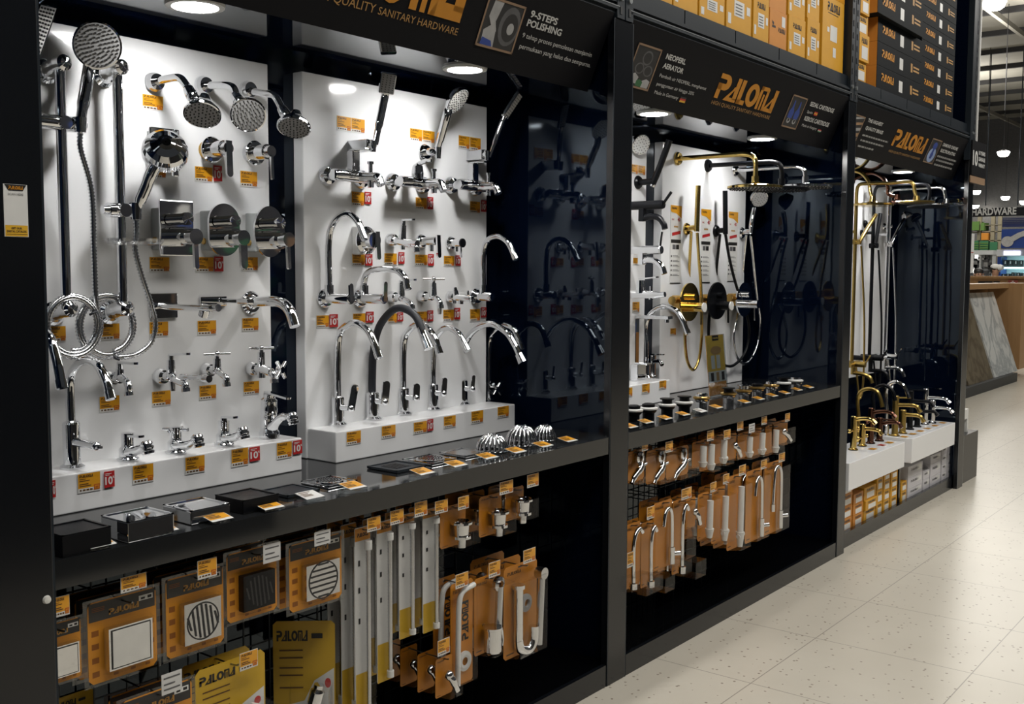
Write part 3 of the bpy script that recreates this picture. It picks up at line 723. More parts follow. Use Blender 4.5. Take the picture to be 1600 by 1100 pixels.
# ================================================================== item helper
def resample(P, step):
    P = [V(p) for p in P]; out = [P[0]]; acc = 0.0
    for a, b in zip(P, P[1:]):
        L = (b - a).length
        if L < 1e-9: continue
        while acc + L >= step:
            t = (step - acc) / L; a = a + (b - a) * t; out.append(a); L = (b - a).length; acc = 0.0
        acc += L
    return out
class It:
    """one article: an Empty with its parts; 2-tuples are photo pixels on the article's own vertical plane y = s.y"""
    def __init__(s, name, label, cat, base, group=None, m='chrome'):
        s.t = thing(name, label, cat, base, group); s.y = s.t.location.y; s.m = m
    def p(s, q, x=None):
        if len(q) == 3: return V(q)
        return at(q[0], q[1], x=x) if x is not None else at(q[0], q[1], y=s.y)
    def esc(s, c, r, m=None, d=0.014, name='flange', x=XP):
        c = at(c[0], c[1], x=x) if len(c) == 2 else V(c)
        MB().lathe([(r, 0), (r, d * .45), (r * .82, d), (0, d * 1.02)], c, X, 26).build(name, m or s.m, s.t); return s
    def tube(s, name, pts, r, m=None, n=14, sm=6, x=None, flat=1.0, up=None):
        MB().tube([s.p(q, x) for q in pts], r, n, 0, sm, True, flat, up).build(name, m or s.m, s.t); return s
    def cyl(s, name, a, b, r, r1=None, m=None, n=20, lip=False):
        a, b = s.p(a), s.p(b); mb = MB().cyl(a, b, r, r1, n)
        if lip:
            d = (b - a).normalized(); mb.cyl(a, a + d * .006, r * 1.22, n=n)
        mb.build(name, m or s.m, s.t); return s
    def bar(s, name, a, b, w, th, m=None, wdir=(0, 1, 0), round_end=True):
        """flat lever from a to b, width w along wdir"""
        a, b = s.p(a), s.p(b); d = (b - a); L = d.length; d.normalize(); wd = V(wdir); wd = (wd - d * wd.dot(d)).normalized(); nn = d.cross(wd)
        pts = []
        k = 8 if round_end else 1
        out = [a + wd * (w / 2), a - wd * (w / 2)]
        if round_end:
            e = b - d * (w / 2)
            out += [e + wd * (-math.cos(PI * i / k) * w / 2) + d * (math.sin(PI * i / k) * w / 2) for i in range(k + 1)]
        else: out += [b - wd * (w / 2), b + wd * (w / 2)]
        MB().prism([q - nn * th / 2 for q in out], nn * th).build(name, m or s.m, s.t); return s
    def tee(s, a, b, L, m=None, name='handle', adir=(0.35, 0.94, 0), r=.0045):
        a, b = s.p(a), s.p(b); d = V(adir).normalized()
        MB().cyl(a, b, .007, .006).cyl(b - d * L / 2, b + d * L / 2, r).ball(b, .009, 12).build(name, m or s.m, s.t); return s
    def cross(s, c, axis, L, m=None, name='cross_handle', r=.0055, stem=.012, roll=0.0):
        c = s.p(c); ax = V(axis).normalized(); u, w = basis(ax); u2 = u * math.cos(roll) + w * math.sin(roll); w2 = ax.cross(u2)
        mb = MB().cyl(c - ax * stem, c + ax * .006, .010)
        for d in (u2, w2): mb.cyl(c - d * L / 2, c + d * L / 2, r, r)
        mb.build(name, m or s.m, s.t); return s
    def ball(s, name, c, r, m=None, sc=(1, 1, 1)):
        MB().ball(s.p(c), r, 18, 0, sc).build(name, m or s.m, s.t); return s
    def mesh(s, name, mb, m=None): mb.build(name, m or s.m, s.t); return s
    def hose(s, pts, r=.0068, m='chrome_soft', name='hose', sm=8, ridged=True):
        P = resample(smooth_path(pts, sm), .0042 if ridged else .01)
        mb = MB(); N = len(P); mb.tube(P, [r * ((1.14 if i % 2 else .80) if ridged else 1) for i in range(N)], 9, 0, 0)
        mb.build(name, m, s.t); return s
    def head(s, c, nrm, R, th=.02, m=None, face='nozzle_grey', dots=3, name='shower_head', dome=.5, ring=True, back=.03):
        """round shower head: body, nozzle face, nozzles"""
        c = s.p(c); nrm = V(nrm).normalized(); u, w = basis(nrm)
        mb = MB().lathe([(0.012, -th - back), (R * .38, -th - back * .9), (R * .68, -th - back * .62), (R * .88, -th - back * .2), (R * .97, -th * .75), (R, -th * .35), (R, 0), (R * .93, .001)] if dome > .4 else [(0.014, -th - back), (R * .45, -th - back * .55), (R * .9, -th * .8), (R, -th * .35), (R, 0), (R * .93, .001)], c, nrm, 32)
        part = mb.build(name, m or s.m, s.t)
        fb = MB().add([c + nrm * .0008 + u * (math.cos(2 * PI * i / 32) * R * .93) + w * (math.sin(2 * PI * i / 32) * R * .93) for i in range(32)], [list(range(32))])
        sub(fb, 'nozzle_face', face, part)
        nb = MB()
        for k in range(1, dots + 1):
            rr = R * .84 * k / dots; n = max(5, int(6.2 * k))
            for j in range(n):
                a = 2 * PI * (j + .3 * k) / n
                q = c + u * (math.cos(a) * rr) + w * (math.sin(a) * rr); nb.cyl(q + nrm * .0008, q + nrm * .003, R * .042, n=6)
        sub(nb, 'nozzles', 'nozzle_dark', part)
        return s

# ------------------------------------------------------------------ price tags
def tag_mesh(seed):
    """unit tag: 1 wide (y) by 1 tall (z), base at the origin, facing +X"""
    r = random.Random(seed); mb = MB(); q = lambda u, v, k: V((k, u - .5, v))
    mb.box((0, -.52, -.03), (.0006, .52, 1.03), 1)
    mb.quad(q(0, .22, .0011), q(1, .22, .0011), q(1, 1, .0011), q(0, 1, .0011), 0)
    mb.quad(q(0, 0, .0011), q(1, 0, .0011), q(1, .22, .0011), q(0, .22, .0011), 1)
    mb.logo(q(.06, .80, .0016), Y, Z, .60, .14, 2)
    for v, w, h in ((.70, .28, .03), (.60, .46, .04), (.42, .40, .05), (.32, .52, .05), (.08, .08, .09)): mb.quad(q(.06, v, .0016), q(.06 + w, v, .0016), q(.06 + w, v + h, .0016), q(.06, v + h, .0016), 2)
    for k in range(3): mb.quad(q(.20 + k * .16, .08, .0016), q(.32 + k * .16, .08, .0016), q(.32 + k * .16, .17, .0016), q(.20 + k * .16, .17, .0016), 2)
    mb.quad(q(.70, .06, .0016), q(.97, .06, .0016), q(.97, .36, .0016), q(.70, .36, .0016), 3)
    mb.quad(q(.745, .115, .002), q(.925, .115, .002), q(.925, .30, .002), q(.745, .30, .002), 0)
    mb.quad(q(.77, .15, .0024), q(.90, .15, .0024), q(.90, .26, .0024), q(.77, .26, .0024), 3)
    return mb
TAGM = ['tag_orange', 'tag_white', 'tag_ink', 'tag_stamp']
_o = tag_mesh(1).build('price_tag', TAGM, origin=(0, 0, 0)); TAG_ME = _o.data; bpy.data.objects.remove(_o)
def red_mesh():
    mb = MB(); q = lambda u, v, k: V((k, u - .5, v))
    mb.box((0, -.5, 0), (.0011, .5, 1), 0)
    mb.text('10', q(.06, .20, .0017), Y, Z, .48, 1, True, width=.74)
    mb.text('%', q(.80, .55, .0017), Y, Z, .14, 1, True, width=.16)
    mb.quad(q(.1, .84, .0017), q(.7, .84, .0017), q(.7, .88, .0017), q(.1, .88, .0017), 1); mb.quad(q(.1, .75, .0017), q(.5, .75, .0017), q(.5, .79, .0017), q(.1, .79, .0017), 1)
    return mb
_o = red_mesh().build('discount_card', ['tag_red', 'tag_white'], origin=(0, 0, 0)); RED_ME = _o.data; bpy.data.objects.remove(_o)
def price_tag(label, x0, y0, x1, y1, x=XP, red=None, double=False, group='orange price tags'):
    """orange tag between photo pixels on plane x; red=(px0, py0, px1, py1) adds the red discount card beside it"""
    xm, ym = (x0 + x1) / 2, (y0 + y1) / 2; xx = x + .0004
    ya, yb = at(x0, ym, x=xx).y, at(x1, ym, x=xx).y; za, zb = at(xm, y1, x=xx).z, at(xm, y0, x=xx).z
    t = thing('price_tag', label, 'price tag', (xx, (ya + yb) / 2, za), group)
    n = 2 if double else 1; w = (yb - ya) / n
    for k in range(n):
        o = bpy.data.objects.new('tag_card', TAG_ME); COL.objects.link(o); o.parent = t; o.location = (0, (k - (n - 1) / 2) * w, 0); o.scale = (1, w * .96, zb - za)
    if red:
        rx, ry = (red[0] + red[2]) / 2, (red[1] + red[3]) / 2
        ra, rb = at(red[0], ry, x=xx).y, at(red[2], ry, x=xx).y; sa, sb = at(rx, red[3], x=xx).z, at(rx, red[1], x=xx).z
        o = bpy.data.objects.new('discount_card', RED_ME); COL.objects.link(o); o.parent = t; o['label'] = 'red discount card reading 10'
        o.location = (0.0022, (ra + rb) / 2 - t.location.y, sa - za); o.scale = (1, rb - ra, sb - sa)
    return t
def shelf_tag(label, px, py, w=.062, d=.05, yaw=0.0, m='tag_orange', z=ZT):
    """small price card lying on a low clear wedge on the counter"""
    c = at(px, py, z=z + .012); t = thing('counter_tag', label, 'price tag', (c.x, c.y, z), 'price tags lying on the counters')
    R = Matrix.Rotation(yaw, 3, 'Z')
    def q(u, v, h): return V((c.x, c.y, z)) + R @ V(((.5 - v) * d, u * w - w / 2, h))
    a = [q(0, 0, .006), q(1, 0, .006), q(1, 1, .016), q(0, 1, .016)]; bt = [q(0, 0, .0005), q(1, 0, .0005), q(1, 1, .0005), q(0, 1, .0005)]
    MB().add(a + bt, [(0, 1, 2, 3), (4, 7, 6, 5), (0, 4, 5, 1), (1, 5, 6, 2), (2, 6, 7, 3), (3, 7, 4, 0)]).build('wedge', 'clear_acrylic', t)
    def r(u, v): return q(u, v, .006 + .010 * v + .0012)
    mb = MB().quad(r(.02, .02), r(.98, .02), r(.98, .98), r(.02, .98), 1).quad(r(.05, .22) + Z * .0004, r(.95, .22) + Z * .0004, r(.95, .95) + Z * .0004, r(.05, .95) + Z * .0004, 0)
    for v, e in ((.78, .6), (.60, .4), (.45, .5), (.32, .5)): mb.quad(r(.1, v) + Z * .0008, r(.1 + e, v) + Z * .0008, r(.1 + e, v + .08) + Z * .0008, r(.1, v + .08) + Z * .0008, 2)
    mb.build('card', [m, 'tag_white', 'tag_ink'], t)
    return t

# ================================================================== white boards and ledges
def board(label, ya, yb, z0, z1, x=XP):
    o = MB().box((XB + .0005, ya, z0), (x, yb, z1), bev=.003).build('display_board', 'white_acrylic'); return tag(o, label, 'display board', 'glossy white display boards')
def ledge(label, ya, yb, xf=-.372, z0=ZT + .0005, z1=ZL, x0=XP + .001):
    o = MB().box((x0, ya, z0), (xf, yb, z1), bev=.003).build('tap_ledge', 'white_acrylic'); return tag(o, label, 'display ledge', 'white tap ledges')
board('glossy white board behind the slide bar showers', 1.034, 2.043, ZT + .001, 2.10)
board('glossy white board behind the black hose tap', 2.174, 3.058, ZT + .001, 2.10)
ledge('long white ledge holding the four short pillar taps', 1.034, 2.046)
ledge('white ledge holding the row of six tall gooseneck taps', 2.18, 3.07)

# ================================================================== slide bar showers (board of the first bay)
def rail(label, top, bot, xo, slider_px, slider_r, dish=None):
    a = at(*top, x=xo); b = at(*bot, x=xo); it = It('slide_bar_shower', label, 'shower set', (XP, a.y, b.z), 'slide bar showers'); y = a.y
    it.tube('rail', [(xo, y, b.z), (xo, y, a.z)], .0125, n=18, sm=0)
    for z in (a.z, b.z):
        mb = MB().tube([(XP, y - .0, z - .012), (XP + .03, y, z - .006), (xo, y, z)], [.024, .020, .019], 18).lathe([(.030, 0), (.030, .006), (.022, .014)], (XP, y, z - .012), X, 24)
        mb.cyl((xo, y, z), (xo + .022, y, z), .021, .019, n=22).lathe([(.019, .022), (.012, .028), (0, .030)], (xo, y, z), X, 22)
        it.mesh('wall_bracket', mb)
    return it
xo = -.435
r1 = rail('chrome slide bar shower with a large round handset, nearest the first post', (93, 99), (103, 483), xo, None, .02)
y = r1.y; zs = at(100, 193, x=xo).z; ye = at(137, 195, x=xo + .02).y
mb = MB().cyl((xo, y - .075, zs), (xo, ye, zs), .019, n=22).cyl((xo - .024, y, zs), (xo + .024, y, zs), .016).cyl((xo + .02, ye - .02, zs + .016), (xo + .02, ye - .02, zs - .02), .017, .014)
r1.mesh('slider', mb)
hb = V((xo + .02, ye - .02, zs)); hc = at(141, 102, x=xo + .02); hd = at(152, 71, x=xo + .045)
n1 = V((.86, -.42, -.26)).normalized(); dn = (hc - hd).normalized()
r1.tube('handset', [hb, hb * .5 + hc * .5 - n1 * .004, hc - n1 * .012, hd - n1 * .020 + dn * .045, hd - n1 * .030], [.0125, .0150, .0160, .015])
r1.head(hd, (.86, -.42, -.26), .057, dots=5)
r1.mesh('handset_button', MB().ball(hc * .8 + hb * .2 + V((.012, -.006, 0)), .007, 12, 0, (.6, 1, 2.2)), 'rubber_black')
def ring_pts(c, rx, ry, a0, turns, x, n=18, grow=0.05, dx=.010):
    out = []
    N = int(abs(turns) * n)
    for i in range(N + 1):
        a = a0 + 2 * PI * turns * i / N; k = 1.06 - .085 * i / n + grow * .4 * math.sin(2.3 * i / n * PI)
        out.append(at(c[0] + rx * k * math.cos(a), c[1] + ry * k * math.sin(a), x=x + dx * math.sin(i * .4)))
    return out
P1 = [hb - Z * .02, hb - Z * .06] + [at(px, py, x=xo + .015) for px, py in ((143, 300), (147, 400), (150, 470))] + ring_pts((113, 508), 42, 47, -.25, 2.3, xo + .012)
r1.hose(P1)
r1.mesh('cable_tie', MB().tube([at(140, 492, x=xo + .03), at(146, 489, x=xo + .036), at(152, 487, x=xo + .03)], .003, 8), 'rubber_black')

r2 = rail('chrome slide bar shower with a domed handset and clear soap dish', (183, 106), (191, 482), xo, None, .02)
y = r2.y; zs = at(188, 329, x=xo).z; ye = at(222, 333, x=xo + .02).y
mb = MB().cyl((xo, y - .035, zs), (xo, ye, zs), .019, n=22).cyl((xo - .024, y, zs), (xo + .026, y, zs), .017).cyl((xo + .02, ye - .018, zs + .02), (xo + .02, ye - .018, zs - .022), .017, .014)
mb.cyl((xo, y - .035, zs), (xo, y - .05, zs), .013, .011)
r2.mesh('slider', mb)
hb = V((xo + .02, ye - .018, zs)); hc = at(241, 262, x=xo + .06); hd = at(259, 232, x=xo + .075)
r2.tube('handset', [hb, hb * .5 + hc * .5, hc, hd - V((.0, 0, .02))], [.0125, .0155, .0165, .014])
r2.head(hd + V((-.02, .01, -.01)), (-.78, .42, -.45), .058, dots=4, back=.028, th=.026)
zc = at(197, 378, x=xo).z
mb = MB(); n = 30; rim = []; inn = []
cy = at(198, 378, x=xo).y
for k, (s, dz) in enumerate(((1, .008), (.97, 0), (.9, -.006), (.6, -.009))):
    rim.append([V((xo + .035 + .058 * s * math.cos(2 * PI * i / n), cy + .078 * s * math.sin(2 * PI * i / n), zc + dz)) for i in range(n)])
for k in range(3): mb.add(rim[k] + rim[k + 1], [(i, (i + 1) % n, n + (i + 1) % n, n + i) for i in range(n)], 0, True)
mb.add(rim[3], [list(range(n))], 0)
r2.mesh('soap_dish', mb, 'clear_dish')
P2 = [hb - Z * .02, hb - Z * .06] + [at(px, py, x=xo + .02) for px, py in ((211, 390), (221, 430), (236, 475), (243, 508), (236, 535), (214, 553), (187, 558))] + ring_pts((167, 508), 43, 47, 1.35, 2.0, xo + .002)
r2.hose(P2)
r2.mesh('cable_tie', MB().tube([at(178, 556, x=xo + .03), at(181, 560, x=xo + .036), at(186, 562, x=xo + .03)], .003, 8), 'rubber_black')
# square rain head near the top, mostly behind the first post
q0 = [at(63, 5, x=-.44), at(91, 11, x=-.44), at(62, 92, x=-.36), at(36, 76, x=-.36)]
it = It('wall_shower', 'flat rectangular shower head beside the top of the first post', 'shower head', (XP, q0[0].y - .05, q0[3].z))
nrm = (q0[1] - q0[0]).cross(q0[3] - q0[0]).normalized()
if nrm.x < 0: nrm = -nrm
it.mesh('head_plate', MB().prism([p - nrm * .012 for p in q0], nrm * .012))
g = lambda u, v: (q0[0] * (1 - u) + q0[1] * u) * (1 - v) + (q0[3] * (1 - u) + q0[2] * u) * v
it.mesh('nozzle_face', MB().quad(g(.07, .04) + nrm * .001, g(.93, .04) + nrm * .001, g(.93, .96) + nrm * .001, g(.07, .96) + nrm * .001), 'plastic_white')
nb = MB()
for i in range(5):
    for j in range(12): nb.cyl(g(.17 + i * .165, .1 + j * .073) + nrm * .001, g(.17 + i * .165, .1 + j * .073) + nrm * .003, .0028, n=6)
it.mesh('nozzles', nb, 'nozzle_dark')
cc = (q0[0] + q0[1] + q0[2] + q0[3]) / 4
it.tube('arm', [(XP, cc.y - .02, cc.z - .01), (XP + .06, cc.y - .02, cc.z), cc - nrm * .012], .011)

# ================================================================== shower arms with round heads
def arm_head(label, fl, arm, neck, face, nrm, R):
    c = at(*fl, x=XP); it = It('wall_shower', label, 'shower head', (XP, c.y, c.z - .1), 'wall arm shower heads')
    it.esc(fl, .026, d=.022)
    it.tube('arm', [(XP, c.y, c.z)] + [tuple(at(*q, y=c.y)) for q in arm], .0105, sm=8)
    f = at(*face, y=c.y); n_ = V(nrm).normalized()
    nk = at(*neck, y=c.y)
    it.mesh('neck', MB().cyl(nk + (nk - f).normalized() * .012, nk - (nk - f).normalized() * .012, .0135, .016).ball(nk - (nk - f).normalized() * .016, .0155, 14))
    it.head(f, nrm, R, th=.018, dots=4, dome=.2, back=(f - nk).length * .75 - .012)
    return it
arm_head('chrome arm shower head, nearest the slide bars', (239, 129), [(262, 123), (281, 122), (293, 136)], (297, 144), (316, 180), (.42, -.42, -.80), .047)
arm_head('chrome arm shower head, middle one of the three arm heads', (316, 134), [(345, 133), (363, 136), (369, 148)], (370, 153), (388, 180), (.70, -.52, -.48), .047)
arm_head('chrome arm shower head, its head reaching over the black gap', (385, 141), [(412, 146), (428, 149), (440, 168)], (443, 174), (459, 200), (.30, -.42, -.86), .047)

# ================================================================== concealed mixers, row under the shower heads
def tagrow(rows, x=XP):
    for r in rows: price_tag(*r[:5], x=x, red=r[5] if len(r) > 5 else None)
c = at(256, 235, x=XP); it = It('concealed_mixer', 'square plated shower mixer half hidden behind the domed handset', 'mixer', (XP, c.y, c.z - .05))
y0, y1 = at(235, 235, x=XP + .03).y, at(281, 235, x=XP + .03).y; z0, z1 = at(258, 266, x=XP + .03).z, at(258, 200, x=XP + .03).z
it.mesh('wall_box', MB().box((XP, y0 + .01, z0 + .01), (XP + .022, y1 - .01, z1 - .01)), 'plastic_grey'); it.mesh('cover_plate', MB().box((XP + .022, y0, z0), (XP + .03, y1, z1), bev=.003))
it.mesh('knob', MB().cyl((XP + .03, (y0 + y1) / 2, (z0 + z1) / 2), (XP + .075, (y0 + y1) / 2, (z0 + z1) / 2), .021)); yk = (y0 + y1) / 2
it.mesh('lever', MB().box((XP + .066, yk - .008, (z0 + z1) / 2 - .075), (XP + .078, yk + .008, (z0 + z1) / 2 - .01), bev=.003))
def round_mixer(label, fl, R, end, lever, m='chrome', lw=.018, brass_back=True):
    c = at(*fl, x=XP + .025); it = It('concealed_mixer', label, 'mixer', (XP, c.y, c.z - R), 'round plate mixers')
    w = V((XP, c.y, c.z))
    it.mesh('inlet_body', MB().cyl(w, w + X * .025, R * .72), 'raw_brass' if brass_back else m)
    it.mesh('cover_plate', MB().lathe([(R, 0), (R, .004), (R * .9, .008), (0, .009)], w + X * .025, X, 30))
    e = at(*end, y=c.y)
    it.mesh('knob', MB().cyl(w + X * .033, V((e.x, c.y, c.z)), R * .62).cyl(V((e.x, c.y, c.z)), V((e.x + .018, c.y, c.z)), R * .5, R * .46))
    a = V((e.x + .016, c.y, c.z + (.02 if lw > .012 else -.01))); b = at(*lever, y=c.y); b.x = e.x + .02
    it.bar('lever', a, b, lw, .008, wdir=(0, 1, 0))
    return it
round_mixer('round concealed mixer with a broad flat lever under the middle arm head', (331, 234), .036, (351, 235), (356, 277), lw=.02)
round_mixer('round concealed mixer with a thin pin lever by the black gap', (398, 239), .035, (418, 238), (424, 281), lw=.008, brass_back=False)
# plates with grey wall boxes
def plate_mixer(label, shape, px0, py0, px1, py1, boxpx, knob_m, lever_w, group=None):
    xp = XP + .055
    cx_, cy_ = (px0 + px1) / 2, (py0 + py1) / 2
    ya, yb = at(px0, cy_, x=xp).y, at(px1, cy_, x=xp).y; za, zb = at(cx_, py1, x=xp).z, at(cx_, py0, x=xp).z
    yc, zc = (ya + yb) / 2, (za + zb) / 2; W, H = yb - ya, zb - za
    it = It('concealed_mixer', label, 'mixer', (XP, yc, za), 'two knob mixers on grey wall boxes')
    it.mesh('wall_box', MB().box((XP, yc - W * .42, zc - H * .40), (xp - .008, yc + W * .42, zc + H * .36), bev=.004), 'plastic_grey')
    it.mesh('inlet', MB().cyl((XP + .02, yc - W * .42 - .004, zc - H * .22), (XP + .02, yc - W * .40, zc - H * .22), .009), 'raw_brass')
    if shape == 'square': it.mesh('cover_plate', MB().box((xp - .008, ya, za), (xp, yb, zb), bev=.003))
    else:
        n = 40; pts = []
        for i in range(n):
            a = 2 * PI * i / n; c, s = math.cos(a), math.sin(a)
            if shape == 'oval': pts.append(V((xp - .008, yc + W / 2 * c, zc + (H - W) / 2 * (1 if s > 0 else -1) + W / 2 * s)))
            else: pts.append(V((xp - .008, yc + W / 2 * c, zc + H / 2 * s)))
        it.mesh('cover_plate', MB().prism(pts, X * .008))
    it.mesh('upper_knob', MB().cyl((xp, yc, zc + H * .16), (xp + .035, yc, zc + H * .16), .015).lathe([(.017, .035), (.017, .05), (0, .051)], (xp, yc, zc + H * .16), X, 20))
    it.mesh('main_knob', MB().cyl((xp, yc, zc - H * .16), (xp + .05, yc, zc - H * .16), .027).cyl((xp + .05, yc, zc - H * .16), (xp + .085, yc, zc - H * .16), .021))
    zk = zc - H * .16
    it.bar('lever', V((xp + .078, yc, zk + (.018 if lever_w > .014 else -.015))), V((xp + .082, yc, zk - .085)), lever_w, .009)
    return it
plate_mixer('square plated mixer with two knobs on a grey wall box', 'square', 250, 313, 303, 400, None, None, .013)
plate_mixer('oblong rounded plate mixer with two knobs and a flat paddle lever', 'oval', 327, 318, 375, 400, None, None, .022)
plate_mixer('oval plate mixer with two knobs beside the black gap', 'round', 398, 322, 445, 402, None, None, .011)
# wall spouts
c = at(256, 477, x=XP); it = It('wall_spout', 'flat curved wall spout on a square plate, just past the hose loops', 'spout', (XP, c.y, c.z - .03), 'wall spouts')
ya, yb = at(233, 477, x=XP).y, at(275, 477, x=XP).y; za, zb = at(255, 497, x=XP).z, at(255, 458, x=XP).z
it.mesh('wall_plate', MB().box((XP, ya, za), (XP + .008, yb, zb), bev=.002))
it.tube('spout', [(XP + .006, c.y - .01, c.z), (274, 480), (310, 481), (334, 482)], .017, flat=.55, up=(0, 0, 1)); it.cyl('aerator', (322, 478), (318, 494), .014); it.tube('tip', [(330, 482), (341, 481)], .010, sm=0)
c = at(345, 470, x=XP); it = It('wall_spout', 'slim square bar spout with a long flat wall plate', 'spout', (XP, c.y, c.z - .02), 'wall spouts')
it.mesh('wall_plate', MB().box((XP, at(311, 470, x=XP).y, at(340, 478, x=XP).z), (XP + .008, at(352, 470, x=XP).y, at(340, 463, x=XP).z), bev=.002))
e = at(392, 467, y=c.y); it.mesh('spout', MB().box((XP + .006, c.y - .012, c.z - .006), (e.x, c.y + .012, c.z + .008), bev=.003))
c = at(391, 473, x=XP); it = It('wall_spout', 'curved round wall spout reaching over the black gap', 'spout', (XP, c.y, c.z - .05), 'wall spouts')
it.esc((391, 473), .034, d=.012); it.tube('spout', [(XP, c.y, c.z), (410, 471), (437, 472), (452, 485), (461, 510)], .0155, sm=8); it.ball('collar', (393, 472), .022, sc=(.8, 1, 1))

# ================================================================== bib taps on the first board
def bib(label, fl, rf, body, spout, hand, m='chrome', rs=.0095, extra=None, rb=.0125):
    c = at(*fl, x=XP); it = It('wall_tap', label, 'tap', (XP, c.y, c.z - .05), 'wall bib taps', m)
    it.esc(fl, rf, d=.024)
    it.tube('body', [(XP + .005, c.y, c.z)] + body, rb)
    it.tube('spout', spout, [rs * 1.15, rs, rs], sm=8)
    it.cyl('aerator', spout[-1], (spout[-1][0] + .6, spout[-1][1] + 6), rs * 1.2)
    k = hand[0]
    if k == 'tee': it.cyl('bonnet', hand[1], hand[2], .0125, .0105); it.tee(hand[2], hand[3], hand[4])
    if k == 'lever': it.cyl('bonnet', hand[1], hand[2], .0125, .0105); it.cyl('stem', hand[2], hand[3], .008); it.bar('lever', hand[3], hand[4], .014, .006)
    if extra: extra(it)
    return it
bib('chrome bib tap with a long lever, tucked behind the tall gooseneck', (172, 590), .020, [(188, 592)], [(186, 588), (196, 594), (201, 604), (201, 612)], ('lever', (187, 592), (187, 577), (187, 566), (214, 568)))
bib('chrome two way bib tap with a hose outlet and long side pipe', (249, 588), .022, [(266, 588)], [(266, 583), (275, 594), (288, 600), (290, 606)], ('lever', (267, 588), (267, 562), (267, 554), (296, 553)),
    extra=lambda it: (it.cyl('hose_outlet', (269, 596), (270, 611), .009, .007), it.tube('side_pipe', [(284, 589), (306, 590), (327, 592)], [.009, .007, .010])))
bib('chrome bib tap with a tee handle between two other taps', (322, 578), .021, [(338, 578)], [(337, 574), (345, 583), (353, 590), (354, 598)], ('tee', (339, 578), (339, 560), (339, 553), .075))
bib('chrome tap with a tee handle and a cross handle by the black gap', (392, 576), .021, [(408, 577), (424, 582)], [(410, 575), (425, 582), (428, 588), (428, 592)], ('tee', (408, 590), (408, 550), (408, 544), .075),
    extra=lambda it: it.cross((439, 578), (.9, .3, 0), .062, roll=.7))

# ================================================================== ledge taps of the first board
def gooseneck(label, base, pole, m='chrome', r=.0115, rb=.021, hb=.085, lever=None, hose=None, tip=None, z=ZL, group='tall gooseneck taps', cross=None):
    b = at(*base, z=z); it = It('gooseneck_tap', label, 'tap', (b.x, b.y, z), group, m)
    it.mesh('base_ring', MB().lathe([(rb * 1.42, 0), (rb * 1.42, .004), (rb * 1.1, .010), (0, .010)], b, Z, 28), 'chrome' if hose else m)
    it.mesh('body', MB().lathe([(rb, .006), (rb, hb), (rb * .9, hb + .005), (r, hb + .008)], b, Z, 26), 'chrome' if hose else m)
    pts = [V((b.x, b.y, z + hb))] + [at(*q, y=b.y) for q in pole]
    pts[1].x = b.x
    it.tube('spout', pts, r, m=hose or m, sm=8)
    e = pts[-1]; d = (pts[-1] - pts[-2]).normalized()
    it.mesh('aerator', MB().cyl(e - d * (.03 if hose else .004), e + d * .016, r * (1.12 if not hose else 1.05), n=18), 'chrome' if hose else m)
    if tip: it.mesh('spray_tip', MB().cyl(e - d * .004, e + d * tip[0], tip[1], tip[1] * 1.15, n=18))
    if lever:
        side, top, w = lever   # photo pixels on the tap plane
        a = at(*side, y=b.y); t_ = at(*top, y=b.y)
        o = V((b.x, b.y, a.z)); a2 = V((a.x, b.y + .0, a.z))
        it.mesh('valve_stem', MB().cyl(o, a2, .0105, .009, n=16).ball(a2, .0115, 14), 'chrome' if hose else m)
        it.bar('lever', a2 - Z * .006, t_, w * 1.5, .006, wdir=(.35, .94, 0), m='chrome' if hose else m)
    if cross:
        a = at(*cross, y=b.y); it.mesh('valve_stem', MB().cyl(V((b.x, b.y, a.z)), a, .010, n=16)); it.cross(a, (1, 0, 0), .058, roll=PI / 4, r=.006)
    return it
gooseneck('tall thin gooseneck tap with a short side pin, on the white ledge', (113, 731), [(113, 600), (117, 575), (134, 563), (153, 570), (166, 595), (171, 614)], lever=((150, 697), (158, 699), .010), hb=.11)
gooseneck('chrome gooseneck tap mostly hidden behind the first post', (22, 748), [(22, 600), (28, 545), (50, 515), (76, 526), (88, 560), (95, 596)], hb=.10)
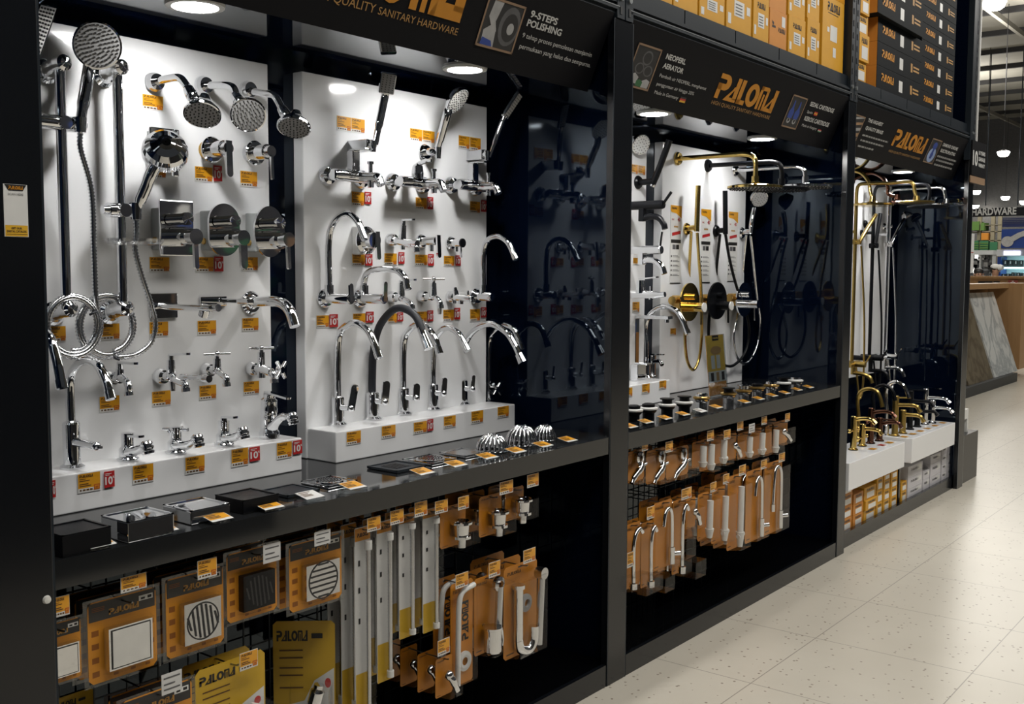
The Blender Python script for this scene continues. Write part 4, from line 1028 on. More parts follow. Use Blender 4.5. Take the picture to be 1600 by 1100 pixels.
def pillar(label, base, hand, spout, aer, m='chrome', rb=.022, hb=.055, z=ZL, group='short pillar taps', big=False):
    b = at(*base, z=z); it = It('pillar_tap', label, 'tap', (b.x, b.y, z), group, m)
    if big: it.mesh('body', MB().tube([b, b + Z * .05 + X * -.003, b + Z * .085], [.03, .025, .024], 20))
    else: it.mesh('body', MB().tube([b, b + Z * .02, b + Z * hb], [rb * 1.25, rb, rb * .72], 20).lathe([(rb * .72, hb), (rb * .72, hb + .016), (0, hb + .017)], b, Z, 20))
    it.tube('spout', [b + Z * .022] + [at(*q, y=b.y) for q in spout], [.019, .015, .0125], sm=6, flat=.8, up=(0, 0, 1))
    a = at(*aer, y=b.y); it.mesh('aerator', MB().lathe([(.010, -.004), (.0155, .0), (.0165, .005), (.0135, .008), (.0165, .011), (.0165, .017), (.0135, .020), (.0165, .024), (.0150, .031), (.0, .032)], a + V((-.010, 0, .016)), V((.35, 0, -.94)), 20))
    k = hand[0]; top = b + Z * (hb + .017)
    if k == 'lever':
        e = at(*hand[1], y=b.y); s_ = V((b.x, b.y, at(*hand[2], y=b.y).z))
        it.mesh('stem', MB().cyl(top - Z * .004, s_, .011, .010, n=16)); it.bar('lever', s_ + Z * .002, e, .018, .006)
    if k == 'cross':
        c = at(*hand[1], y=b.y); c = V((b.x, b.y, c.z)); it.mesh('stem', MB().cyl(top - Z * .004, c, .010, n=16)); it.cross(c, (0, 0, 1), .072, roll=.5, r=.0048)
    if k == 'cap':
        e = at(*hand[1], y=b.y); it.mesh('handle_cap', MB().tube([b + Z * .075, b + Z * .105, b + Z * .13 + X * .004], [.025, .024, .018], 20)); it.bar('lever', b + Z * .135 - X * .01, e, .02, .006)
    return it
pillar('short chrome pillar tap with a flat lever, beside the tall thin gooseneck', (200, 719), ('lever', (223, 682), (195, 681)), [(214, 704), (228, 697)], (232, 702))
pillar('short chrome pillar tap with a cross handle', (275, 708), ('cross', (275, 671)), [(291, 696), (306, 689)], (311, 691))
pillar('short chrome pillar tap with a thin lever, third along the first ledge', (350, 696), ('lever', (370, 652), (346, 652)), [(365, 684), (378, 676)], (382, 679))
pillar('stout chrome basin mixer tap at the far end of the first ledge', (421, 684), ('cap', (453, 623)), [(440, 652), (455, 652)], (459, 656), big=True)

# ---- price tags of the first board
tagrow([('orange price tag under the flange of the nearest arm head', 222, 149, 255, 172),
 ('orange price tag behind the domed handset', 238, 258, 259, 278),
 ('orange price tag with red card under the broad lever mixer', 304, 261, 332, 284, (333, 259, 346, 283)),
 ('orange price tag under the pin lever round mixer', 375, 268, 402, 292),
 ('orange price tag under the square plated mixer', 233, 402, 265, 425),
 ('orange price tag with red card under the oblong plate mixer', 305, 402, 334, 425, (334, 401, 348, 424)),
 ('orange price tag under the oval plate mixer', 377, 402, 403, 423),
 ('orange price tag inside the hose loop nearest the first post', 74, 510, 103, 534),
 ('orange price tag inside the second hose loop', 154, 506, 187, 531),
 ('orange price tag crossed by the falling shower hose', 233, 503, 263, 526),
 ('orange price tag under the slim square bar spout', 308, 501, 338, 523),
 ('orange price tag under the curved round wall spout', 378, 497, 404, 517),
 ('orange price tag under the bib tap behind the gooseneck', 155, 619, 187, 643),
 ('orange price tag under the two way bib tap', 237, 611, 267, 634),
 ('orange price tag under the tee handled bib tap', 311, 602, 338, 624),
 ('orange price tag under the tap with tee and cross handles', 380, 596, 405, 616)])
tagrow([('price tag with red card cut by the first post, on the white ledge', 62, 754, 79, 778, (79, 750, 86, 777)),
 ('orange price tag with red card under the tall thin gooseneck', 121, 739, 157, 768, (162, 736, 178, 761)),
 ('orange price tag under the short flat lever pillar tap', 207, 726, 240, 754),
 ('orange price tag under the cross handled pillar tap', 289, 713, 320, 739),
 ('orange price tag with red card under the third short pillar tap', 361, 701, 388, 728, (389, 698, 405, 720)),
 ('orange price tag with red card under the stout basin mixer', 432, 691, 456, 716, (457, 688, 471, 709))], x=-.3715)
# ================================================================== second board of the first bay: bath mixers with handsets
def bath_mixer(label, f1, dy, ry, m='chrome', lever='square'):
    """wall mixer: two inlets, a bar along the wall, spout, diverter"""
    c = at(*f1, x=XP); it = It('bath_mixer', label, 'mixer', (XP, c.y + dy / 2, c.z - .06), 'bath mixers with handsets', m)
    for k, yy_ in enumerate((c.y, c.y + dy)):
        it.mesh('flange', MB().lathe([(.031, 0), (.031, .006), (.026, .018), (.016, .022)], (XP, yy_, c.z), X, 26).cyl((XP, yy_, c.z), (XP + .055, yy_, c.z), .015))
    xb = XP + .062
    it.mesh('bar', MB().cyl((xb, c.y - .018, c.z), (xb, c.y + dy + .018, c.z), .0185, n=24).cyl((xb, c.y - .026, c.z), (xb, c.y - .018, c.z), .0165).cyl((xb, c.y + dy + .018, c.z), (xb, c.y + dy + .030, c.z), .0165, .013))
    ym = c.y + dy * .55
    it.tube('spout', [(xb, ym, c.z), (xb + .05, ym, c.z - .002), (xb + .085, ym, c.z - .006), (xb + .10, ym, c.z - .03)], [.016, .0145, .0135], sm=6)
    it.mesh('diverter', MB().cyl((xb + .055, ym, c.z + .012), (xb + .055, ym, c.z + .038), .0065).cyl((xb + .055, ym, c.z + .036), (xb + .055, ym, c.z + .044), .010).cyl((xb + .055, ym, c.z - .012), (xb + .055, ym, c.z - .036), .010))
    if lever == 'square':
        it.mesh('lever_block', MB().box((xb - .014, ym - .035, c.z + .016), (xb + .014, ym - .005, c.z + .078), bev=.003).box((xb - .010, ym - .030, c.z + .078), (xb + .06, ym - .010, c.z + .084), bev=.002))
    else:
        it.mesh('lever_block', MB().lathe([(.019, .012), (.021, .03), (.018, .055), (.008, .064), (0, .065)], (xb, ym - .02, c.z), Z, 24).tube([(xb, ym - .02, c.z + .058), (xb + .03, ym - .02, c.z + .068), (xb + .062, ym - .02, c.z + .070)], [.011, .008, .006], 12, flat=.6))
    it.ym = ym; it.zc = c.z; it.xb = xb
    return it
m1 = bath_mixer('square bath mixer nearest the black gap, its slim handset standing up', (509, 275), .145, 0)
m2 = bath_mixer('round bath mixer in the middle of the upper row', (612, 285), .145, 0, lever='round')
m3 = bath_mixer('square bath mixer at the far edge of the board', (703, 290), .135, 0)
# holders and handsets
def holder_block(label, wl, out, w):
    c = at(*wl, x=XP); it = It('handset_holder', label, 'holder', (XP, c.y, c.z - .02), 'handset holders'); e = at(*out, y=c.y)
    it.mesh('block', MB().box((XP, c.y, c.z - .018), (e.x, c.y + w, c.z + .018), bev=.002)); it.e = V((e.x, c.y + w / 2, c.z))
    it.mesh('outlet', MB().cyl(it.e - X * .02, it.e + X * .014, .013).cyl(it.e + X * .010 + Z * .012, it.e + X * .010 - Z * .022, .012, .009))
    return it
h1 = holder_block('square chrome holder carrying the slim square handset', (543, 229), (573, 224), .035)
h3 = holder_block('square holder block at the far edge of the board', (729, 243), (753, 242), .03)
c = at(662, 238, x=XP); h2 = It('handset_holder', 'round chrome holder carrying the oval handset', 'holder', (XP, c.y, c.z - .02), 'handset holders')
h2.esc((662, 238), .028, d=.016); h2.tube('arm', [(XP, c.y, c.z), (XP + .03, c.y, c.z), (XP + .05, c.y + .01, c.z - .005)], .013); h2.mesh('outlet', MB().cyl((XP + .055, c.y + .012, c.z + .014), (XP + .055, c.y + .012, c.z - .024), .013, .010))
def slab_handset(label, b, t_, head, n, hw, hh, th=.016, rnd=.006, hm='plastic_white', r=.013, dots=(4, 8)):
    """b, t_ world points of the handle; head = world centre of the face"""
    n = V(n).normalized(); it = It('hand_shower', label, 'hand shower', b, 'handsets of the bath mixers')
    ax = (head - t_).normalized(); ax = (ax - n * ax.dot(n)).normalized(); u = ax.cross(n)
    it.mesh('handle', MB().tube([b, b * .5 + t_ * .5, t_, t_ + ax * .02], [r * .8, r, r * 1.05], 16, flat=.8, up=n))
    R = Matrix((u, ax, n)).transposed()
    part = MB().box(head - V((hw / 2, hh / 2, th)), head + V((hw / 2, hh / 2, 0)), 0, rnd, R, head).build('head', 'chrome', it.t)
    fb = MB().add([head + R @ V((sx * hw * .43, sy * hh * .45, .0008)) for sx, sy in ((-1, -1), (1, -1), (1, 1), (-1, 1))], [(0, 1, 2, 3)]); sub(fb, 'nozzle_face', hm, part)
    nb = MB()
    for i in range(dots[0]):
        for j in range(dots[1]):
            q = head + R @ V(((i / (dots[0] - 1) - .5) * hw * .66, (j / (dots[1] - 1) - .5) * hh * .76, 0)); nb.cyl(q + n * .001, q + n * .003, .0017, n=6)
    sub(nb, 'nozzles', 'nozzle_dark', part)
    return it
b = h1.e + X * .010 + Z * .012
slab_handset('slim square handset with a dotted head standing above the first bath mixer', at(586, 226, x=b.x), at(601, 152, x=b.x + .02), at(606, 131, x=b.x + .045), (.80, -.52, -.30), .052, .066, hm='nozzle_grey')
c = V((XP + .055, h2.t.location.y + .012, at(662, 238, x=XP).z + .014))
it = It('hand_shower', 'slanted oval handset of the middle bath mixer, its head up by the canopy', 'hand shower', c, 'handsets of the bath mixers')
hd = at(716, 158, x=XP + .135); hc = at(698, 180, x=XP + .10)
it.tube('handle', [c, c * .5 + hc * .5, hc, hc * .4 + hd * .6 - V((.015, 0, -.01))], [.0115, .014, .015, .013])
it.head(hd, (.74, .16, -.62), .050, th=.014, dots=4, face='plastic_white', back=.02)
b = h3.e + X * .010 + Z * .012
slab_handset('long paddle handset leaning over the black side wall', at(765, 246, x=b.x), at(786, 188, x=b.x + .035), at(802, 166, x=b.x + .065), (.86, .1, -.50), .034, .105, r=.011, hm='plastic_white', dots=(3, 9))
# ---- middle row
def wall_gooseneck(label, fl, body_end, pole, lever, r=.0105, drop=0.0):
    c = at(*fl, x=XP); it = It('wall_gooseneck_tap', label, 'tap', (XP, c.y, c.z - .04), 'wall gooseneck taps')
    it.esc(fl, .030, d=.016); e = at(*body_end, y=c.y); e.z = c.z
    it.mesh('body', MB().cyl((XP + .01, c.y, c.z), (e.x, c.y, c.z), .0165, n=22).cyl((e.x, c.y, c.z), (e.x + .004, c.y, c.z), .014))
    pts = [at(*q, y=c.y) for q in pole]; pts[1].x = pts[0].x = (pts[0].x + pts[1].x) / 2
    it.mesh('collar', MB().cyl((pts[0].x, c.y, c.z), (pts[0].x, c.y, c.z + .042), .0145, n=20))
    it.tube('spout', [V((pts[0].x, c.y, c.z + .03))] + pts[1:], r, sm=8); d = (pts[-1] - pts[-2]).normalized(); it.mesh('aerator', MB().cyl(pts[-1] - d * .004, pts[-1] + d * .014, r * 1.15))
    if lever: it.bar('lever', V((e.x + .004, c.y, c.z - .008)), at(*lever, y=c.y), .016, .006)
    return it
wall_gooseneck('tall wall gooseneck tap at the left side of the board', (506, 466), (548, 470), [(514, 466), (514, 378), (522, 347), (541, 334), (558, 345), (568, 368)], (548, 443))
wall_gooseneck('low flat arched wall tap in the middle of the lower row', (561, 466), (600, 470), [(569, 466), (569, 440), (574, 427), (590, 421), (618, 422), (632, 433), (636, 446)], (602, 440))
wall_gooseneck('tall wall gooseneck tap with a blue ringed knob at the far edge', (742, 463), (768, 464), [(755, 462), (755, 400), (761, 377), (777, 369), (793, 378), (804, 400)], None)
it = MB()
c = at(556, 376, x=XP); it = It('concealed_mixer', 'round plate mixer half hidden behind the tall wall gooseneck', 'mixer', (XP, c.y, c.z - .04))
it.mesh('inlet_body', MB().box((XP, c.y - .018, c.z - .045), (XP + .035, c.y + .018, c.z + .045), bev=.004), 'plastic_white')
it.mesh('cover_plate', MB().lathe([(.045, 0), (.045, .005), (.035, .012), (0, .013)], (XP + .035, c.y + .01, c.z), X, 30)); it.mesh('knob', MB().cyl((XP + .045, c.y + .01, c.z), (XP + .078, c.y + .01, c.z), .026))
it.bar('lever', V((XP + .082, c.y + .015, c.z + .028)), V((XP + .088, c.y + .015, c.z - .062)), .018, .007)
bib('chrome two way bib tap with a long top lever above the flat arched tap', (609, 375), .022, [(628, 378), (645, 381)], [(627, 378), (640, 383), (648, 385), (650, 388)], ('lever', (629, 374), (630, 352), (630, 344), (648, 343)), extra=lambda it: (it.cyl('hose_outlet', (629, 382), (629, 390), .008), it.cyl('side_valve', (640, 379), (652, 381), .012)))
c = at(657, 377, x=XP); it = It('concealed_valve', 'wall valve with a broad dark paddle lever', 'valve', (XP, c.y, c.z - .05), 'wall stop valves')
it.esc((657, 377), .024); it.cyl('body', (XP + .01, c.y, c.z), (XP + .075, c.y, c.z), .0145); it.bar('lever', V((XP + .082, c.y, c.z + .02)), V((XP + .086, c.y, c.z - .058)), .018, .007); it.mesh('outlet', MB().cyl((XP + .05, c.y, c.z - .01), (XP + .05, c.y, c.z - .035), .008))
c = at(703, 380, x=XP); it = It('concealed_valve', 'wall valve with a round end cap and thin pin lever', 'valve', (XP, c.y, c.z - .04), 'wall stop valves')
it.esc((703, 380), .024); it.cyl('body', (XP + .01, c.y, c.z), (XP + .058, c.y, c.z), .014); it.mesh('end_cap', MB().lathe([(.016, 0), (.016, .006), (0, .007)], (XP + .056, c.y, c.z), X, 20), 'matt_black'); it.bar('lever', V((XP + .05, c.y, c.z - .01)), V((XP + .052, c.y, c.z - .052)), .008, .005); it.mesh('outlet', MB().cyl((XP + .03, c.y, c.z - .01), (XP + .03, c.y, c.z - .03), .007))
# ---- lower row
bib('chrome bib tap standing right behind the flat arched tap', (610, 464), .020, [(626, 465)], [(624, 463), (634, 469), (641, 474), (643, 477)], ('lever', (627, 465), (627, 442), (627, 438), (650, 437)))
bib('chrome bib tap with a tee handle and tapered hose nozzle', (657, 463), .021, [(675, 464)], [(674, 462), (682, 466), (687, 472), (688, 476)], ('tee', (677, 462), (677, 442), (677, 436), .085), extra=lambda it: it.cyl('hose_nozzle', (687, 477), (687, 491), .010, .006))
bib('chrome double valve with two small outlets', (702, 464), .021, [(718, 465), (736, 466)], [(734, 466), (736, 466), (738, 467)], ('lever', (712, 462), (711, 454), (711, 451), (713, 450)), extra=lambda it: (it.cyl('outlet', (709, 468), (709, 474), .009), it.cyl('outlet', (720, 468), (720, 475), .009), it.cyl('pin', (731, 463), (731, 454), .004)))
# ---- tall goosenecks on the ledge
gooseneck('chrome gooseneck tap with a slanted lever, first on the six tap ledge', (528, 664), [(527, 575), (530, 525), (543, 508), (558, 505), (575, 517), (584, 535), (590, 552)], lever=((548, 638), (555, 600), .016))
gooseneck('kitchen tap with a thick black flexible hose neck', (582, 655), [(583, 592), (584, 545), (593, 510), (612, 486), (630, 482), (650, 495), (662, 525)], hose='rubber_black', r=.0125, rb=.023, lever=((601, 628), (604, 595), .017), tip=(.045, .0135))
gooseneck('chrome gooseneck tap with an upright lever, third on the six tap ledge', (630, 647), [(630, 570), (632, 530), (643, 512), (656, 506), (670, 515), (680, 530), (685, 546)], lever=((650, 622), (651, 599), .016))
gooseneck('chrome gooseneck tap with a small tilted lever, fourth on the six tap ledge', (676, 640), [(677, 575), (679, 535), (688, 518), (700, 512), (714, 519), (722, 530), (728, 542)], lever=((693, 615), (695, 590), .013))
gooseneck('chrome gooseneck tap with a wide arch and ribbed spray end', (722, 632), [(722, 580), (723, 550), (737, 520), (764, 506), (790, 518), (804, 538), (812, 555)], lever=((738, 608), (740, 586), .009), tip=(.03, .015))
gooseneck('chrome gooseneck tap with a cross handle at the far end of the ledge', (763, 625), [(763, 570), (765, 530), (775, 515), (788, 508), (802, 514), (809, 527), (813, 540)], cross=(776, 608), hb=.06, rb=.017)
# ---- price tags of the second board
for a in [('double orange price tag beside the slim square handset', 526, 184, 570, 206), ('double orange price tag left of the oval handset', 640, 203, 679, 222), ('double orange price tag left of the paddle handset', 716, 214, 751, 234)]:
    price_tag(*a, double=True)
tagrow([('orange price tag with red card under the square bath mixer nearest the gap', 549, 300, 569, 322, (569, 300, 579, 319)),
 ('orange price tag with red card under the middle bath mixer', 649, 309, 667, 327, (667, 308, 676, 327)),
 ('orange price tag with red card under the far bath mixer', 734, 315, 750, 333, (751, 313, 759, 331)),
 ('orange price tag with red card under the half hidden round mixer', 550, 397, 570, 415, (570, 397, 581, 415)),
 ('orange price tag with red card under the two way bib tap', 600, 396, 620, 414, (622, 394, 631, 412)),
 ('orange price tag with red card behind the dark paddle lever', 648, 398, 668, 415, (668, 397, 677, 415)),
 ('orange price tag with red card under the pin lever valve', 693, 400, 710, 416, (711, 399, 719, 415)),
 ('orange price tag with red card under the tall wall gooseneck', 494, 493, 514, 512, (514, 491, 527, 511)),
 ('orange price tag with red card under the flat arched tap', 551, 490, 571, 507, (571, 487, 583, 504)),
 ('orange price tag with red card behind the black hose neck', 606, 490, 620, 505, (620, 488, 629, 502)),
 ('orange price tag with red card under the hose nozzle bib tap', 650, 487, 667, 503, (667, 485, 676, 502)),
 ('orange price tag with red card under the double valve', 692, 484, 709, 502, (709, 481, 718, 499)),
 ('orange price tag with red card under the blue ringed gooseneck tap', 734, 483, 750, 502, (751, 480, 759, 496))])
tagrow([('orange price tag under the first gooseneck of the six tap ledge', 541, 674, 564, 694), ('orange price tag under the black hose tap', 596, 665, 618, 684),
 ('orange price tag with red card under the third gooseneck', 646, 659, 667, 677, (667, 655, 676, 673)), ('orange price tag under the fourth gooseneck', 693, 650, 712, 668),
 ('orange price tag under the wide arch gooseneck', 736, 642, 755, 661), ('orange price tag under the far cross handle gooseneck', 777, 635, 795, 652)], x=-.3715)

# ================================================================== floor drains and grates on the first counter
def drain_box(label, TL, TR, BR, BL, h, m, top='same', kind='square'):
    """square drain lying on the counter; corner pixels of its top face at z = ZT + h"""
    zt = ZT + h; q = [at(*p, z=zt) for p in (BL, BR, TR, TL)]
    c = sum(q, V()) / 4; t = thing('floor_drain', label, 'floor drain', (c.x, c.y, ZT + .0005), 'floor drains on the first counter')
    s = (((q[1] - q[0]).length + (q[2] - q[3]).length) / 4, ((q[3] - q[0]).length + (q[2] - q[1]).length) / 4); s = min(max((s[0] + s[1]) / 2, .055), .085)
    lo, hi = V((c.x - s, c.y - s, ZT + .0008)), V((c.x + s, c.y + s, zt))
    lo.x = max(lo.x, -.355); hi.x = min(hi.x, -.012)
    MB().box(lo, hi, bev=.002).build('body', m, t)
    mb = MB(); w = .006
    for a, b2 in (((lo.x, lo.y), (hi.x, lo.y + w)), ((lo.x, hi.y - w), (hi.x, hi.y)), ((lo.x, lo.y), (lo.x + w, hi.y)), ((hi.x - w, lo.y), (hi.x, hi.y))): mb.box((a[0], a[1], zt), (b2[0], b2[1], zt + .002))
    mb.build('rim', m, t)
    if kind == 'grate':
        g = MB(); n = 7
        for k in range(n): g.box((lo.x + .03, lo.y + .03 + k * (hi.y - lo.y - .06) / n, zt), (hi.x - .03, lo.y + .03 + (k + .45) * (hi.y - lo.y - .06) / n, zt + .0012))
        g.build('slots', 'nozzle_dark', t)
    if kind == 'round':
        cc = V(((lo.x + hi.x) / 2, (lo.y + hi.y) / 2, zt)); r = (hi.x - lo.x) * .36
        MB().lathe([(r, 0), (r, .003), (r * .9, .004), (0, .004)], cc, Z, 30).build('round_grate', 'chrome', t)
        nb = MB()
        for k in range(1, 5):
            for j in range(6 * k): nb.cyl(cc + V((r * k / 5 * math.cos(j / (6 * k) * 2 * PI), r * k / 5 * math.sin(j / (6 * k) * 2 * PI), .004)), cc + V((r * k / 5 * math.cos(j / (6 * k) * 2 * PI), r * k / 5 * math.sin(j / (6 * k) * 2 * PI), .0046)), .003, n=6)
        nb.build('holes', 'nozzle_dark', t)
    return t
drain_box('thick matt black floor drain beside the first post', (58, 829), (127, 811), (176, 822), (100, 838), .045, 'matt_black')
drain_box('thick mirror chrome floor drain beside the black one', (158, 804), (225, 793), (276, 806), (208, 818), .045, 'chrome')
drain_box('thick mirror chrome floor drain under the third short tap tag', (260, 790), (314, 778), (352, 786), (302, 800), .032, 'chrome')
drain_box('thick matt black floor drain in the middle of the first counter', (342, 774), (393, 763), (430, 771), (378, 785), .032, 'matt_black')
drain_box('thin dark grey floor drain under the stout basin mixer', (421, 768), (452, 757), (492, 764), (449, 775), .007, 'steel_dark')
drain_box('thin floor drain with a round dotted grate shining under the lamp', (478, 752), (520, 745), (554, 751), (505, 759), .007, 'chrome', kind='round')
drain_box('thin chrome slotted floor drain below the six tap ledge', (583, 729), (612, 719), (662, 727), (622, 738), .007, 'steel_dark', kind='grate')
drain_box('thin chrome round grate floor drain below the six tap ledge', (637, 717), (668, 709), (710, 717), (675, 727), .007, 'chrome', kind='round')
drain_box('thin grey floor drain next to the domed roof grates', (692, 709), (716, 701), (757, 704), (730, 713), .007, 'chrome_soft')
def dome_grate(label, px, py, R, H):
    c = at(px, py, z=ZT + .004); t = thing('dome_grate', label, 'dome grate', (c.x, c.y, ZT + .0005), 'domed roof drain grates')
    MB().lathe([(R * 1.16, 0), (R * 1.16, .004), (R, .006), (R * .92, .004), (R * .92, 0)], t.location, Z, 36).build('base_ring', 'chrome', t)
    rb = MB(); n = 18
    for k in range(n):
        a = 2 * PI * k / n
        pts = [V((t.location.x, t.location.y, ZT + .004)) + V((R * math.cos(ph) * math.cos(a), R * math.cos(ph) * math.sin(a), H * math.sin(ph))) for ph in [i * 1.32 / 7 for i in range(8)]]
        rb.tube(pts, .0042, 6, 0, 1)
    rb.build('ribs', 'chrome', t)
    MB().lathe([(R * .30, H * .965), (R * .30, H * .99), (R * .2, H * 1.02), (0, H * 1.02)], t.location + Z * .004, Z, 24).build('cap', 'chrome', t)
dome_grate('chrome domed grate beside the thin grey floor drain', 769, 703, .050, .052)
dome_grate('largest chrome domed grate, the middle one of three', 815, 693, .052, .062)
dome_grate('smallest chrome domed grate, nearest the black side wall', 851, 686, .038, .050)
for lb, px, py in [('price card in front of the thick black drain by the first post', 153, 847), ('price card in front of the first thick chrome drain', 252, 825), ('price card in front of the second thick chrome drain', 339, 807),
                   ('price card in front of the middle thick black drain', 420, 789), ('price card in front of the round dotted drain', 551, 758),
                   ('price card in front of the chrome slotted drain', 660, 736), ('price card in front of the thin round grate drain', 712, 724), ('price card in front of the thin grey drain', 761, 712),
                   ('price card in front of the first domed grate', 806, 703), ('price card in front of the largest domed grate', 848, 694), ('price card lying alone before the black side wall', 887, 686)]:
    shelf_tag(lb, px, py)
shelf_tag('plain white price card in front of the thin dark grey drain', 484, 773, m='tag_white')
# ================================================================== hanging goods below the counters
def pack_geom(TL, TR, BR, BL, x):
    ml = ((TL[0] + BL[0]) / 2, (TL[1] + BL[1]) / 2); mr = ((TR[0] + BR[0]) / 2, (TR[1] + BR[1]) / 2)
    mt = ((TL[0] + TR[0]) / 2, (TL[1] + TR[1]) / 2); mb_ = ((BL[0] + BR[0]) / 2, (BL[1] + BR[1]) / 2)
    return at(*ml, x=x).y, at(*mr, x=x).y, at(*mb_, x=x).z, at(*mt, x=x).z
class Pack:
    """hanging blister pack: local u (along the wall), v (up), k (towards the aisle); yaw turns it about its hanging line"""
    def __init__(s, label, geo, x, yaw=0.0, group=None, tilt=0.0):
        s.y0, s.y1, s.z0, s.z1 = geo; s.W = s.y1 - s.y0; s.H = s.z1 - s.z0; s.x = x
        s.t = thing('blister_pack', label, 'blister pack', (x, (s.y0 + s.y1) / 2, s.z0), group or 'hanging blister packs')
        s.R = Matrix.Rotation(yaw, 3, 'Z')
    def q(s, u, v, k=0.0): return V((s.x, (s.y0 + s.y1) / 2, s.z0)) + s.R @ V((k, (u - .5) * s.W, v * s.H))
    def rect(s, mb, u0, v0, u1, v1, k, mi=0): return mb.quad(s.q(u0, v0, k), s.q(u1, v0, k), s.q(u1, v1, k), s.q(u0, v1, k), mi)
    def slab(s, mb, u0, v0, u1, v1, k0, k1, mi=0):
        a = [s.q(u0, v0, k0), s.q(u1, v0, k0), s.q(u1, v1, k0), s.q(u0, v1, k0)]; return mb.prism(a, s.R @ V((k1 - k0, 0, 0)), mi)
    def U(s): return s.R @ Y
    def card(s, base, mats, paint=None, th=.0012, rounded=True):
        mb = MB(); r = .06; ra = r * s.H / s.W if False else r
        pts = [(r, 0), (1 - r, 0), (1, r * s.W / s.H), (1, 1 - r * s.W / s.H), (1 - r, 1), (r, 1), (0, 1 - r * s.W / s.H), (0, r * s.W / s.H)]
        mb.prism([s.q(u, v, 0) for u, v in pts], s.R @ V((th, 0, 0)), 0)
        if paint: paint(mb)
        mb.build('backing_card', [base] + mats, s.t); return s
    def blister(s, u0, v0, u1, v1, k, k0=.002, flange=False):
        mb = MB(); du, dv = .05 * (u1 - u0), .03 * (v1 - v0)
        a = [s.q(u0, v0, k0), s.q(u1, v0, k0), s.q(u1, v1, k0), s.q(u0, v1, k0)]; b = [s.q(u0 + du, v0 + dv, k), s.q(u1 - du, v0 + dv, k), s.q(u1 - du, v1 - dv, k), s.q(u0 + du, v1 - dv, k)]
        mb.add(a + b, [(4, 5, 6, 7), (0, 1, 5, 4), (1, 2, 6, 5), (2, 3, 7, 6), (3, 0, 4, 7)])
        if flange:
            for (a0, b0, a1, b1) in ((-.06, -.04, 1.06, 0.005), (-.06, .995, 1.06, 1.035), (-.06, .005, .005, .995), (.995, .005, 1.06, .995)): s.rect(mb, a0, b0, a1, b1, k0 - .001, 1)
        mb.build('clear_blister', ['clear_plastic', 'clear_edge'], s.t); return s
    def part(s, name, mb, mats): mb.build(name, mats, s.t); return s
def peg_hook(label, pack_x, y, z, flag=None, fm='orange', x_end=-.02):
    t = thing('peg_hook', label, 'hook', (-.28, y, z), 'wire peg hooks')
    MB().tube([(-.497, y, z), (-.2, y, z), (x_end - .02, y, z), (x_end, y, z + .006)], .0022, 8, 0, 2).build('wire', 'wire_steel', t)
    if flag:
        (x0, y0, x1, y1) = flag; xm, ym = (x0 + x1) / 2, (y0 + y1) / 2; xx = x_end + .004
        ya, yb = at(x0, ym, x=xx).y, at(x1, ym, x=xx).y; za, zb = at(xm, y1, x=xx).z, at(xm, y0, x=xx).z
        if fm == 'orange':
            o = bpy.data.objects.new('price_flag', TAG_ME); COL.objects.link(o); o.parent = t; o.location = V((xx, (ya + yb) / 2, za)) - t.location; o.scale = (1, yb - ya, zb - za)
        else:
            mb = MB().box((xx, ya, za), (xx + .001, yb, zb), 0)
            for v, w in ((.75, .8), (.45, .55), (.2, .8)): mb.quad(*[V((xx + .0016, ya + (yb - ya) * u, za + (zb - za) * vv)) for u, vv in ((.1, v), (.1 + w, v), (.1 + w, v + .07), (.1, v + .07))], 1)
            mb.build('price_flag', ['card_white', 'photo_grey'], t)
    return t
def grid_panel(label, y0, y1, z0, z1):
    mb = MB(); x = -.50
    n = int((y1 - y0) / .10) + 1; k = int((z1 - z0) / .10) + 1
    for i in range(n + 1):
        y = y0 + (y1 - y0) * i / n; mb.box((x - .002, y - .002, z0), (x + .002, y + .002, z1))
    for i in range(k + 1):
        z = z0 + (z1 - z0) * i / k; mb.box((x - .0045, y0, z - .002), (x - .0005, y1, z + .002))
    o = mb.build('wire_grid', 'grid_steel'); tag(o, label, 'wire grid', 'wire grids behind the hooks')
grid_panel('grey wire grid behind the hanging packs of the first bay', 1.06, 2.98, .10, .83)
grid_panel('grey wire grid behind the hanging packs of the middle bay', 3.25, 5.20, .10, .83)

def behind(p, n, dx, labels, dz=0.0, dy=0.0):
    for k in range(n): dup(p.t, p.t.location + V((-dx * (k + 1), dy * (k + 1), dz)), labels % (ORD[k + 1]) if '%' in labels else labels)

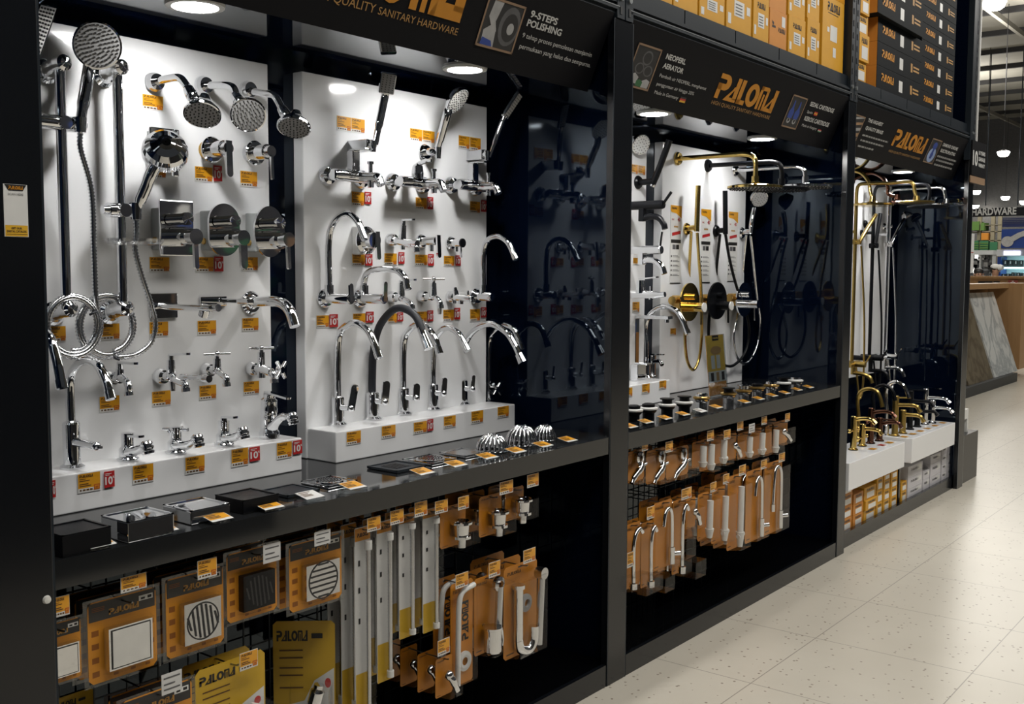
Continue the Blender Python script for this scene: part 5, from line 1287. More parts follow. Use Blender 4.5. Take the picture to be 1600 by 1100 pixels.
# ---- floor drain packs
def icons(p, mb, mi):
    for v in (.08, .25, .42, .58): p.rect(mb, .05, v, .15, v + .07, .0016, mi)
    for u in (.35, .6, .82): p.rect(mb, u, .04, u + .07, .075, .0016, mi)
    for v in (.3, .55): p.rect(mb, .90, v, .96, v + .06, .0016, mi)
def drain_pack(label, c, face, x=-.06, yaw=0.0, dark='card_dark', n=2, lab2=None):
    p = Pack(label, pack_geom(*c, x), x, yaw, 'hanging floor drain packs')
    def paint(mb):
        p.rect(mb, .02, .74, .98, .985, .0014, 1); p.rect(mb, .02, .74, .98, .76, .0015, 0)
        mb.logo(p.q(.30, .80, .0018), p.U(), Z, p.W * .44, p.H * .075, 2)
        p.rect(mb, .74, .87, .95, .935, .0018, 3); p.rect(mb, .77, .885, .83, .91, .0021, 4); p.rect(mb, .87, .885, .93, .92, .0021, 4)
        for v in (.92, .90, .88): p.rect(mb, .06, v, .24, v + .008, .0018, 5)
        icons(p, mb, 5)
    p.card('card_orange', [dark, 'card_logo', 'tag_white', 'ink_black', 'card_icon'], paint)
    mb = MB(); k1 = .022
    u0, v0, u1, v1 = .22, .14, .86, .66
    fm = {'marble': ['chrome', 'marble_white', 'nozzle_dark'], 'mirror': ['chrome', 'chrome', 'nozzle_dark'], 'slots': ['chrome_soft', 'chrome_soft', 'nozzle_dark'], 'black': ['matt_black', 'matt_black', 'nozzle_dark'], 'blue': ['chrome_soft', 'chrome_soft', 'nozzle_dark']}[face]
    p.slab(mb, u0, v0, u1, v1, .003, k1, 0)
    if face in ('marble', 'mirror'):
        p.rect(mb, u0 + .03, v0 + .02, u1 - .03, v1 - .02, k1 + .0008, 2); p.slab(mb, u0 + .05, v0 + .035, u1 - .05, v1 - .035, k1, k1 + .002, 1)
    else:
        cu, cv = (u0 + u1) / 2, (v0 + v1) / 2; r = (u1 - u0) * .44; asp = p.W / p.H
        if face != 'black':
            ring = [(cu + r * math.cos(a), cv + r * asp * math.sin(a)) for a in [2 * PI * i / 36 for i in range(36)]]
            rin = [(cu + r * .93 * math.cos(a), cv + r * asp * .93 * math.sin(a)) for a in [2 * PI * i / 36 for i in range(36)]]
            for i in range(36): mb.quad(p.q(*ring[i], k1 + .001), p.q(*ring[(i + 1) % 36], k1 + .001), p.q(*rin[(i + 1) % 36], k1 + .001), p.q(*rin[i], k1 + .001), 2)
        for i in range(7):
            t_ = (i - 3) / 3.6 * r; hh = math.sqrt(max(0, r * r * .82 - t_ * t_))
            if face == 'blue': p.rect(mb, cu - hh, cv + t_ * asp - .012, cu + hh, cv + t_ * asp + .012, k1 + .0012, 2)
            else:
                sh = .10 * r
                mb.quad(p.q(cu + t_ - .016 + sh, cv - hh * asp, k1 + .0012), p.q(cu + t_ + .016 + sh, cv - hh * asp, k1 + .0012), p.q(cu + t_ + .016 - sh, cv + hh * asp, k1 + .0012), p.q(cu + t_ - .016 - sh, cv + hh * asp, k1 + .0012), 2)
    p.part('drain_plate', mb, fm)
    p.blister(.18, .10, .90, .70, .032, flange=True)
    if n: behind(p, n, .05, lab2 + ', %s on its hook', dz=-.002)
    return p
A = [('orange drain pack with a mirror plate, cut by the first post', ((48, 985), (126, 962), (126, 1052), (48, 1085)), 'mirror', (84, 932, 108, 962), 'orange', 1.15),
     ('orange drain pack with a white marble insert', ((137, 945), (245, 914), (243, 1041), (137, 1070)), 'marble', (189, 899, 228, 922), 'orange', 0),
     ('orange drain pack with a round grate of slanted slots', ((255, 909), (347, 882), (350, 1001), (263, 1031)), 'slots', (309, 874, 338, 902), 'orange', 0),
     ('orange drain pack with a matt black grate', ((350, 868), (430, 848), (433, 951), (358, 974)), 'black', (411, 849, 438, 878), 'white', 0),
     ('orange drain pack with a blue grey round grate', ((445, 855), (529, 832), (537, 931), (458, 957)), 'blue', (491, 829, 516, 851), 'white', 0)]
for lb, c, f, fl, fm, _ in A:
    p = drain_pack(lb, c, f, dark='card_grey' if f in ('marble', 'slots') else 'card_dark', lab2='rear pack behind the ' + {'mirror': 'mirror plate drain pack', 'marble': 'marble drain pack', 'slots': 'slanted slot drain pack', 'black': 'matt black drain pack', 'blue': 'blue grey drain pack'}[f])
    peg_hook('wire hook of the ' + lb.replace('orange ', '', 1), -.06, (p.y0 + p.y1) / 2, p.z1 - .012, fl, fm)

# ---- yellow shower packs along the bottom
def yellow_pack(label, c, x, yaw=0.0, product='shower', dark=False, n=0, lab2=''):
    p = Pack(label, pack_geom(*c, x), x, yaw, 'hanging yellow packs')
    base = 'card_yellow'
    def paint(mb):
        mb.add([p.q(.02, .0, .0016), p.q(.98, .0, .0016), p.q(.98, .62, .0016), p.q(.66, .52, .0016), p.q(.5, .36, .0016), p.q(.02, .30, .0016)], [(0, 1, 2, 3, 4, 5)], 1)
        mb.logo(p.q(.06, .84, .002), p.U(), Z, p.W * .5, p.H * .085, 2)
        p.rect(mb, .62, .86, .80, .90, .002, 2)
        for v in (.76, .70, .62, .56, .46): p.rect(mb, .10, v, .48, v + .012, .002, 3)
        mb.add([p.q(.88 + .05 * math.cos(a), .50 + .04 * math.sin(a), .0022) for a in [2 * PI * i / 16 for i in range(16)]], [list(range(16))], 4)
    p.card(base, ['card_white', 'ink_black', 'tag_ink', 'tag_red'], paint)
    mb = MB(); o = p.q(.62, .22, .03)
    mb.ball(o, p.W * .30, 20, 0, (.45, 1, 1)).tube([o + Z * .02, p.q(.72, .44, .03), p.q(.76, .52, .03)], [.016, .02, .014], 14)
    p.part('shower_head', mb, 'plastic_white' if product == 'white' else 'chrome')
    p.blister(.28, .02, .97, .52, .07)
    if n: behind(p, n, .06, lab2 + ', %s on its hook', dz=-.004)
    return p
p = yellow_pack('yellow shower pack with a white rose, lowest beside the drain packs', ((305, 1050), (414, 1012), (414, 1165), (305, 1210)), -.05, product='white', n=1, lab2='rear yellow pack behind the white rose shower pack')
peg_hook('wire hook of the yellow white rose shower pack', -.05, (p.y0 + p.y1) / 2, p.z1 - .01, (375, 1018, 402, 1044), 'orange')
p = yellow_pack('yellow shower pack turned sideways below the blue grey drain pack', ((438, 974), (512, 966), (512, 1160), (438, 1168)), -.16, yaw=-.85, n=0)
p = drain_pack('orange pack with a grey header at the bottom edge of the photo', ((190, 1094), (300, 1062), (300, 1190), (190, 1225)), 'mirror', -.045, n=1, lab2='rear orange pack behind the grey header pack')
peg_hook('wire hook of the grey header pack', -.05, (p.y0 + p.y1) / 2, p.z1 - .01, (252, 1050, 284, 1082), 'white')
p = yellow_pack('dark yellow pack in shade low beside the first post', ((84, 1092), (146, 1074), (146, 1180), (84, 1200)), -.16, n=0)

# ---- flexible hoses in long packs
def hose_pack(label, c, x, n=0, lab2='', yel=.24):
    p = Pack(label, pack_geom(*c, x), x, 0, 'long flexible hose packs')
    def paint(mb):
        p.rect(mb, .02, .0, .98, yel, .0016, 1); p.rect(mb, .02, .93, .98, .995, .0016, 2)
        mb.logo(p.q(.15, .95, .002), p.U(), Z, p.W * .7, p.H * .02, 3)
        for v in (.80, .66, .5): p.rect(mb, .2, v, .32, v + .03, .002, 3)
    p.card('card_white', ['card_yellow', 'card_orange', 'ink_black'], paint)
    pts = resample([p.q(.62, .9 - i * .0425, .016) for i in range(21)], .0045)
    part = MB().tube(pts, [.0062 * (1 + (.15 if i % 2 else 0)) for i in range(len(pts))], 8, 0, 0).build('flexible_hose', 'chrome_soft', p.t)
    MB().cyl(p.q(.62, .885, .016), p.q(.62, .93, .016), .0105, n=10).cyl(p.q(.62, .03, .016), p.q(.62, .07, .016), .0105, n=10).build('hose_nuts', 'plastic_white', p.t)
    p.blister(.36, .01, .90, .945, .03)
    if n: behind(p, n, .055, lab2 + ', %s on its hook')
    return p
HP = [('longest flexible hose pack, beside the sideways yellow pack', ((556, 826), (582, 818), (576, 1118), (553, 1128)), (574, 808, 594, 829), 2),
      ('flexible hose pack hanging second from the drain packs', ((590, 817), (615, 809), (609, 1060), (587, 1070)), (610, 797, 630, 818), 2),
      ('shorter flexible hose pack hanging third from the drain packs', ((624, 806), (648, 799), (646, 992), (622, 1000)), (648, 784, 667, 806), 2),
      ('shorter flexible hose pack beside the trap fitting packs', ((661, 798), (687, 790), (683, 982), (659, 991)), (680, 782, 699, 801), 2)]
for (lb, c, fl, n), sh in zip(HP, ('longest hose pack', 'second long hose pack', 'third shorter hose pack', 'hose pack by the trap fittings')):
    p = hose_pack(lb, c, -.05, n, 'rear pack behind the ' + sh)
    peg_hook('wire hook of the ' + lb.split(',')[0], -.05, (p.y0 + p.y1) / 2, p.z1 - .008, fl)
# ---- amber packs with chrome fittings
def amber_pack(label, c, x, product, yaw=0.0, n=0, lab2='', group='amber fitting packs', dx=.05, card='card_amber', flange=False):
    p = Pack(label, pack_geom(*c, x), x, yaw, group)
    def paint(mb):
        mb.logo(p.q(.10, .90, .0018), p.U(), Z, p.W * .4, p.H * .035, 1)
        p.rect(mb, .42, .955, .58, .97, .0018, 2)
        p.rect(mb, .08, .04, .3, .055, .0018, 1)
    p.card(card, ['tag_ink', 'nozzle_dark'], paint)
    product(p)
    if n: behind(p, n, dx, lab2 + ', %s on its hook')
    return p
def fit_cup(p):
    o = p.q(.55, .40, .03)
    p.part('drain_fitting', MB().lathe([(.030, .03), (.034, .028), (.034, .022), (.024, .018), (.022, -.012), (.030, -.014), (.030, -.022), (.014, -.024), (.013, -.05)], o, Z, 24), 'chrome')
    p.blister(.10, .08, .95, .72, .07)
def fit_trap(p):
    mb = MB().tube([p.q(.30, .78, .02), p.q(.30, .18, .02)], .016, 14, 0, 0).cyl(p.q(.30, .76, .02), p.q(.30, .80, .02), .022)
    mb.tube([p.q(.30, .2, .02), p.q(.34, .10, .022), p.q(.55, .06, .026), p.q(.68, .14, .03), p.q(.70, .30, .03)], .017, 14)
    p.part('trap_pipe', mb, 'chrome')
    p.part('long_tube', MB().cyl(p.q(.90, .84, .035), p.q(.82, .08, .035), .012).cyl(p.q(.88, .86, .02), p.q(.88, .86, .05), .020), 'chrome_soft')
    p.part('wall_ring', MB().lathe([(.030, 0), (.030, .006), (.014, .010), (.014, 0)], p.q(.62, .55, .004), X, 22), 'nozzle_grey')
    p.blister(.06, .02, .98, .88, .055)
def fit_bottle(p):
    mb = MB().lathe([(.026, -.04), (.028, -.036), (.028, .03), (.032, .032), (.032, .04), (0, .041)], p.q(.36, .22, .04), Z, 22)
    p.part('bottle_trap', mb, 'chrome'); p.part('outlet_tube', MB().cyl(p.q(.75, .85, .03), p.q(.68, .3, .03), .012).lathe([(.024, 0), (.024, .012), (.012, .016)], p.q(.74, .88, .02), X, 20), 'chrome_soft')
    p.part('elbow', MB().tube([p.q(.70, .32, .03), p.q(.70, .18, .035), p.q(.62, .10, .04)], .014, 14), 'chrome')
    p.blister(.05, .02, .98, .95, .075)
def fit_tall(p):
    def paint(mb): pass
    p.part('swivel_spout', MB().tube([p.q(.16, .03, .016), p.q(.16, .55, .018), p.q(.17, .80, .02), p.q(.32, .92, .02), p.q(.85, .955, .02)], .0085, 12), 'plastic_white')
    mb = MB(); u_ = Z; w_ = p.U() * -1
    mb.logo(p.q(.80, .42, .0022), u_, w_, p.H * .38, p.W * .30, 0)
    p.part('side_lettering', mb, 'ink_black')
    mb = MB().lathe([(p.W * .30, 0), (p.W * .30, .006), (p.W * .20, .008), (p.W * .12, .006)], p.q(.58, .22, .002), p.R @ X, 24)
    p.part('ring_emblem', mb, 'card_white')
    p.blister(.04, .01, .96, .98, .03)
def fit_small(p):
    p.part('spare_part', MB().tube([p.q(.5, .55, .02), p.q(.6, .42, .03), p.q(.85, .12, .03)], [.012, .012, .010], 14).ball(p.q(.5, .56, .02), .016, 12), 'chrome'); p.blister(.1, .04, .95, .75, .05)
def fit_tap(p):
    mb = MB().tube([p.q(.62, .58, .025), p.q(.48, .42, .028), p.q(.22, .26, .03), p.q(.08, .06, .03)], [.012, .014, .012, .009], 14).tube([p.q(.40, .50, .028), p.q(.80, .56, .028)], .006, 10, 0, 0)
    mb.lathe([(.026, 0), (.026, .008), (.012, .010), (.012, 0)], p.q(.68, .74, .006), p.R @ X, 22)
    p.part('bib_tap', mb, 'chrome'); p.blister(.02, .02, .98, .88, .06)
def fit_tube(p):
    p.part('pipe', MB().cyl(p.q(.60, .85, .03), p.q(.56, .20, .03), .014).cyl(p.q(.56, .24, .03), p.q(.55, .04, .03), .020, .012).cyl(p.q(.40, .18, .03), p.q(.80, .2, .03), .010), 'plastic_white'); p.blister(.15, .0, .98, .92, .06)
def fit_goose(p):
    mb = MB().tube([p.q(.78, .10, .02), p.q(.76, .70, .02), p.q(.66, .86, .022), p.q(.50, .90, .024), p.q(.32, .84, .026), p.q(.24, .66, .026)], .009, 12)
    mb.cyl(p.q(.78, .30, .02), p.q(.78, .05, .02), .014).cyl(p.q(.78, .20, .02), p.q(.95, .21, .045), .010)
    p.part('gooseneck_tap', mb, 'chrome'); p.blister(.1, .02, .98, .95, .05)
def fit_long_goose(p):
    mb = MB().tube([p.q(.74, .12, .02), p.q(.74, .72, .02), p.q(.66, .88, .022), p.q(.48, .94, .024), p.q(.28, .86, .026), p.q(.20, .42, .026)], .009, 12)
    mb.cyl(p.q(.20, .44, .026), p.q(.20, .34, .026), .012).cyl(p.q(.74, .30, .02), p.q(.74, .05, .02), .013).cyl(p.q(.74, .22, .02), p.q(.92, .22, .04), .010)
    p.part('gooseneck_tap', mb, 'chrome'); p.part('blue_sticker', MB().quad(p.q(.44, .62, .0022), p.q(.58, .62, .0022), p.q(.58, .68, .0022), p.q(.44, .68, .0022)), 'photo_blue'); p.blister(.1, .02, .98, .97, .05)
def fit_deep(p):
    """gooseneck in a deep clear clamshell with a square base"""
    mb = MB().tube([p.q(.30, .10, .03), p.q(.28, .62, .03), p.q(.36, .84, .03), p.q(.58, .93, .03), p.q(.74, .86, .03)], .009, 12).cyl(p.q(.30, .12, .03), p.q(.30, .03, .03), .016)
    p.part('gooseneck_tap', mb, 'chrome'); p.blister(.06, .22, .96, .97, .06); p.part('deep_base', MB().prism([p.q(.10, .0, .004), p.q(.98, .0, .004), p.q(.98, .22, .004), p.q(.10, .22, .004)], X * .10), 'clear_plastic')

C1 = [('amber pack with a cup drain fitting beside the last hose pack', ((687, 795), (727, 783), (727, 846), (687, 860)), (716, 776, 732, 795), fit_cup, 1),
      ('amber pack with a cup drain fitting, second from the hose packs', ((752, 778), (786, 766), (780, 828), (744, 845)), (781, 752, 801, 771), fit_cup, 2),
      ('amber pack with a cup drain fitting nearest the black side wall', ((792, 765), (819, 757), (816, 806), (786, 817)), (824, 741, 841, 760), fit_cup, 1)]
D1 = [('orange pack with a long white swivel spout and sideways lettering', ((690, 919), (730, 905), (746, 1056), (717, 1071)), (712, 896, 731, 917), fit_tall, 1),
      ('amber pack with a chrome bottle trap, between the spout and pipe packs', ((741, 905), (781, 892), (776, 1012), (740, 1026)), (764, 878, 781, 900), fit_bottle, 1),
      ('amber pack with a trap pipe and black wall ring, nearest the side wall', ((789, 886), (841, 871), (835, 1013), (784, 1033)), (818, 858, 836, 878), fit_trap, 2)]
SH = {'beside the last hose pack': 'cup fitting pack by the hoses', 'second from the hose packs': 'second cup fitting pack', 'nearest the black side wall': 'last cup fitting pack', 'swivel spout': 'long swivel spout pack', 'bottle trap': 'bottle trap pack', 'wall ring': 'trap pipe pack',
 'bib tap, cut': 'first bib tap pack', 'bib tap, second': 'second bib tap pack', 'cross handled': 'third bib tap pack', 'slim pipe': 'slim pipe pack', 'twin pipe': 'twin pipe pack', 'white valve': 'white valve pack', 'dark handle': 'dark handle pack', 'slim white tube': 'slim white tube pack', 'white pin': 'white pin pack',
 'blue grey insert': 'blue grey insert pack', 'white bottle': 'white bottle pack', 'deep clear base, cut': 'first deep base pack', 'deep square base': 'deep square base pack', 'wide arched': 'wide arched gooseneck pack', 'small valve': 'small valve pack', 'valve rod': 'valve rod pack', 'thick white pipe': 'thick white pipe pack', 'long thin white pipe': 'long thin pipe pack', 'hooked chrome': 'hooked gooseneck pack', 'blue sticker': 'blue sticker gooseneck pack'}
def short(lb):
    if 'wall ring' in lb: return 'trap pipe pack'
    if 'white pin' in lb: return 'white pin pack'
    if 'white pipe and deep' in lb: return 'white pipe deep base pack'
    for k, v in SH.items():
        if k in lb: return v
    return lb
for grp in (C1, D1):
    for lb, c, fl, fn, n in grp:
        p = amber_pack(lb, c, -.05, fn, n=n, lab2='rear pack behind the ' + short(lb), dx=.07)
        peg_hook('wire hook of the ' + short(lb), -.05, (p.y0 + p.y1) / 2, p.z1 - .008, fl)
p = amber_pack('small amber pack with a chrome elbow, front one of five on a low hook', ((675, 1033), (701, 1024), (711, 1076), (685, 1092)), -.04, fit_small, n=4, lab2='small amber pack behind the chrome elbow pack', dx=.072)
peg_hook('low wire hook of the five small amber packs', -.05, (p.y0 + p.y1) / 2, p.z1 - .006, (684, 999, 702, 1022))

# ---- middle bay
A2 = [('amber pack with a chrome bib tap, cut by the second post', ((974, 709), (1006, 700), (1006, 745), (974, 760)), None, fit_tap, 1),
      ('amber pack with a chrome bib tap, second from the second post', ((1012, 706), (1042, 696), (1036, 748), (1006, 760)), (1003, 690, 1012, 704), fit_tap, 1),
      ('amber pack with a cross handled bib tap, third from the second post', ((1044, 703), (1078, 693), (1072, 740), (1037, 752)), (1040, 690, 1051, 706), fit_tap, 1),
      ('narrow amber pack with a slim pipe in the upper row of the middle bay', ((1082, 692), (1095, 688), (1093, 728), (1080, 733)), None, fit_tube, 1),
      ('amber pack with a twin pipe fitting below the standing leaflet', ((1094, 688), (1109, 684), (1106, 733), (1092, 738)), (1105, 673, 1115, 688), fit_tube, 2),
      ('amber pack with a white valve below the standing leaflet', ((1112, 682), (1131, 677), (1127, 722), (1108, 729)), None, fit_tube, 1),
      ('amber pack with a dark handle in the middle of the upper row', ((1134, 680), (1151, 675), (1149, 715), (1132, 722)), (1131, 672, 1141, 686), fit_small, 2),
      ('amber pack with a slim white tube in the middle of the upper row', ((1153, 678), (1170, 673), (1167, 712), (1151, 719)), (1152, 659, 1161, 672), fit_tube, 2),
      ('dark amber pack with a white pin in the upper row', ((1172, 672), (1190, 667), (1188, 708), (1170, 715)), (1170, 662, 1179, 676), fit_tube, 1),
      ('amber pack with a blue grey insert in the upper row', ((1194, 667), (1209, 662), (1208, 704), (1196, 712)), (1190, 651, 1198, 663), fit_tube, 1),
      ('last amber pack in the upper row, with a small white bottle', ((1205, 660), (1232, 655), (1228, 690), (1206, 698)), (1227, 646, 1234, 658), fit_small, 1)]
for lb, c, fl, fn, n in A2:
    p = amber_pack(lb, c, -.06, fn, n=n, lab2='rear pack behind the ' + short(lb), dx=.06, group='upper row packs of the middle bay')
    peg_hook('wire hook of the ' + short(lb), -.06, (p.y0 + p.y1) / 2, p.z1 - .006, fl, 'white' if 'white pin' in lb else 'orange')
B2 = [('tall amber pack with a deep clear base, cut by the second post', ((970, 824), (1000, 813), (1000, 910), (970, 926)), (980, 863, 992, 885), fit_deep, 1),
      ('tall clear pack with a chrome gooseneck and deep square base', ((1002, 818), (1020, 812), (1018, 910), (1000, 922)), (1011, 792, 1022, 810), fit_deep, 1),
      ('tall amber pack with a wide arched gooseneck behind clear plastic', ((1024, 788), (1052, 776), (1046, 882), (1016, 896)), None, fit_goose, 1),
      ('tall clear pack with a white pipe and deep square base', ((1054, 782), (1072, 777), (1066, 890), (1046, 902)), (1065, 763, 1080, 779), fit_deep, 1),
      ('amber pack with a small valve among the tall packs', ((1072, 780), (1088, 775), (1084, 822), (1070, 828)), None, fit_small, 1),
      ('tall narrow amber pack with a chrome valve rod', ((1091, 773), (1108, 767), (1104, 838), (1088, 846)), (1110, 754, 1119, 768), fit_tube, 2),
      ('tall amber pack with a thick white pipe', ((1113, 766), (1134, 757), (1129, 842), (1110, 852)), (1130, 741, 1139, 755), fit_tube, 2),
      ('tallest amber pack with a long thin white pipe', ((1139, 746), (1159, 737), (1153, 852), (1133, 864)), (1155, 727, 1165, 742), fit_tube, 2),
      ('orange pack with a hooked chrome gooseneck tap', ((1166, 738), (1190, 729), (1188, 838), (1163, 852)), (1189, 719, 1198, 732), fit_goose, 1),
      ('last orange pack with a long drooping gooseneck and blue sticker', ((1194, 726), (1222, 716), (1219, 826), (1193, 838)), (1217, 708, 1226, 721), fit_long_goose, 1)]
for lb, c, fl, fn, n in B2:
    p = amber_pack(lb, c, -.05, fn, n=n, lab2='rear pack behind the ' + short(lb), dx=.065, group='lower row packs of the middle bay')
    peg_hook('wire hook of the ' + short(lb), -.05, (p.y0 + p.y1) / 2, p.z1 - .006, fl)
# ================================================================== middle bay, upper part
ya = at(1008.5, 400, x=XP).y; yb0, yb1 = at(1033, 400, x=XP).y, at(1163.5, 400, x=XP).y
board('narrow glossy white board partly hidden by the second post', 3.23, ya, ZT + .001, 2.10)
board('glossy white board behind the gold, black and chrome hand showers', yb0, yb1, ZT + .001, 2.10)
ledge('short white ledge with small tags beside the second post', 3.23, at(1047, 610, x=-.372).y)

# ---- narrow board
c = at(990, 224, x=XP); it = It('wall_shower', 'small round chrome shower head high beside the second post', 'shower head', (XP, c.y, c.z - .05))
it.esc((990, 226), .024); f = at(1002, 226, y=c.y); it.tube('arm', [c, at(996, 222, y=c.y), f - V((.02, 0, -.01))], .010); it.head(f, (.80, -.35, -.35), .046, th=.02, dots=3, face='plastic_white')
c = at(996, 285, x=XP); it = It('hand_shower', 'matt black stick handset leaning in a black wall holder', 'hand shower', (XP, c.y, c.z - .03), m='matt_black')
it.esc((996, 285), .030, d=.014); it.tube('holder_arm', [c, (1012, 284), (1023, 283)], .014, sm=0); it.tube('stick', [(1020, 288), (1032, 258), (1046, 219)], [.0135, .0145, .0150], sm=2); it.tube('hose_nut', [(1019, 291), (1021, 287)], .012, m='chrome', sm=0)
def spout_mixer(label, left, right, lever, block, spout, m, r=.019):
    """horizontal bar mixer seen end on: body out from the wall, block under it with a curved spout"""
    c = at(*left, x=XP); it = It('bath_mixer', label, 'mixer', (XP, c.y, c.z - .1), 'spout mixers of the narrow board', m)
    e = at(*right, y=c.y); it.esc(left, .028); it.mesh('body', MB().cyl((XP, c.y, c.z), (e.x, c.y, c.z), r, n=22).cyl((e.x, c.y, c.z), (e.x + .006, c.y, c.z), r * .9))
    it.tube('lever', [V((e.x, c.y, c.z)), at(*lever[0], y=c.y), at(*lever[1], y=c.y)], .0065, sm=3)
    a, b2 = at(*block[0], y=c.y), at(*block[1], y=c.y); it.mesh('diverter_block', MB().box((a.x - .014, c.y - .014, b2.z), (a.x + .014, c.y + .014, c.z - r * .6), bev=.003))
    it.tube('spout', [(a.x, c.y, b2.z + .012)] + spout, .0135, sm=8)
    return it
spout_mixer('matt black bath mixer with a curved spout beside the second post', (976, 322), (1035, 322), ((1037, 317), (1049, 300)), ((1004, 332), (1004, 346)), [(1018, 338), (1030, 341), (1037, 350), (1039, 358)], 'matt_black')
spout_mixer('chrome bath mixer with a ribbed curved spout beside the second post', (976, 391), (1032, 391), ((1031, 385), (1034, 362)), ((1003, 402), (1003, 414)), [(1012, 406), (1024, 408), (1034, 416), (1038, 428)], 'chrome')
c = at(976, 460, x=XP); it = It('bath_mixer', 'chrome bath mixer with a flat top lever below the ribbed spout mixer', 'mixer', (XP, c.y, c.z - .05), 'spout mixers of the narrow board')
it.esc((976, 460), .026); it.tube('body', [c, (1000, 460), (1025, 461), (1039, 460)], [.019, .017, .012], sm=2); it.cyl('handle_base', (1001, 458), (1001, 438), .022, .018); it.bar('lever', (999, 436), (1029, 433), .018, .006); it.cyl('diverter', (1017, 458), (1017, 447), .006, lip=True); it.cyl('outlet', (1017, 463), (1017, 468), .010)
# ---- ledge taps
b = at(990, 592, z=ZL); it = It('basin_tap', 'tall square basin tap with a long flat spout, hard against the second post', 'tap', b, 'basin taps on the short ledge')
t1, t2 = at(985, 497, y=b.y), at(1048, 497, y=b.y)
it.mesh('column', MB().box((b.x - .018, b.y - .016, ZL), (b.x + .018, b.y + .016, t1.z), bev=.003)); it.mesh('flat_spout', MB().box((b.x - .02, b.y - .02, t1.z), (t2.x, b.y + .02, t1.z + .016), bev=.003)); it.cyl('aerator', V((t2.x - .02, b.y, t1.z)), V((t2.x - .02, b.y, t1.z - .014)), .011)
b = at(991, 592, z=ZL) + V((.05, -.05, 0)); it = It('basin_tap', 'low box shaped basin tap with a brown reflecting face', 'tap', b, 'basin taps on the short ledge')
it.mesh('square_body', MB().box((b.x - .02, b.y - .035, ZL), (b.x + .02, b.y + .035, ZL + .075), bev=.002)); it.mesh('lever', MB().box((b.x - .01, b.y - .02, ZL + .075), (b.x + .06, b.y + .02, ZL + .083), bev=.002))
gooseneck('chrome gooseneck tap reaching over the gold mixer plate', (1009, 590), [(1008, 540), (1008, 512), (1016, 490), (1036, 479), (1055, 485), (1066, 500), (1073, 517)], r=.0125, rb=.022, hb=.06, group='basin taps on the short ledge')
b = at(1019, 588, z=ZL); it = It('basin_tap', 'slim upright basin tap with a flat side lever at the ledge end', 'tap', b, 'basin taps on the short ledge')
it.mesh('column', MB().lathe([(.026, 0), (.026, .005), (.018, .008), (.018, .10), (0, .101)], b, Z, 22)); e = at(1038, 554, y=b.y); it.bar('lever', V((b.x - .01, b.y, ZL + .104)), V((e.x, b.y, ZL + .106)), .018, .006); it.tube('spout', [b + Z * .07, b + V((.05, -.02, .075)), b + V((.07, -.03, .06))], .010)
b = at(999, 584, z=ZL) + V((.02, .0, 0)); it = It('basin_tap', 'short chrome lever tap between the gooseneck and the box shaped tap', 'tap', b, 'basin taps on the short ledge')
it.mesh('body', MB().lathe([(.026, 0), (.024, .01), (.020, .05), (.018, .07), (0, .072)], b, Z, 22)); it.bar('lever', b + Z * .075, b + V((.07, .01, .11)), .018, .006); it.tube('spout', [b + Z * .03, b + V((.05, 0, .04)), b + V((.075, 0, .025))], .011)
price_tag('double orange price tag under the small round shower head', 985, 258, 1008, 273, double=True)
tagrow([('orange price tag beside the ribbed spout mixer', 989, 403, 999, 414), ('orange price tag under the flat lever bath mixer', 988, 472, 999, 488)])
tagrow([('orange price tag on the short ledge, cut by the second post', 978, 606, 988, 620), ('orange price tag in the middle of the short ledge', 1003, 600, 1015, 615), ('orange price tag at the free end of the short ledge', 1030, 595, 1041, 608)], x=-.3715)
price_tag('orange price tag below the gold mixer plate', 1047, 513, 1056, 524)

# ---- overhead showers
def rain_head(label, m, fl, arm, down, disc_c, half_px, th=.010, group='flat rain shower heads', rb=.011, nozzle='nozzle_grey'):
    c = at(*fl, x=XP); it = It('rain_shower', label, 'rain shower', (XP, c.y, c.z - .1), group, m)
    it.esc(fl, .032, d=.016); d = at(*disc_c, y=c.y); depth = (d - CAM_LOC).dot(C_F); R = half_px * depth / F_PX
    pts = [(XP, c.y, c.z)] + [at(*q, y=c.y) for q in arm]
    xe = d.x
    zc = c.z
    it.tube('arm', [V((XP, c.y, zc)), V((xe - .12, c.y, zc)), V((xe - .05, c.y, zc - .002)), V((xe - .012, c.y, zc - .016)), V((xe, c.y, zc - .05)), V((xe, c.y, d.z + .03))], rb, sm=5)
    it.mesh('ball_joint', MB().cyl(V((xe, c.y, d.z + .045)), V((xe, c.y, d.z + .018)), .0165).ball(V((xe, c.y, d.z + .018)), .017, 14).cyl(V((xe, c.y, d.z + .012)), V((xe, c.y, d.z + .002)), .024, .03))
    it.mesh('disc', MB().lathe([(0, .006), (R * .9, .003), (R, -.001), (R, -th), (R * .96, -th - .001)], V((xe, c.y, d.z)), Z, 44))
    it.mesh('nozzle_face', MB().add([V((xe + R * .96 * math.cos(a), c.y + R * .96 * math.sin(a), d.z - th - .001)) for a in [2 * PI * i / 40 for i in range(40)]], [list(range(40))[::-1]]), nozzle)
    nb = MB()
    for k in range(1, 8):
        for j in range(6 * k):
            a = 2 * PI * j / (6 * k); q = V((xe + R * .9 * k / 7 * math.cos(a), c.y + R * .9 * k / 7 * math.sin(a), d.z - th - .001)); nb.cyl(q, q - Z * .005, .0032, .0022, n=6)
    it.mesh('nozzles', nb, m if m == 'matt_black' else 'nozzle_dark')
    return it
rain_head('gold rain shower head on a long straight gold arm', 'brass', (1058, 248), [], None, (1180, 291), 43)
rain_head('matt black rain shower head between the gold and chrome ones', 'matt_black', (1105, 259), [], None, (1221, 294), 43, nozzle='matt_black')
rain_head('chrome rain shower head at the far end of the middle bay', 'chrome', (1147, 266), [], None, (1258, 290), 42)

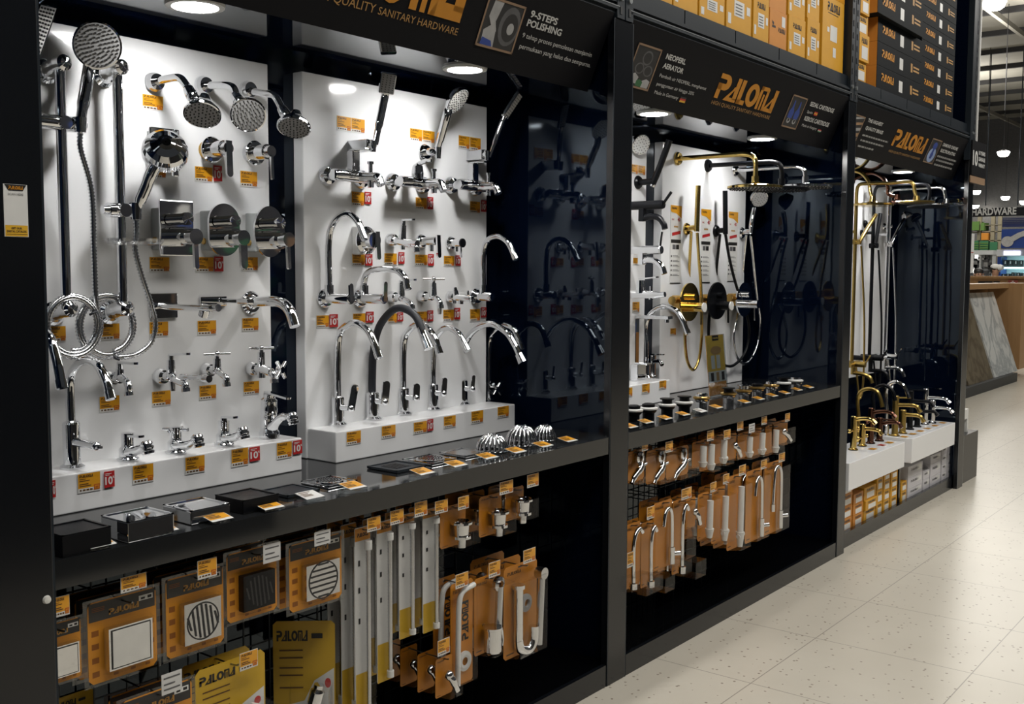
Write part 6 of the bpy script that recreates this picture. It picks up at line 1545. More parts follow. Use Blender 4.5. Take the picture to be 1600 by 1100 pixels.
# ---- tall leaflets on the board
for lb, (x0, y0, x1, y1) in [('tall white leaflet with an orange head, behind the gold handset', (1047, 321, 1064, 443)), ('tall white leaflet with an orange head, behind the black handset', (1094.5, 327, 1110, 442)), ('tall white leaflet with an orange head, behind the chrome handset', (1137, 331, 1152, 440))]:
    xx = XP + .0005; xm, ym = (x0 + x1) / 2, (y0 + y1) / 2
    ya_, yb_ = at(x0, ym, x=xx).y, at(x1, ym, x=xx).y; za, zb = at(xm, y1, x=xx).z, at(xm, y0, x=xx).z; W, H = yb_ - ya_, zb - za
    t = thing('leaflet', lb, 'leaflet', (xx, (ya_ + yb_) / 2, za), 'tall leaflets on the board')
    q = lambda u, v, k=.0016: V((xx + k, ya_ + W * u, za + H * v))
    MB().box((xx, ya_, za), (xx + .001, yb_, zb)).build('sheet', 'tag_white', t)
    mb = MB()
    mb.quad(q(0, .93), q(1, .93), q(1, 1), q(0, 1), 0); mb.add([q(.5, .90), q(1, .84), q(1, .93), q(0, .93), q(.1, .91)], [(0, 1, 2, 3, 4)], 0)
    mb.logo(q(.1, .95, .002), Y, Z, W * .45, H * .025, 2)
    mb.text('40', q(.62, .80), Y, Z, H * .05, 1, True); mb.text('DISC', q(.12, .81), Y, Z, H * .02, 1, True)
    mb.quad(q(.15, .61), q(.9, .64), q(.9, .68), q(.15, .65), 1); mb.quad(q(.05, .52), q(.95, .52), q(.95, .565), q(.05, .565), 2)
    mb.quad(q(.2, .44), q(.48, .44), q(.48, .50), q(.2, .50), 3); mb.quad(q(.52, .44), q(.8, .44), q(.8, .50), q(.52, .50), 2)
    mb.quad(q(.3, .72), q(.7, .72), q(.7, .74), q(.3, .74), 4)
    for k in range(5):
        v = .10 + k * .06; mb.quad(q(.06, v), q(.16, v), q(.16, v + .022), q(.06, v + .022), 2); mb.quad(q(.22, v), q(.85, v), q(.85, v + .006), q(.22, v + .006), 3); mb.quad(q(.22, v + .014), q(.7, v + .014), q(.7, v + .02), q(.22, v + .02), 3)
    mb.quad(q(.02, .0), q(.98, .0), q(.98, .012), q(.02, .012), 2)
    mb.build('print', ['tag_orange', 'tag_red', 'ink_black', 'photo_grey', 'sign_tan'], t)

# ---- hand showers with hoses and mixer plates
def hand_set(label, m, fl, arm_end, stick, hose_up, hose_loop, head=None, hr=.0075):
    c = at(*fl, x=XP); it = It('hand_shower_set', label, 'hand shower', (XP, c.y, c.z - .3), 'hand shower sets of the middle bay', m)
    it.esc(fl, .030, d=.014); it.tube('holder_arm', [c, (arm_end[0] - 8, arm_end[1]), arm_end], [.018, .013, .014], sm=2)
    e = at(*arm_end, y=c.y)
    if head:
        it.tube('handset', [at(*q, x=e.x) for q in stick], [.011, .013, .014], sm=4); it.head(at(*head, x=e.x + .03), (.62, -.62, -.45), .046, th=.03, dots=3, face='nozzle_grey')
    else: it.tube('stick', [at(*q, x=e.x) for q in stick], .0125, sm=0, n=18)
    it.hose([at(q[0], q[1], x=e.x - .02 - .02 * k) for k, q in enumerate(hose_up)], hr, m, 'inlet_hose', ridged=False)
    n = len(hose_loop)
    it.hose([at(q[0], q[1], x=e.x + .005 - .05 * k / n) for k, q in enumerate(hose_loop)], hr, m, 'loop_hose', ridged=(m == 'chrome'))
    return it
hand_set('gold stick handset with a long gold hose loop', 'brass', (1072, 358), (1090, 356), [(1088.5, 362), (1091, 290)], [(1080, 362), (1078.5, 390), (1077, 420), (1076, 446)],
         [(1089.5, 364), (1092, 405), (1095, 445), (1096.5, 500), (1096, 530), (1092, 562), (1083, 578), (1074, 564), (1070.5, 535), (1071, 500)])
hand_set('matt black stick handset with a black hose loop', 'matt_black', (1118, 361), (1135, 360), [(1133.5, 366), (1133, 298)], [(1125, 366), (1122.5, 390), (1119.5, 420), (1118, 446)],
         [(1133.6, 366), (1140, 405), (1151.6, 450), (1166, 488), (1171, 520), (1165, 550), (1150, 568), (1137, 572), (1119, 562), (1108.5, 536), (1107.5, 505), (1110, 480)])
hand_set('chrome handset with a multi spray head and chrome hose loop', 'chrome', (1158, 364), (1174, 362), [(1173, 366), (1175, 345), (1179, 326)], [(1166, 368), (1163.5, 392), (1161, 420), (1160, 442)],
         [(1173, 368), (1176, 394), (1182, 456), (1187.7, 501), (1183, 540), (1167.4, 567), (1152, 560), (1146, 528), (1151.6, 495), (1156, 480)], head=(1187, 311))
def oval_mixer(label, cpx, hw, hh, m, lever, bx):
    xp = XP + .06; c = at(*cpx, x=xp); ya_, yb_ = at(cpx[0] - hw, cpx[1], x=xp).y, at(cpx[0] + hw, cpx[1], x=xp).y; W = (yb_ - ya_) / 2; H = (at(cpx[0], cpx[1] - hh, x=xp) - at(cpx[0], cpx[1] + hh, x=xp)).z / 2
    it = It('concealed_mixer', label, 'mixer', (XP, c.y, c.z - H), 'oval plate mixers of the middle bay', m)
    it.mesh('valve_box', MB().box((XP, c.y - W * .8, c.z - H * .35), (xp - .006, c.y + W * .8, c.z + H * .35), bev=.004).cyl((XP + .03, c.y - W * .8, c.z + H * .1), (XP + .03, c.y - W * 1.25, c.z + H * .1), .016).cyl((XP + .03, c.y - W * 1.25, c.z + H * .1), (XP + .03, c.y - W * 1.32, c.z + H * .1), .020), 'raw_brass')
    it.mesh('cover_plate', MB().prism([V((xp - .006, c.y + W * math.cos(a), c.z + H * math.sin(a))) for a in [2 * PI * i / 44 for i in range(44)]], X * .008))
    it.mesh('upper_knob', MB().cyl((xp, c.y, c.z + H * .28), (xp + .03, c.y, c.z + H * .28), .015))
    zk = c.z - H * .26; it.mesh('main_knob', MB().cyl((xp, c.y, zk), (xp + .075, c.y, zk), .022)); it.mesh('end_cap', MB().lathe([(.0225, 0), (.0225, .006), (0, .007)], (xp + .074, c.y, zk), X, 20), 'plastic_white' if m != 'chrome' else 'chrome')
    it.bar('lever', V((xp + .06, c.y, zk - .018)), V((xp + .062, c.y, zk - .085)), .009, .006)
    return it
oval_mixer('gold oval mixer plate on a raw brass valve', (1078, 472), 14.5, 30, 'brass', None, None)
oval_mixer('matt black oval mixer plate on a raw brass valve', (1121, 470), 14.5, 29, 'matt_black', None, None)
oval_mixer('mirror chrome oval mixer plate on a raw brass valve', (1163, 468), 12, 27, 'chrome', None, None)

# ---- standing leaflet on the counter
TLp, BLp = (1111.5, 524), (1108.5, 622)
bl = at(1108.5, 622, z=ZT); br = at(1136, 617.5, z=ZT); br.x = bl.x
yL, yR = bl.y, at(1136, 617.5, x=bl.x).y; zt = at(1124, 522, x=bl.x - .03).z; W, H = yR - yL, zt - ZT
t = thing('leaflet_stand', 'orange leaflet in a clear stand on the counter under the gold hose', 'leaflet stand', (bl.x, (yL + yR) / 2, ZT + .0005))
q = lambda u, v, k=0.0: V((bl.x - .03 * v + k, yL + W * u, ZT + .006 + (H - .006) * v))
MB().prism([q(-.02, 0, .004), q(1.02, 0, .004), q(1.02, 1.0, .004), q(-.02, 1.0, .004)], X * .002).box((bl.x - .05, yL, ZT + .0008), (bl.x + .03, yR, ZT + .004)).build('clear_holder', 'clear_acrylic', t)
MB().prism([q(0, .01), q(1, .01), q(1, .99), q(0, .99)], X * .0012).build('leaflet_sheet', 'leaflet_orange', t)
mb = MB()
mb.quad(q(0, .22, .002), q(1, .22, .002), q(1, .40, .002), q(0, .40, .002), 0)
for u in (.15, .45, .75): mb.quad(q(u, .24, .0026), q(u + .16, .24, .0026), q(u + .16, .38, .0026), q(u, .38, .0026), 1 if u != .45 else 2)
mb.quad(q(.36, .90, .002), q(.72, .90, .002), q(.72, .985, .002), q(.36, .985, .002), 1); mb.quad(q(0, .40, .0018), q(1, .40, .0018), q(1, .985, .0016), q(0, .985, .0016), 3)
for u in (.22, .52): mb.quad(q(u, .44, .0024), q(u + .2, .44, .0024), q(u + .2, .66, .0024), q(u, .66, .0024), 0)
mb.add([q(.52 + .3 * math.cos(a), .74 + .07 * math.sin(a), .0024) for a in [2 * PI * i / 20 for i in range(20)]], [list(range(20))], 2)
mb.logo(q(.39, .93, .0026), Y, Z, W * .3, H * .025, 3)
mb.build('leaflet_print', ['card_white', 'rose_bronze', 'sign_tan', 'leaflet_yellow'], t)

# ---- pop up wastes on the counter
def waste(label, px, py, kind, r=.033):
    c = at(px, py, z=ZT); c.x = min(c.x, -.045); c.z = ZT + .0006; t = thing('basin_waste', label, 'basin waste', c, 'basin wastes on the middle counter')
    bm_ = {'black': 'matt_black', 'chrome': 'chrome', 'brass': 'chrome_soft'}[kind[0]]
    MB().lathe([(r * .72, 0), (r * .72, .024), (r * .95, .030), (r, .036), (r * .7, .038)], c, Z, 24).build('body', bm_, t)
    MB().lathe([(r * .70, .036), (r * 1.12, .040), (r * 1.14, .046), (r * .8, .050)], c, Z, 24).build('seal_ring', 'white_rubber' if kind[1] == 'white' else 'raw_brass', t)
    MB().lathe([(r * .62, .048), (r * .64, .064), (r * .9, .066), (r * .9, .070), (0, .071)] if kind[2] == 'cap' else [(r * .8, .048), (r * .78, .060), (r * .5, .064), (0, .065)], c, Z, 24).build('plug', 'matt_black' if kind[3] == 'black' else 'chrome', t)
WS = [((990, 658), ('black', 'white', 'dome', 'black'), 'black basin waste nearest the second post'), ((1013, 655), ('black', 'white', 'dome', 'black'), 'black basin waste with a narrow dark plug, second along the middle counter'),
      ((1042, 649), ('black', 'white', 'cap', 'black'), 'tall black basin waste with a wide dark cap and white ring'), ((1069, 645), ('black', 'white', 'cap', 'black'), 'tall black basin waste between the wide capped one and the chrome one'),
      ((1096, 637), ('chrome', 'brass', 'dome', 'chrome'), 'chrome basin waste just before the standing leaflet'), ((1138, 630), ('brass', 'brass', 'cap', 'black'), 'brassy basin waste just after the standing leaflet'),
      ((1162, 625), ('brass', 'brass', 'cap', 'chrome'), 'brassy basin waste with a chrome cap, second after the leaflet'), ((1183, 620), ('brass', 'brass', 'dome', 'black'), 'low brassy basin waste with a dark lid'),
      ((1205, 616), ('chrome', 'brass', 'dome', 'chrome'), 'low chrome basin waste lying past the dark lidded one'), ((1224, 612), ('black', 'white', 'cap', 'black'), 'tall basin waste with a pale top ring near the side wall'), ((1243, 608), ('brass', 'white', 'dome', 'chrome'), 'pale flat basin waste, last on the middle counter')]
for (px, py), k, lb in WS: waste(lb, px, py, k)
for lb, px, py, m_ in [('price card in front of the waste nearest the second post', 984, 665, 'tag_orange'), ('price card in front of the narrow dark plug waste', 1009, 658, 'tag_orange'), ('price card in front of the wide dark capped waste', 1039, 652, 'tag_orange'), ('price card in front of the fourth black waste', 1067, 646, 'tag_orange'), ('white price card in front of the chrome waste by the leaflet', 1094, 641, 'tag_white'),
                   ('price card at the foot of the standing leaflet', 1119, 635, 'tag_orange'), ('price card in front of the chrome capped brassy waste', 1163, 627, 'tag_orange'), ('price card in front of the dark lidded waste', 1185, 622, 'tag_orange'),
                   ('price card in front of the low chrome waste', 1206, 617, 'tag_orange'), ('price card in front of the pale ringed waste', 1226, 613, 'tag_orange'), ('price card in front of the pale flat waste', 1245, 608, 'tag_orange'), ('price card lying last on the middle counter', 1263, 604, 'tag_orange')]:
    shelf_tag(lb, px, py, w=.06, d=.045, m=m_)
# ================================================================== far bay
board('glossy white board behind the column showers of the far bay', 5.47, 7.56, .80, 2.10)
ZF = .475
def plinth_box(label, y0, y1):
    o = MB().box((-.26, y0, .322), (-.008, y1, ZF), bev=.003).build('tap_plinth', 'white_acrylic'); tag(o, label, 'display plinth', 'low white tap plinths')
plinth_box('low white plinth under the gold and bronze taps', 5.53, 6.455)
plinth_box('low white plinth under the black and chrome taps', 6.60, 7.52)
def column_shower(label, m, px, ztop_py, zbot_py, arm, disc, half, holder, stick, mixer, spout, xo=-.42, head=None):
    a = at(px, ztop_py, x=xo); b = at(px, zbot_py, x=xo); it = It('riser_shower', label, 'shower set', (XP, a.y, b.z), 'column showers of the far bay', m); y = a.y
    it.mesh('riser', MB().cyl((xo, y, b.z), (xo, y, a.z), .0115, n=14)); it.mesh('wall_bracket', MB().cyl((XP, y, a.z - .25), (xo, y, a.z - .25), .010).lathe([(.022, 0), (.022, .008), (.012, .012)], (XP, y, a.z - .25), X, 18))
    d = at(*disc, y=y)
    ap = [V((xo, y, a.z))] + [at(*q, y=y) for q in arm] + [V((d.x, y, d.z + .02))]
    it.tube('arm', ap, .011, sm=6, n=12)
    R = half * (d - CAM_LOC).dot(C_F) / F_PX
    it.mesh('ball_joint', MB().cyl(V((d.x, y, d.z + .035)), V((d.x, y, d.z + .004)), .016, .024))
    it.mesh('disc', MB().lathe([(0, .006), (R * .9, .003), (R, 0), (R, -.008), (R * .95, -.010), (0, -.010)], V((d.x, y, d.z)), Z, 36))
    h = at(*holder, y=y); it.mesh('slider', MB().cyl((xo - .02, y, h.z), (xo + .035, y, h.z), .017).cyl((xo, y - .03, h.z), (xo, y + .03, h.z), .015))
    it.tube('handset', [at(*q, x=xo + .03) for q in stick], [.011, .0125, .0135], sm=2)
    if head: it.head(at(*head, x=xo + .04), (.5, .1, -.75), .04, th=.015, dots=3)
    mx = at(*mixer, y=y); it.mesh('mixer_bar', MB().cyl((xo + .01, y - .09, mx.z), (xo + .01, y + .09, mx.z), .020).cyl((xo + .01, y, mx.z), (xo + .09, y, mx.z), .019).cyl((XP, y - .07, mx.z), (xo + .01, y - .07, mx.z), .016).cyl((XP, y + .07, mx.z), (xo + .01, y + .07, mx.z), .016))
    it.bar('lever', V((xo + .085, y, mx.z)), V((xo + .12, y, mx.z + .06)), .014, .007)
    it.tube('spout', [V((xo + .01, y, at(*spout[0], y=y).z))] + [at(*q, y=y) for q in spout], .0125, sm=6)
    it.mesh('spout_drop', MB().cyl((xo + .01, y, mx.z), (xo + .01, y, at(*spout[0], y=y).z - .01), .014))
    it.hose([V((xo + .03, y, mx.z - .02)), V((xo + .05, y + .02, mx.z - .22)), V((xo + .06, y + .05, mx.z - .12)), V((xo + .06, y + .045, mx.z + .2)), V((xo + .05, y + .03, h.z - .3)), V((xo + .035, y + .01, h.z - .02))], .0065, m, 'hose', ridged=False)
    return it
column_shower('brushed gold column shower with a stick handset, nearest the third post', 'brushed_gold', 1338.5, 300, 572, [(1341, 291), (1350, 287), (1390, 286), (1418, 284), (1427, 288), (1429, 298)], (1432, 315), 27, (1338, 378), [(1343, 378), (1355, 357), (1368.5, 336)], (1340, 569), [(1340, 583), (1350, 585), (1359, 590), (1363, 599)])
column_shower('matt black column shower with a stick handset', 'matt_black', 1366, 304, 562, [(1369, 294), (1378, 290), (1420, 288), (1444, 288), (1451, 292), (1452.5, 302)], (1450, 322), 31, (1365, 384), [(1368, 381), (1372, 357), (1375.5, 334)], (1366, 559), [(1366, 579), (1378, 580), (1385, 585), (1388, 593)])
column_shower('chrome column shower with a slanted handset by the black side wall', 'chrome', 1389, 308, 560, [(1393, 300), (1402, 296), (1440, 294), (1466, 293), (1474, 296), (1476.5, 304)], (1478, 319), 28, (1387, 382), [(1393, 380), (1403, 360), (1413, 343)], (1389, 557), [(1389, 574), (1402, 575), (1410, 581), (1413, 589)], head=(1418, 340))
def arch_head(label, m, wall, arm, disc, half):
    c = at(*wall, x=XP); it = It('rain_shower', label, 'rain shower', (XP, c.y, c.z - .1), 'arched rain shower heads', m)
    it.esc(wall, .03); d = at(*disc, y=c.y); R = half * (d - CAM_LOC).dot(C_F) / F_PX
    it.tube('arm', [c] + [at(*q, y=c.y) for q in arm] + [V((d.x, c.y, d.z + .03))], .0115, sm=7)
    it.mesh('ball_joint', MB().cyl(V((d.x, c.y, d.z + .05)), V((d.x, c.y, d.z + .012)), .017, .02).cyl(V((d.x, c.y, d.z + .015)), V((d.x, c.y, d.z + .004)), .03, .04))
    it.mesh('disc', MB().lathe([(0, .008), (R * .85, .005), (R, 0), (R, -.009), (R * .95, -.012), (0, -.012)], V((d.x, c.y, d.z)), Z, 40))
arch_head('gold rain shower head on a swan neck arm, right behind the third post', 'brass', (1320, 268), [(1336, 267), (1348, 272), (1357, 284), (1360, 300)], (1363, 319), 32)
arch_head('copper bronze rain shower head on a high arched arm', 'rose_bronze', (1331, 282), [(1345, 275), (1362, 270), (1378, 277), (1387, 291), (1388, 303)], (1402, 316), 15)
for lb, px, py in [('black robe hook knob between the column showers', 1351, 350), ('chrome robe hook by the black column shower', 1380, 354)]:
    c = at(px, py, x=XP); it = It('robe_hook', lb, 'hook', (XP, c.y, c.z - .02), m='matt_black' if 'knob' in lb else 'chrome'); it.esc((px, py), .026); it.cyl('peg', (XP, c.y, c.z), (XP + .05, c.y, c.z), .009); it.ball('end_knob', (XP + .052, c.y, c.z), .015)

def deck_tap(label, m, base, top_py, spout, lever=None, r=.0185, group='taps on the low plinths', z=ZF, foot=True, cross=False):
    b = at(*base, z=z); b.x = min(b.x, -.045); it = It('basin_tap', label, 'tap', V((b.x, b.y, z + .0005)), group, m)
    zt = at(base[0], top_py, y=b.y).z
    it.mesh('column', MB().lathe([(r * 1.5, .0005), (r * 1.45, .006), (r * 1.1, .010), (r, .014), (r * .95, zt - z - .004), (r * .8, zt - z), (0, zt - z + .0005)], V((b.x, b.y, z)), Z, 22))
    P = [at(*q, y=b.y) for q in spout]; P[0] = V((b.x, b.y, P[0].z))
    it.tube('spout', P, [r * .62, r * .6, r * .58], sm=6); d = (P[-1] - P[-2]).normalized(); it.mesh('aerator', MB().cyl(P[-1] - d * .01, P[-1] + d * .008, r * .72))
    if lever == 'flat': it.bar('lever', V((b.x - .012, b.y, zt + .004)), V((b.x + .10, b.y, zt + .006)), .018, .006)
    if lever == 'pin': it.tube('lever', [V((b.x, b.y, zt - .012)), V((b.x + .09, b.y, zt - .008))], .005, sm=0)
    if lever == 'side': it.mesh('side_handles', MB().cyl((b.x, b.y - .07, zt - .08), (b.x, b.y + .07, zt - .08), .008).ball((b.x, b.y - .07, zt - .08), .012, 12).ball((b.x, b.y + .07, zt - .08), .012, 12))
    return it
deck_tap('tall brushed gold basin tap with a pin lever', 'brushed_gold', (1398, 681), 618, [(1403, 633), (1420, 633), (1432, 635), (1437.5, 643)], 'pin', r=.02)
deck_tap('shorter brushed gold basin tap behind the tall pin lever one', 'brushed_gold', (1410, 677), 640, [(1413, 648), (1428, 648.5), (1438, 651), (1443, 658)], None, r=.02)
deck_tap('tall matt black basin tap on the far plinth', 'matt_black', (1421.5, 671), 610, [(1426, 626), (1440, 627), (1452, 628), (1458, 634)], 'flat')
deck_tap('shorter matt black basin tap on the far plinth', 'matt_black', (1433, 667), 632, [(1437, 643), (1450, 643), (1460, 643.5), (1464, 648)], None)
deck_tap('tall chrome basin tap with a flat lever near the last post', 'chrome', (1445, 663), 607, [(1449.6, 621), (1466, 621.5), (1477, 623.5), (1483, 629)], 'flat')
deck_tap('shorter chrome basin tap nearest the last post', 'chrome', (1456.5, 661), 625, [(1460.5, 636.6), (1472, 637), (1482, 638.5), (1488, 644)], None)
deck_tap('polished gold basin tap with side handles, front of the near plinth', 'brass', (1333, 703), 650, [(1336, 656), (1350, 654), (1362, 656), (1367, 661)], 'side')
deck_tap('shorter polished gold basin tap with side handles', 'brass', (1347, 697), 662, [(1350, 670), (1362, 670.5), (1373, 673), (1377, 678)], 'side')
deck_tap('tall bronze basin tap with a chrome nozzle', 'rose_bronze', (1360, 693), 637, [(1364, 645), (1380, 643), (1392, 645), (1398, 651)], 'side')
deck_tap('shorter bronze basin tap at the far end of the near plinth', 'rose_bronze', (1374, 689), 652, [(1379, 663), (1390, 660), (1403, 661), (1408, 667)], 'pin')
for nm, m_, base, pole in [('brushed gold gooseneck basin tap above the polished gold taps', 'brushed_gold', (1340, 690), [(1340, 650), (1340, 625), (1345, 612), (1357, 607.5), (1369, 611), (1375, 620), (1378, 632)]),
                          ('matt black gooseneck basin tap behind the tall bronze tap', 'matt_black', (1364, 681), [(1364, 640), (1364, 617), (1369, 606), (1380, 602), (1390, 606), (1396, 614), (1398, 622)]),
                          ('chrome gooseneck basin tap behind the tall pin lever gold tap', 'chrome', (1384, 680), [(1384, 640), (1384.5, 612), (1390, 600), (1400.5, 596.5), (1411, 602), (1416, 610), (1419, 618)])]:
    gooseneck(nm, base, pole, m=m_, r=.011, rb=.019, hb=.06, z=ZF, group='gooseneck basin taps of the far bay')
for lb, px, py, m_ in [('price sticker flat on the far plinth, first in its row', 1414, 683, 'tag_orange'), ('price sticker flat on the far plinth, second in its row', 1427, 678.5, 'tag_orange'), ('price sticker flat on the far plinth, third in its row', 1439, 674, 'tag_orange'),
                   ('price sticker flat on the far plinth, fourth in its row', 1450, 670, 'tag_orange'), ('price sticker flat on the far plinth, fifth in its row', 1462, 665.5, 'tag_orange'), ('price sticker flat on the far plinth, last in its row', 1474, 661, 'tag_orange'),
                   ('price sticker flat on the near plinth, by its front corner', 1365, 702, 'tag_orange'), ('red and orange price sticker flat on the near plinth', 1379, 696, 'tag_red'), ('price sticker flat on the near plinth, by the bronze taps', 1391, 692, 'tag_orange')]:
    c = at(px, py, z=ZF); mb = MB().box((c.x - .028, c.y - .035, ZF + .0004), (c.x + .028, c.y + .035, ZF + .0012), 1).quad(*[V((c.x + a, c.y + b_, ZF + .0018)) for a, b_ in ((.014, -.032), (.014, .032), (-.026, .032), (-.026, -.032))], 0)
    for k in range(3): mb.quad(*[V((c.x + a, c.y + b_, ZF + .0022)) for a, b_ in ((.008 - k * .012, -.026), (.008 - k * .012, .01), (.003 - k * .012, .01), (.003 - k * .012, -.026))], 2)
    o = mb.build('price_sticker', [m_, 'tag_white', 'tag_ink']); tag(o, lb, 'price sticker', 'flat stickers on the plinths')

# ---- boxes under the plinths
def low_boxes(px0, px1, rows, m_, nm, x=-.068, z0=.0708, white=False, depth=.2, dx=0.0, wob=0.0):
    y0, y1 = at(px0, 780, x=x).y + .003, at(px1, 780, x=x).y - .003; z = z0
    for k, h in enumerate(rows):
        carton('small_box', '%s, %s from the bottom' % (nm, ORD[k]) if len(rows) > 1 else nm, (x - depth, y0, z), (x + dx + (wob if k % 2 else 0), y1, z + h), m_, 'boxes under the low plinths', 'small' if not white else 'low', logo='photo_dark', cat='box')
        z += h + .001
low_boxes(1317, 1332, [.068, .068, .068, .032], 'carton_orange', 'orange box in the stack against the third post')
low_boxes(1333.5, 1349, [.062, .060, .060], 'carton_orange', 'orange box in the second stack under the near plinth')
low_boxes(1350, 1368.5, [.060, .058, .072], 'carton_yellow', 'orange yellow box in the third stack under the near plinth', wob=.01)
low_boxes(1369.5, 1379, [.066, .074, .074], 'carton_yellow', 'narrow yellow box in the fourth stack under the near plinth')
low_boxes(1380, 1390, [.062, .060, .060, .046], 'carton_yellow', 'slim yellow box in the fifth stack under the near plinth')
low_boxes(1391, 1401.5, [.060, .056, .056, .056], 'carton_yellow', 'slim yellow box in the sixth stack under the near plinth')
low_boxes(1407.5, 1416, [.062, .060], 'carton_yellow', 'yellow box beside the white ones under the far plinth')
low_boxes(1417.5, 1440, [.055, .070, .074], 'carton_white', 'white box in the first wide stack under the far plinth', white=True)
low_boxes(1441, 1451, [.068, .056], 'carton_white', 'white box in the low stack under the far plinth', white=True)
low_boxes(1452, 1468, [.062, .085, .060], 'carton_white', 'white box in the tall stack under the far plinth', white=True)
low_boxes(1469.5, 1477, [.055, .058, .060, .06], 'carton_white', 'white box in the slim stack under the far plinth', white=True)
low_boxes(1478.5, 1485, [.062, .06, .06, .055], 'carton_white', 'white box in the last stack under the far plinth', white=True)

# ---- end of the run
ye0, ye1 = 7.74, 8.19; zt = at(1506, 673, x=-.025).z
o = MB().box((-.5, ye0, 0), (-.025, ye1, zt - .04)).build('end_cabinet', 'black_laminate'); tag(o, 'low grey black cabinet past the last post', 'cabinet')
t = thing('carton', 'small white open box on the low cabinet past the last post', 'box', (-.15, 7.95, zt - .04)); a = at(1507, 672, x=-.06); b = at(1520, 642, x=-.06)
MB().box((-.30, 7.80, zt + .06), (-.06, 8.05, zt + .13)).box((-.30, 8.02, zt - .039), (-.06, 8.05, zt + .06)).build('shell', 'plastic_white', t); MB().box((-.28, 7.82, zt - .039), (-.10, 8.0, zt + .055)).build('dark_inner', 'rose_bronze', t)
a0, a1, z0, z1 = at(1507.5, 400, x=.002).y, at(1516.5, 400, x=.002).y, at(1512, 441, x=.002).z, at(1512, 371, x=.002).z
y_end = 7.74
for k, (pa, pb, pt, pb_, xx, lb) in enumerate([(1508, 1516.5, 371, 441, -.05, 'front white price sheet hanging at the end of the run'), (1510, 1521, 364, 425, -.16, 'rear white price sheet hanging at the end of the run')]):
    mb = MB(); ya_, yb_ = at(pa, 400, x=xx).y, at(pb, 400, x=xx).y; za, zb = at(pa, pb_, x=xx).z, at(pa, pt, x=xx).z
    mb.box((xx, ya_, za), (xx + .002, yb_, zb)); mb.quad(*[V((xx + .003, ya_ + (yb_ - ya_) * u, za + (zb - za) * v)) for u, v in ((.1, .5), (.9, .5), (.9, .52), (.1, .52))], 1)
    o = mb.build('price_sheet', ['tag_white', 'tag_red']); tag(o, lb, 'price sheet', 'white sheets at the end of the run')
    o2 = MB().box((xx - .012, (ya_ + yb_) / 2 - .02, 0 if k else zt), (xx - .0002, (ya_ + yb_) / 2 + .02, zb + .5)).build('sheet_pole', 'rack_beige'); tag(o2, 'pale flat pole behind the %s price sheet' % ('rear' if k else 'front'), 'pole')
# small sign round the corner of the rack
t = thing('warranty_sign', 'small black ten year warranty sign round the corner of the rack', 'sign', at(1538, 270, x=.05))
xx = .02; ya_, yb_ = at(1519, 250, x=xx).y, at(1541, 250, x=xx).y; za, zb = at(1530, 276, x=xx).z, at(1530, 222, x=xx).z
MB().box((xx - .01, ya_, za), (xx, yb_, zb)).build('board', 'sign_board', t); q = lambda u, v: V((xx + .001, ya_ + (yb_ - ya_) * u, za + (zb - za) * v))
mb = MB(); mb.text('10', q(.04, .30), Y, Z, (zb - za) * .42, 0, True, width=(yb_ - ya_) * .34)
for k, w_ in enumerate(('10 YEARS', 'LEAKAGE', 'WARRANTY')): mb.text(w_, q(.44, .64 - k * .18), Y, Z, (zb - za) * .11, 0, True, width=(yb_ - ya_) * .46)
mb.build('lettering', 'sign_white', t); MB().box((xx - .012, ya_, za - .05), (xx - .004, yb_, za - .004)).build('copper_edge', 'frame_copper', t)
MB().box((xx - .05, ya_ - .02, za + .1), (xx - .012, ya_ + .04, zb + 1.0)).build('arm', 'steel_dark', t)
# ================================================================== stone slab stand
xs = -1.42; ys0, ys1 = 13.25, 15.75
zb_ = .12; ztop = at(1540, 450, x=xs - .35).z
t = thing('slab_stand', 'wooden stand with leaning stone slabs beyond the display', 'display stand', (xs - .3, (ys0 + ys1) / 2, 0))
MB().box((xs - .75, ys0 - .6, 0), (xs, ys1, zb_)).build('plinth', 'steel_dark', t)
ye = ys1
yR = at(1585, 520, x=xs - .25).y
MB().box((xs - .62, yR - .30, zb_), (xs - .10, yR + .35, ztop + .06), bev=.004).build('end_panel', 'wood_grain', t)
MB().box((xs - .60, ys0 - .6, ztop - .01), (xs - .28, yR, ztop + .06), bev=.004).build('top_rail', 'wood_grain', t)
MB().box((xs - .62, ys0 - .6, zb_), (xs - .56, yR, ztop)).build('back_panel', 'wood_grain', t)
def slab(label, p, m_):
    """leaning slab: p = pixels TL TR BR BL; foot at x=xs-.05, head at x=xs-.42"""
    xb, xt = xs - .06, xs - .42
    q = [at(*p[0], x=xt), at(*p[1], x=xt), at(*p[2], x=xb), at(*p[3], x=xb)]
    zt2 = (q[0].z + q[1].z) / 2; y0_, y1_ = (q[0].y + q[3].y) / 2, (q[1].y + q[2].y) / 2
    q = [V((xt, y0_, zt2)), V((xt, y1_, zt2)), V((xb, y1_, zb_ + .002)), V((xb, y0_, zb_ + .002))]
    n_ = (q[1] - q[0]).cross(q[3] - q[0]).normalized(); n_ = n_ if n_.x > 0 else -n_
    o = MB().prism(q, -n_ * .02).build('stone_slab', m_); tag(o, label, 'stone slab', 'stone slabs on the stand'); return q
s1 = slab('brown grey stone slab leaning on the wooden stand', ((1494, 458), (1521, 457), (1543, 601), (1490, 614)), 'slab_brown')
s2 = slab('white veined marble slab leaning on the wooden stand', ((1524, 457), (1562, 456), (1580, 590), (1545, 601)), 'slab_white')
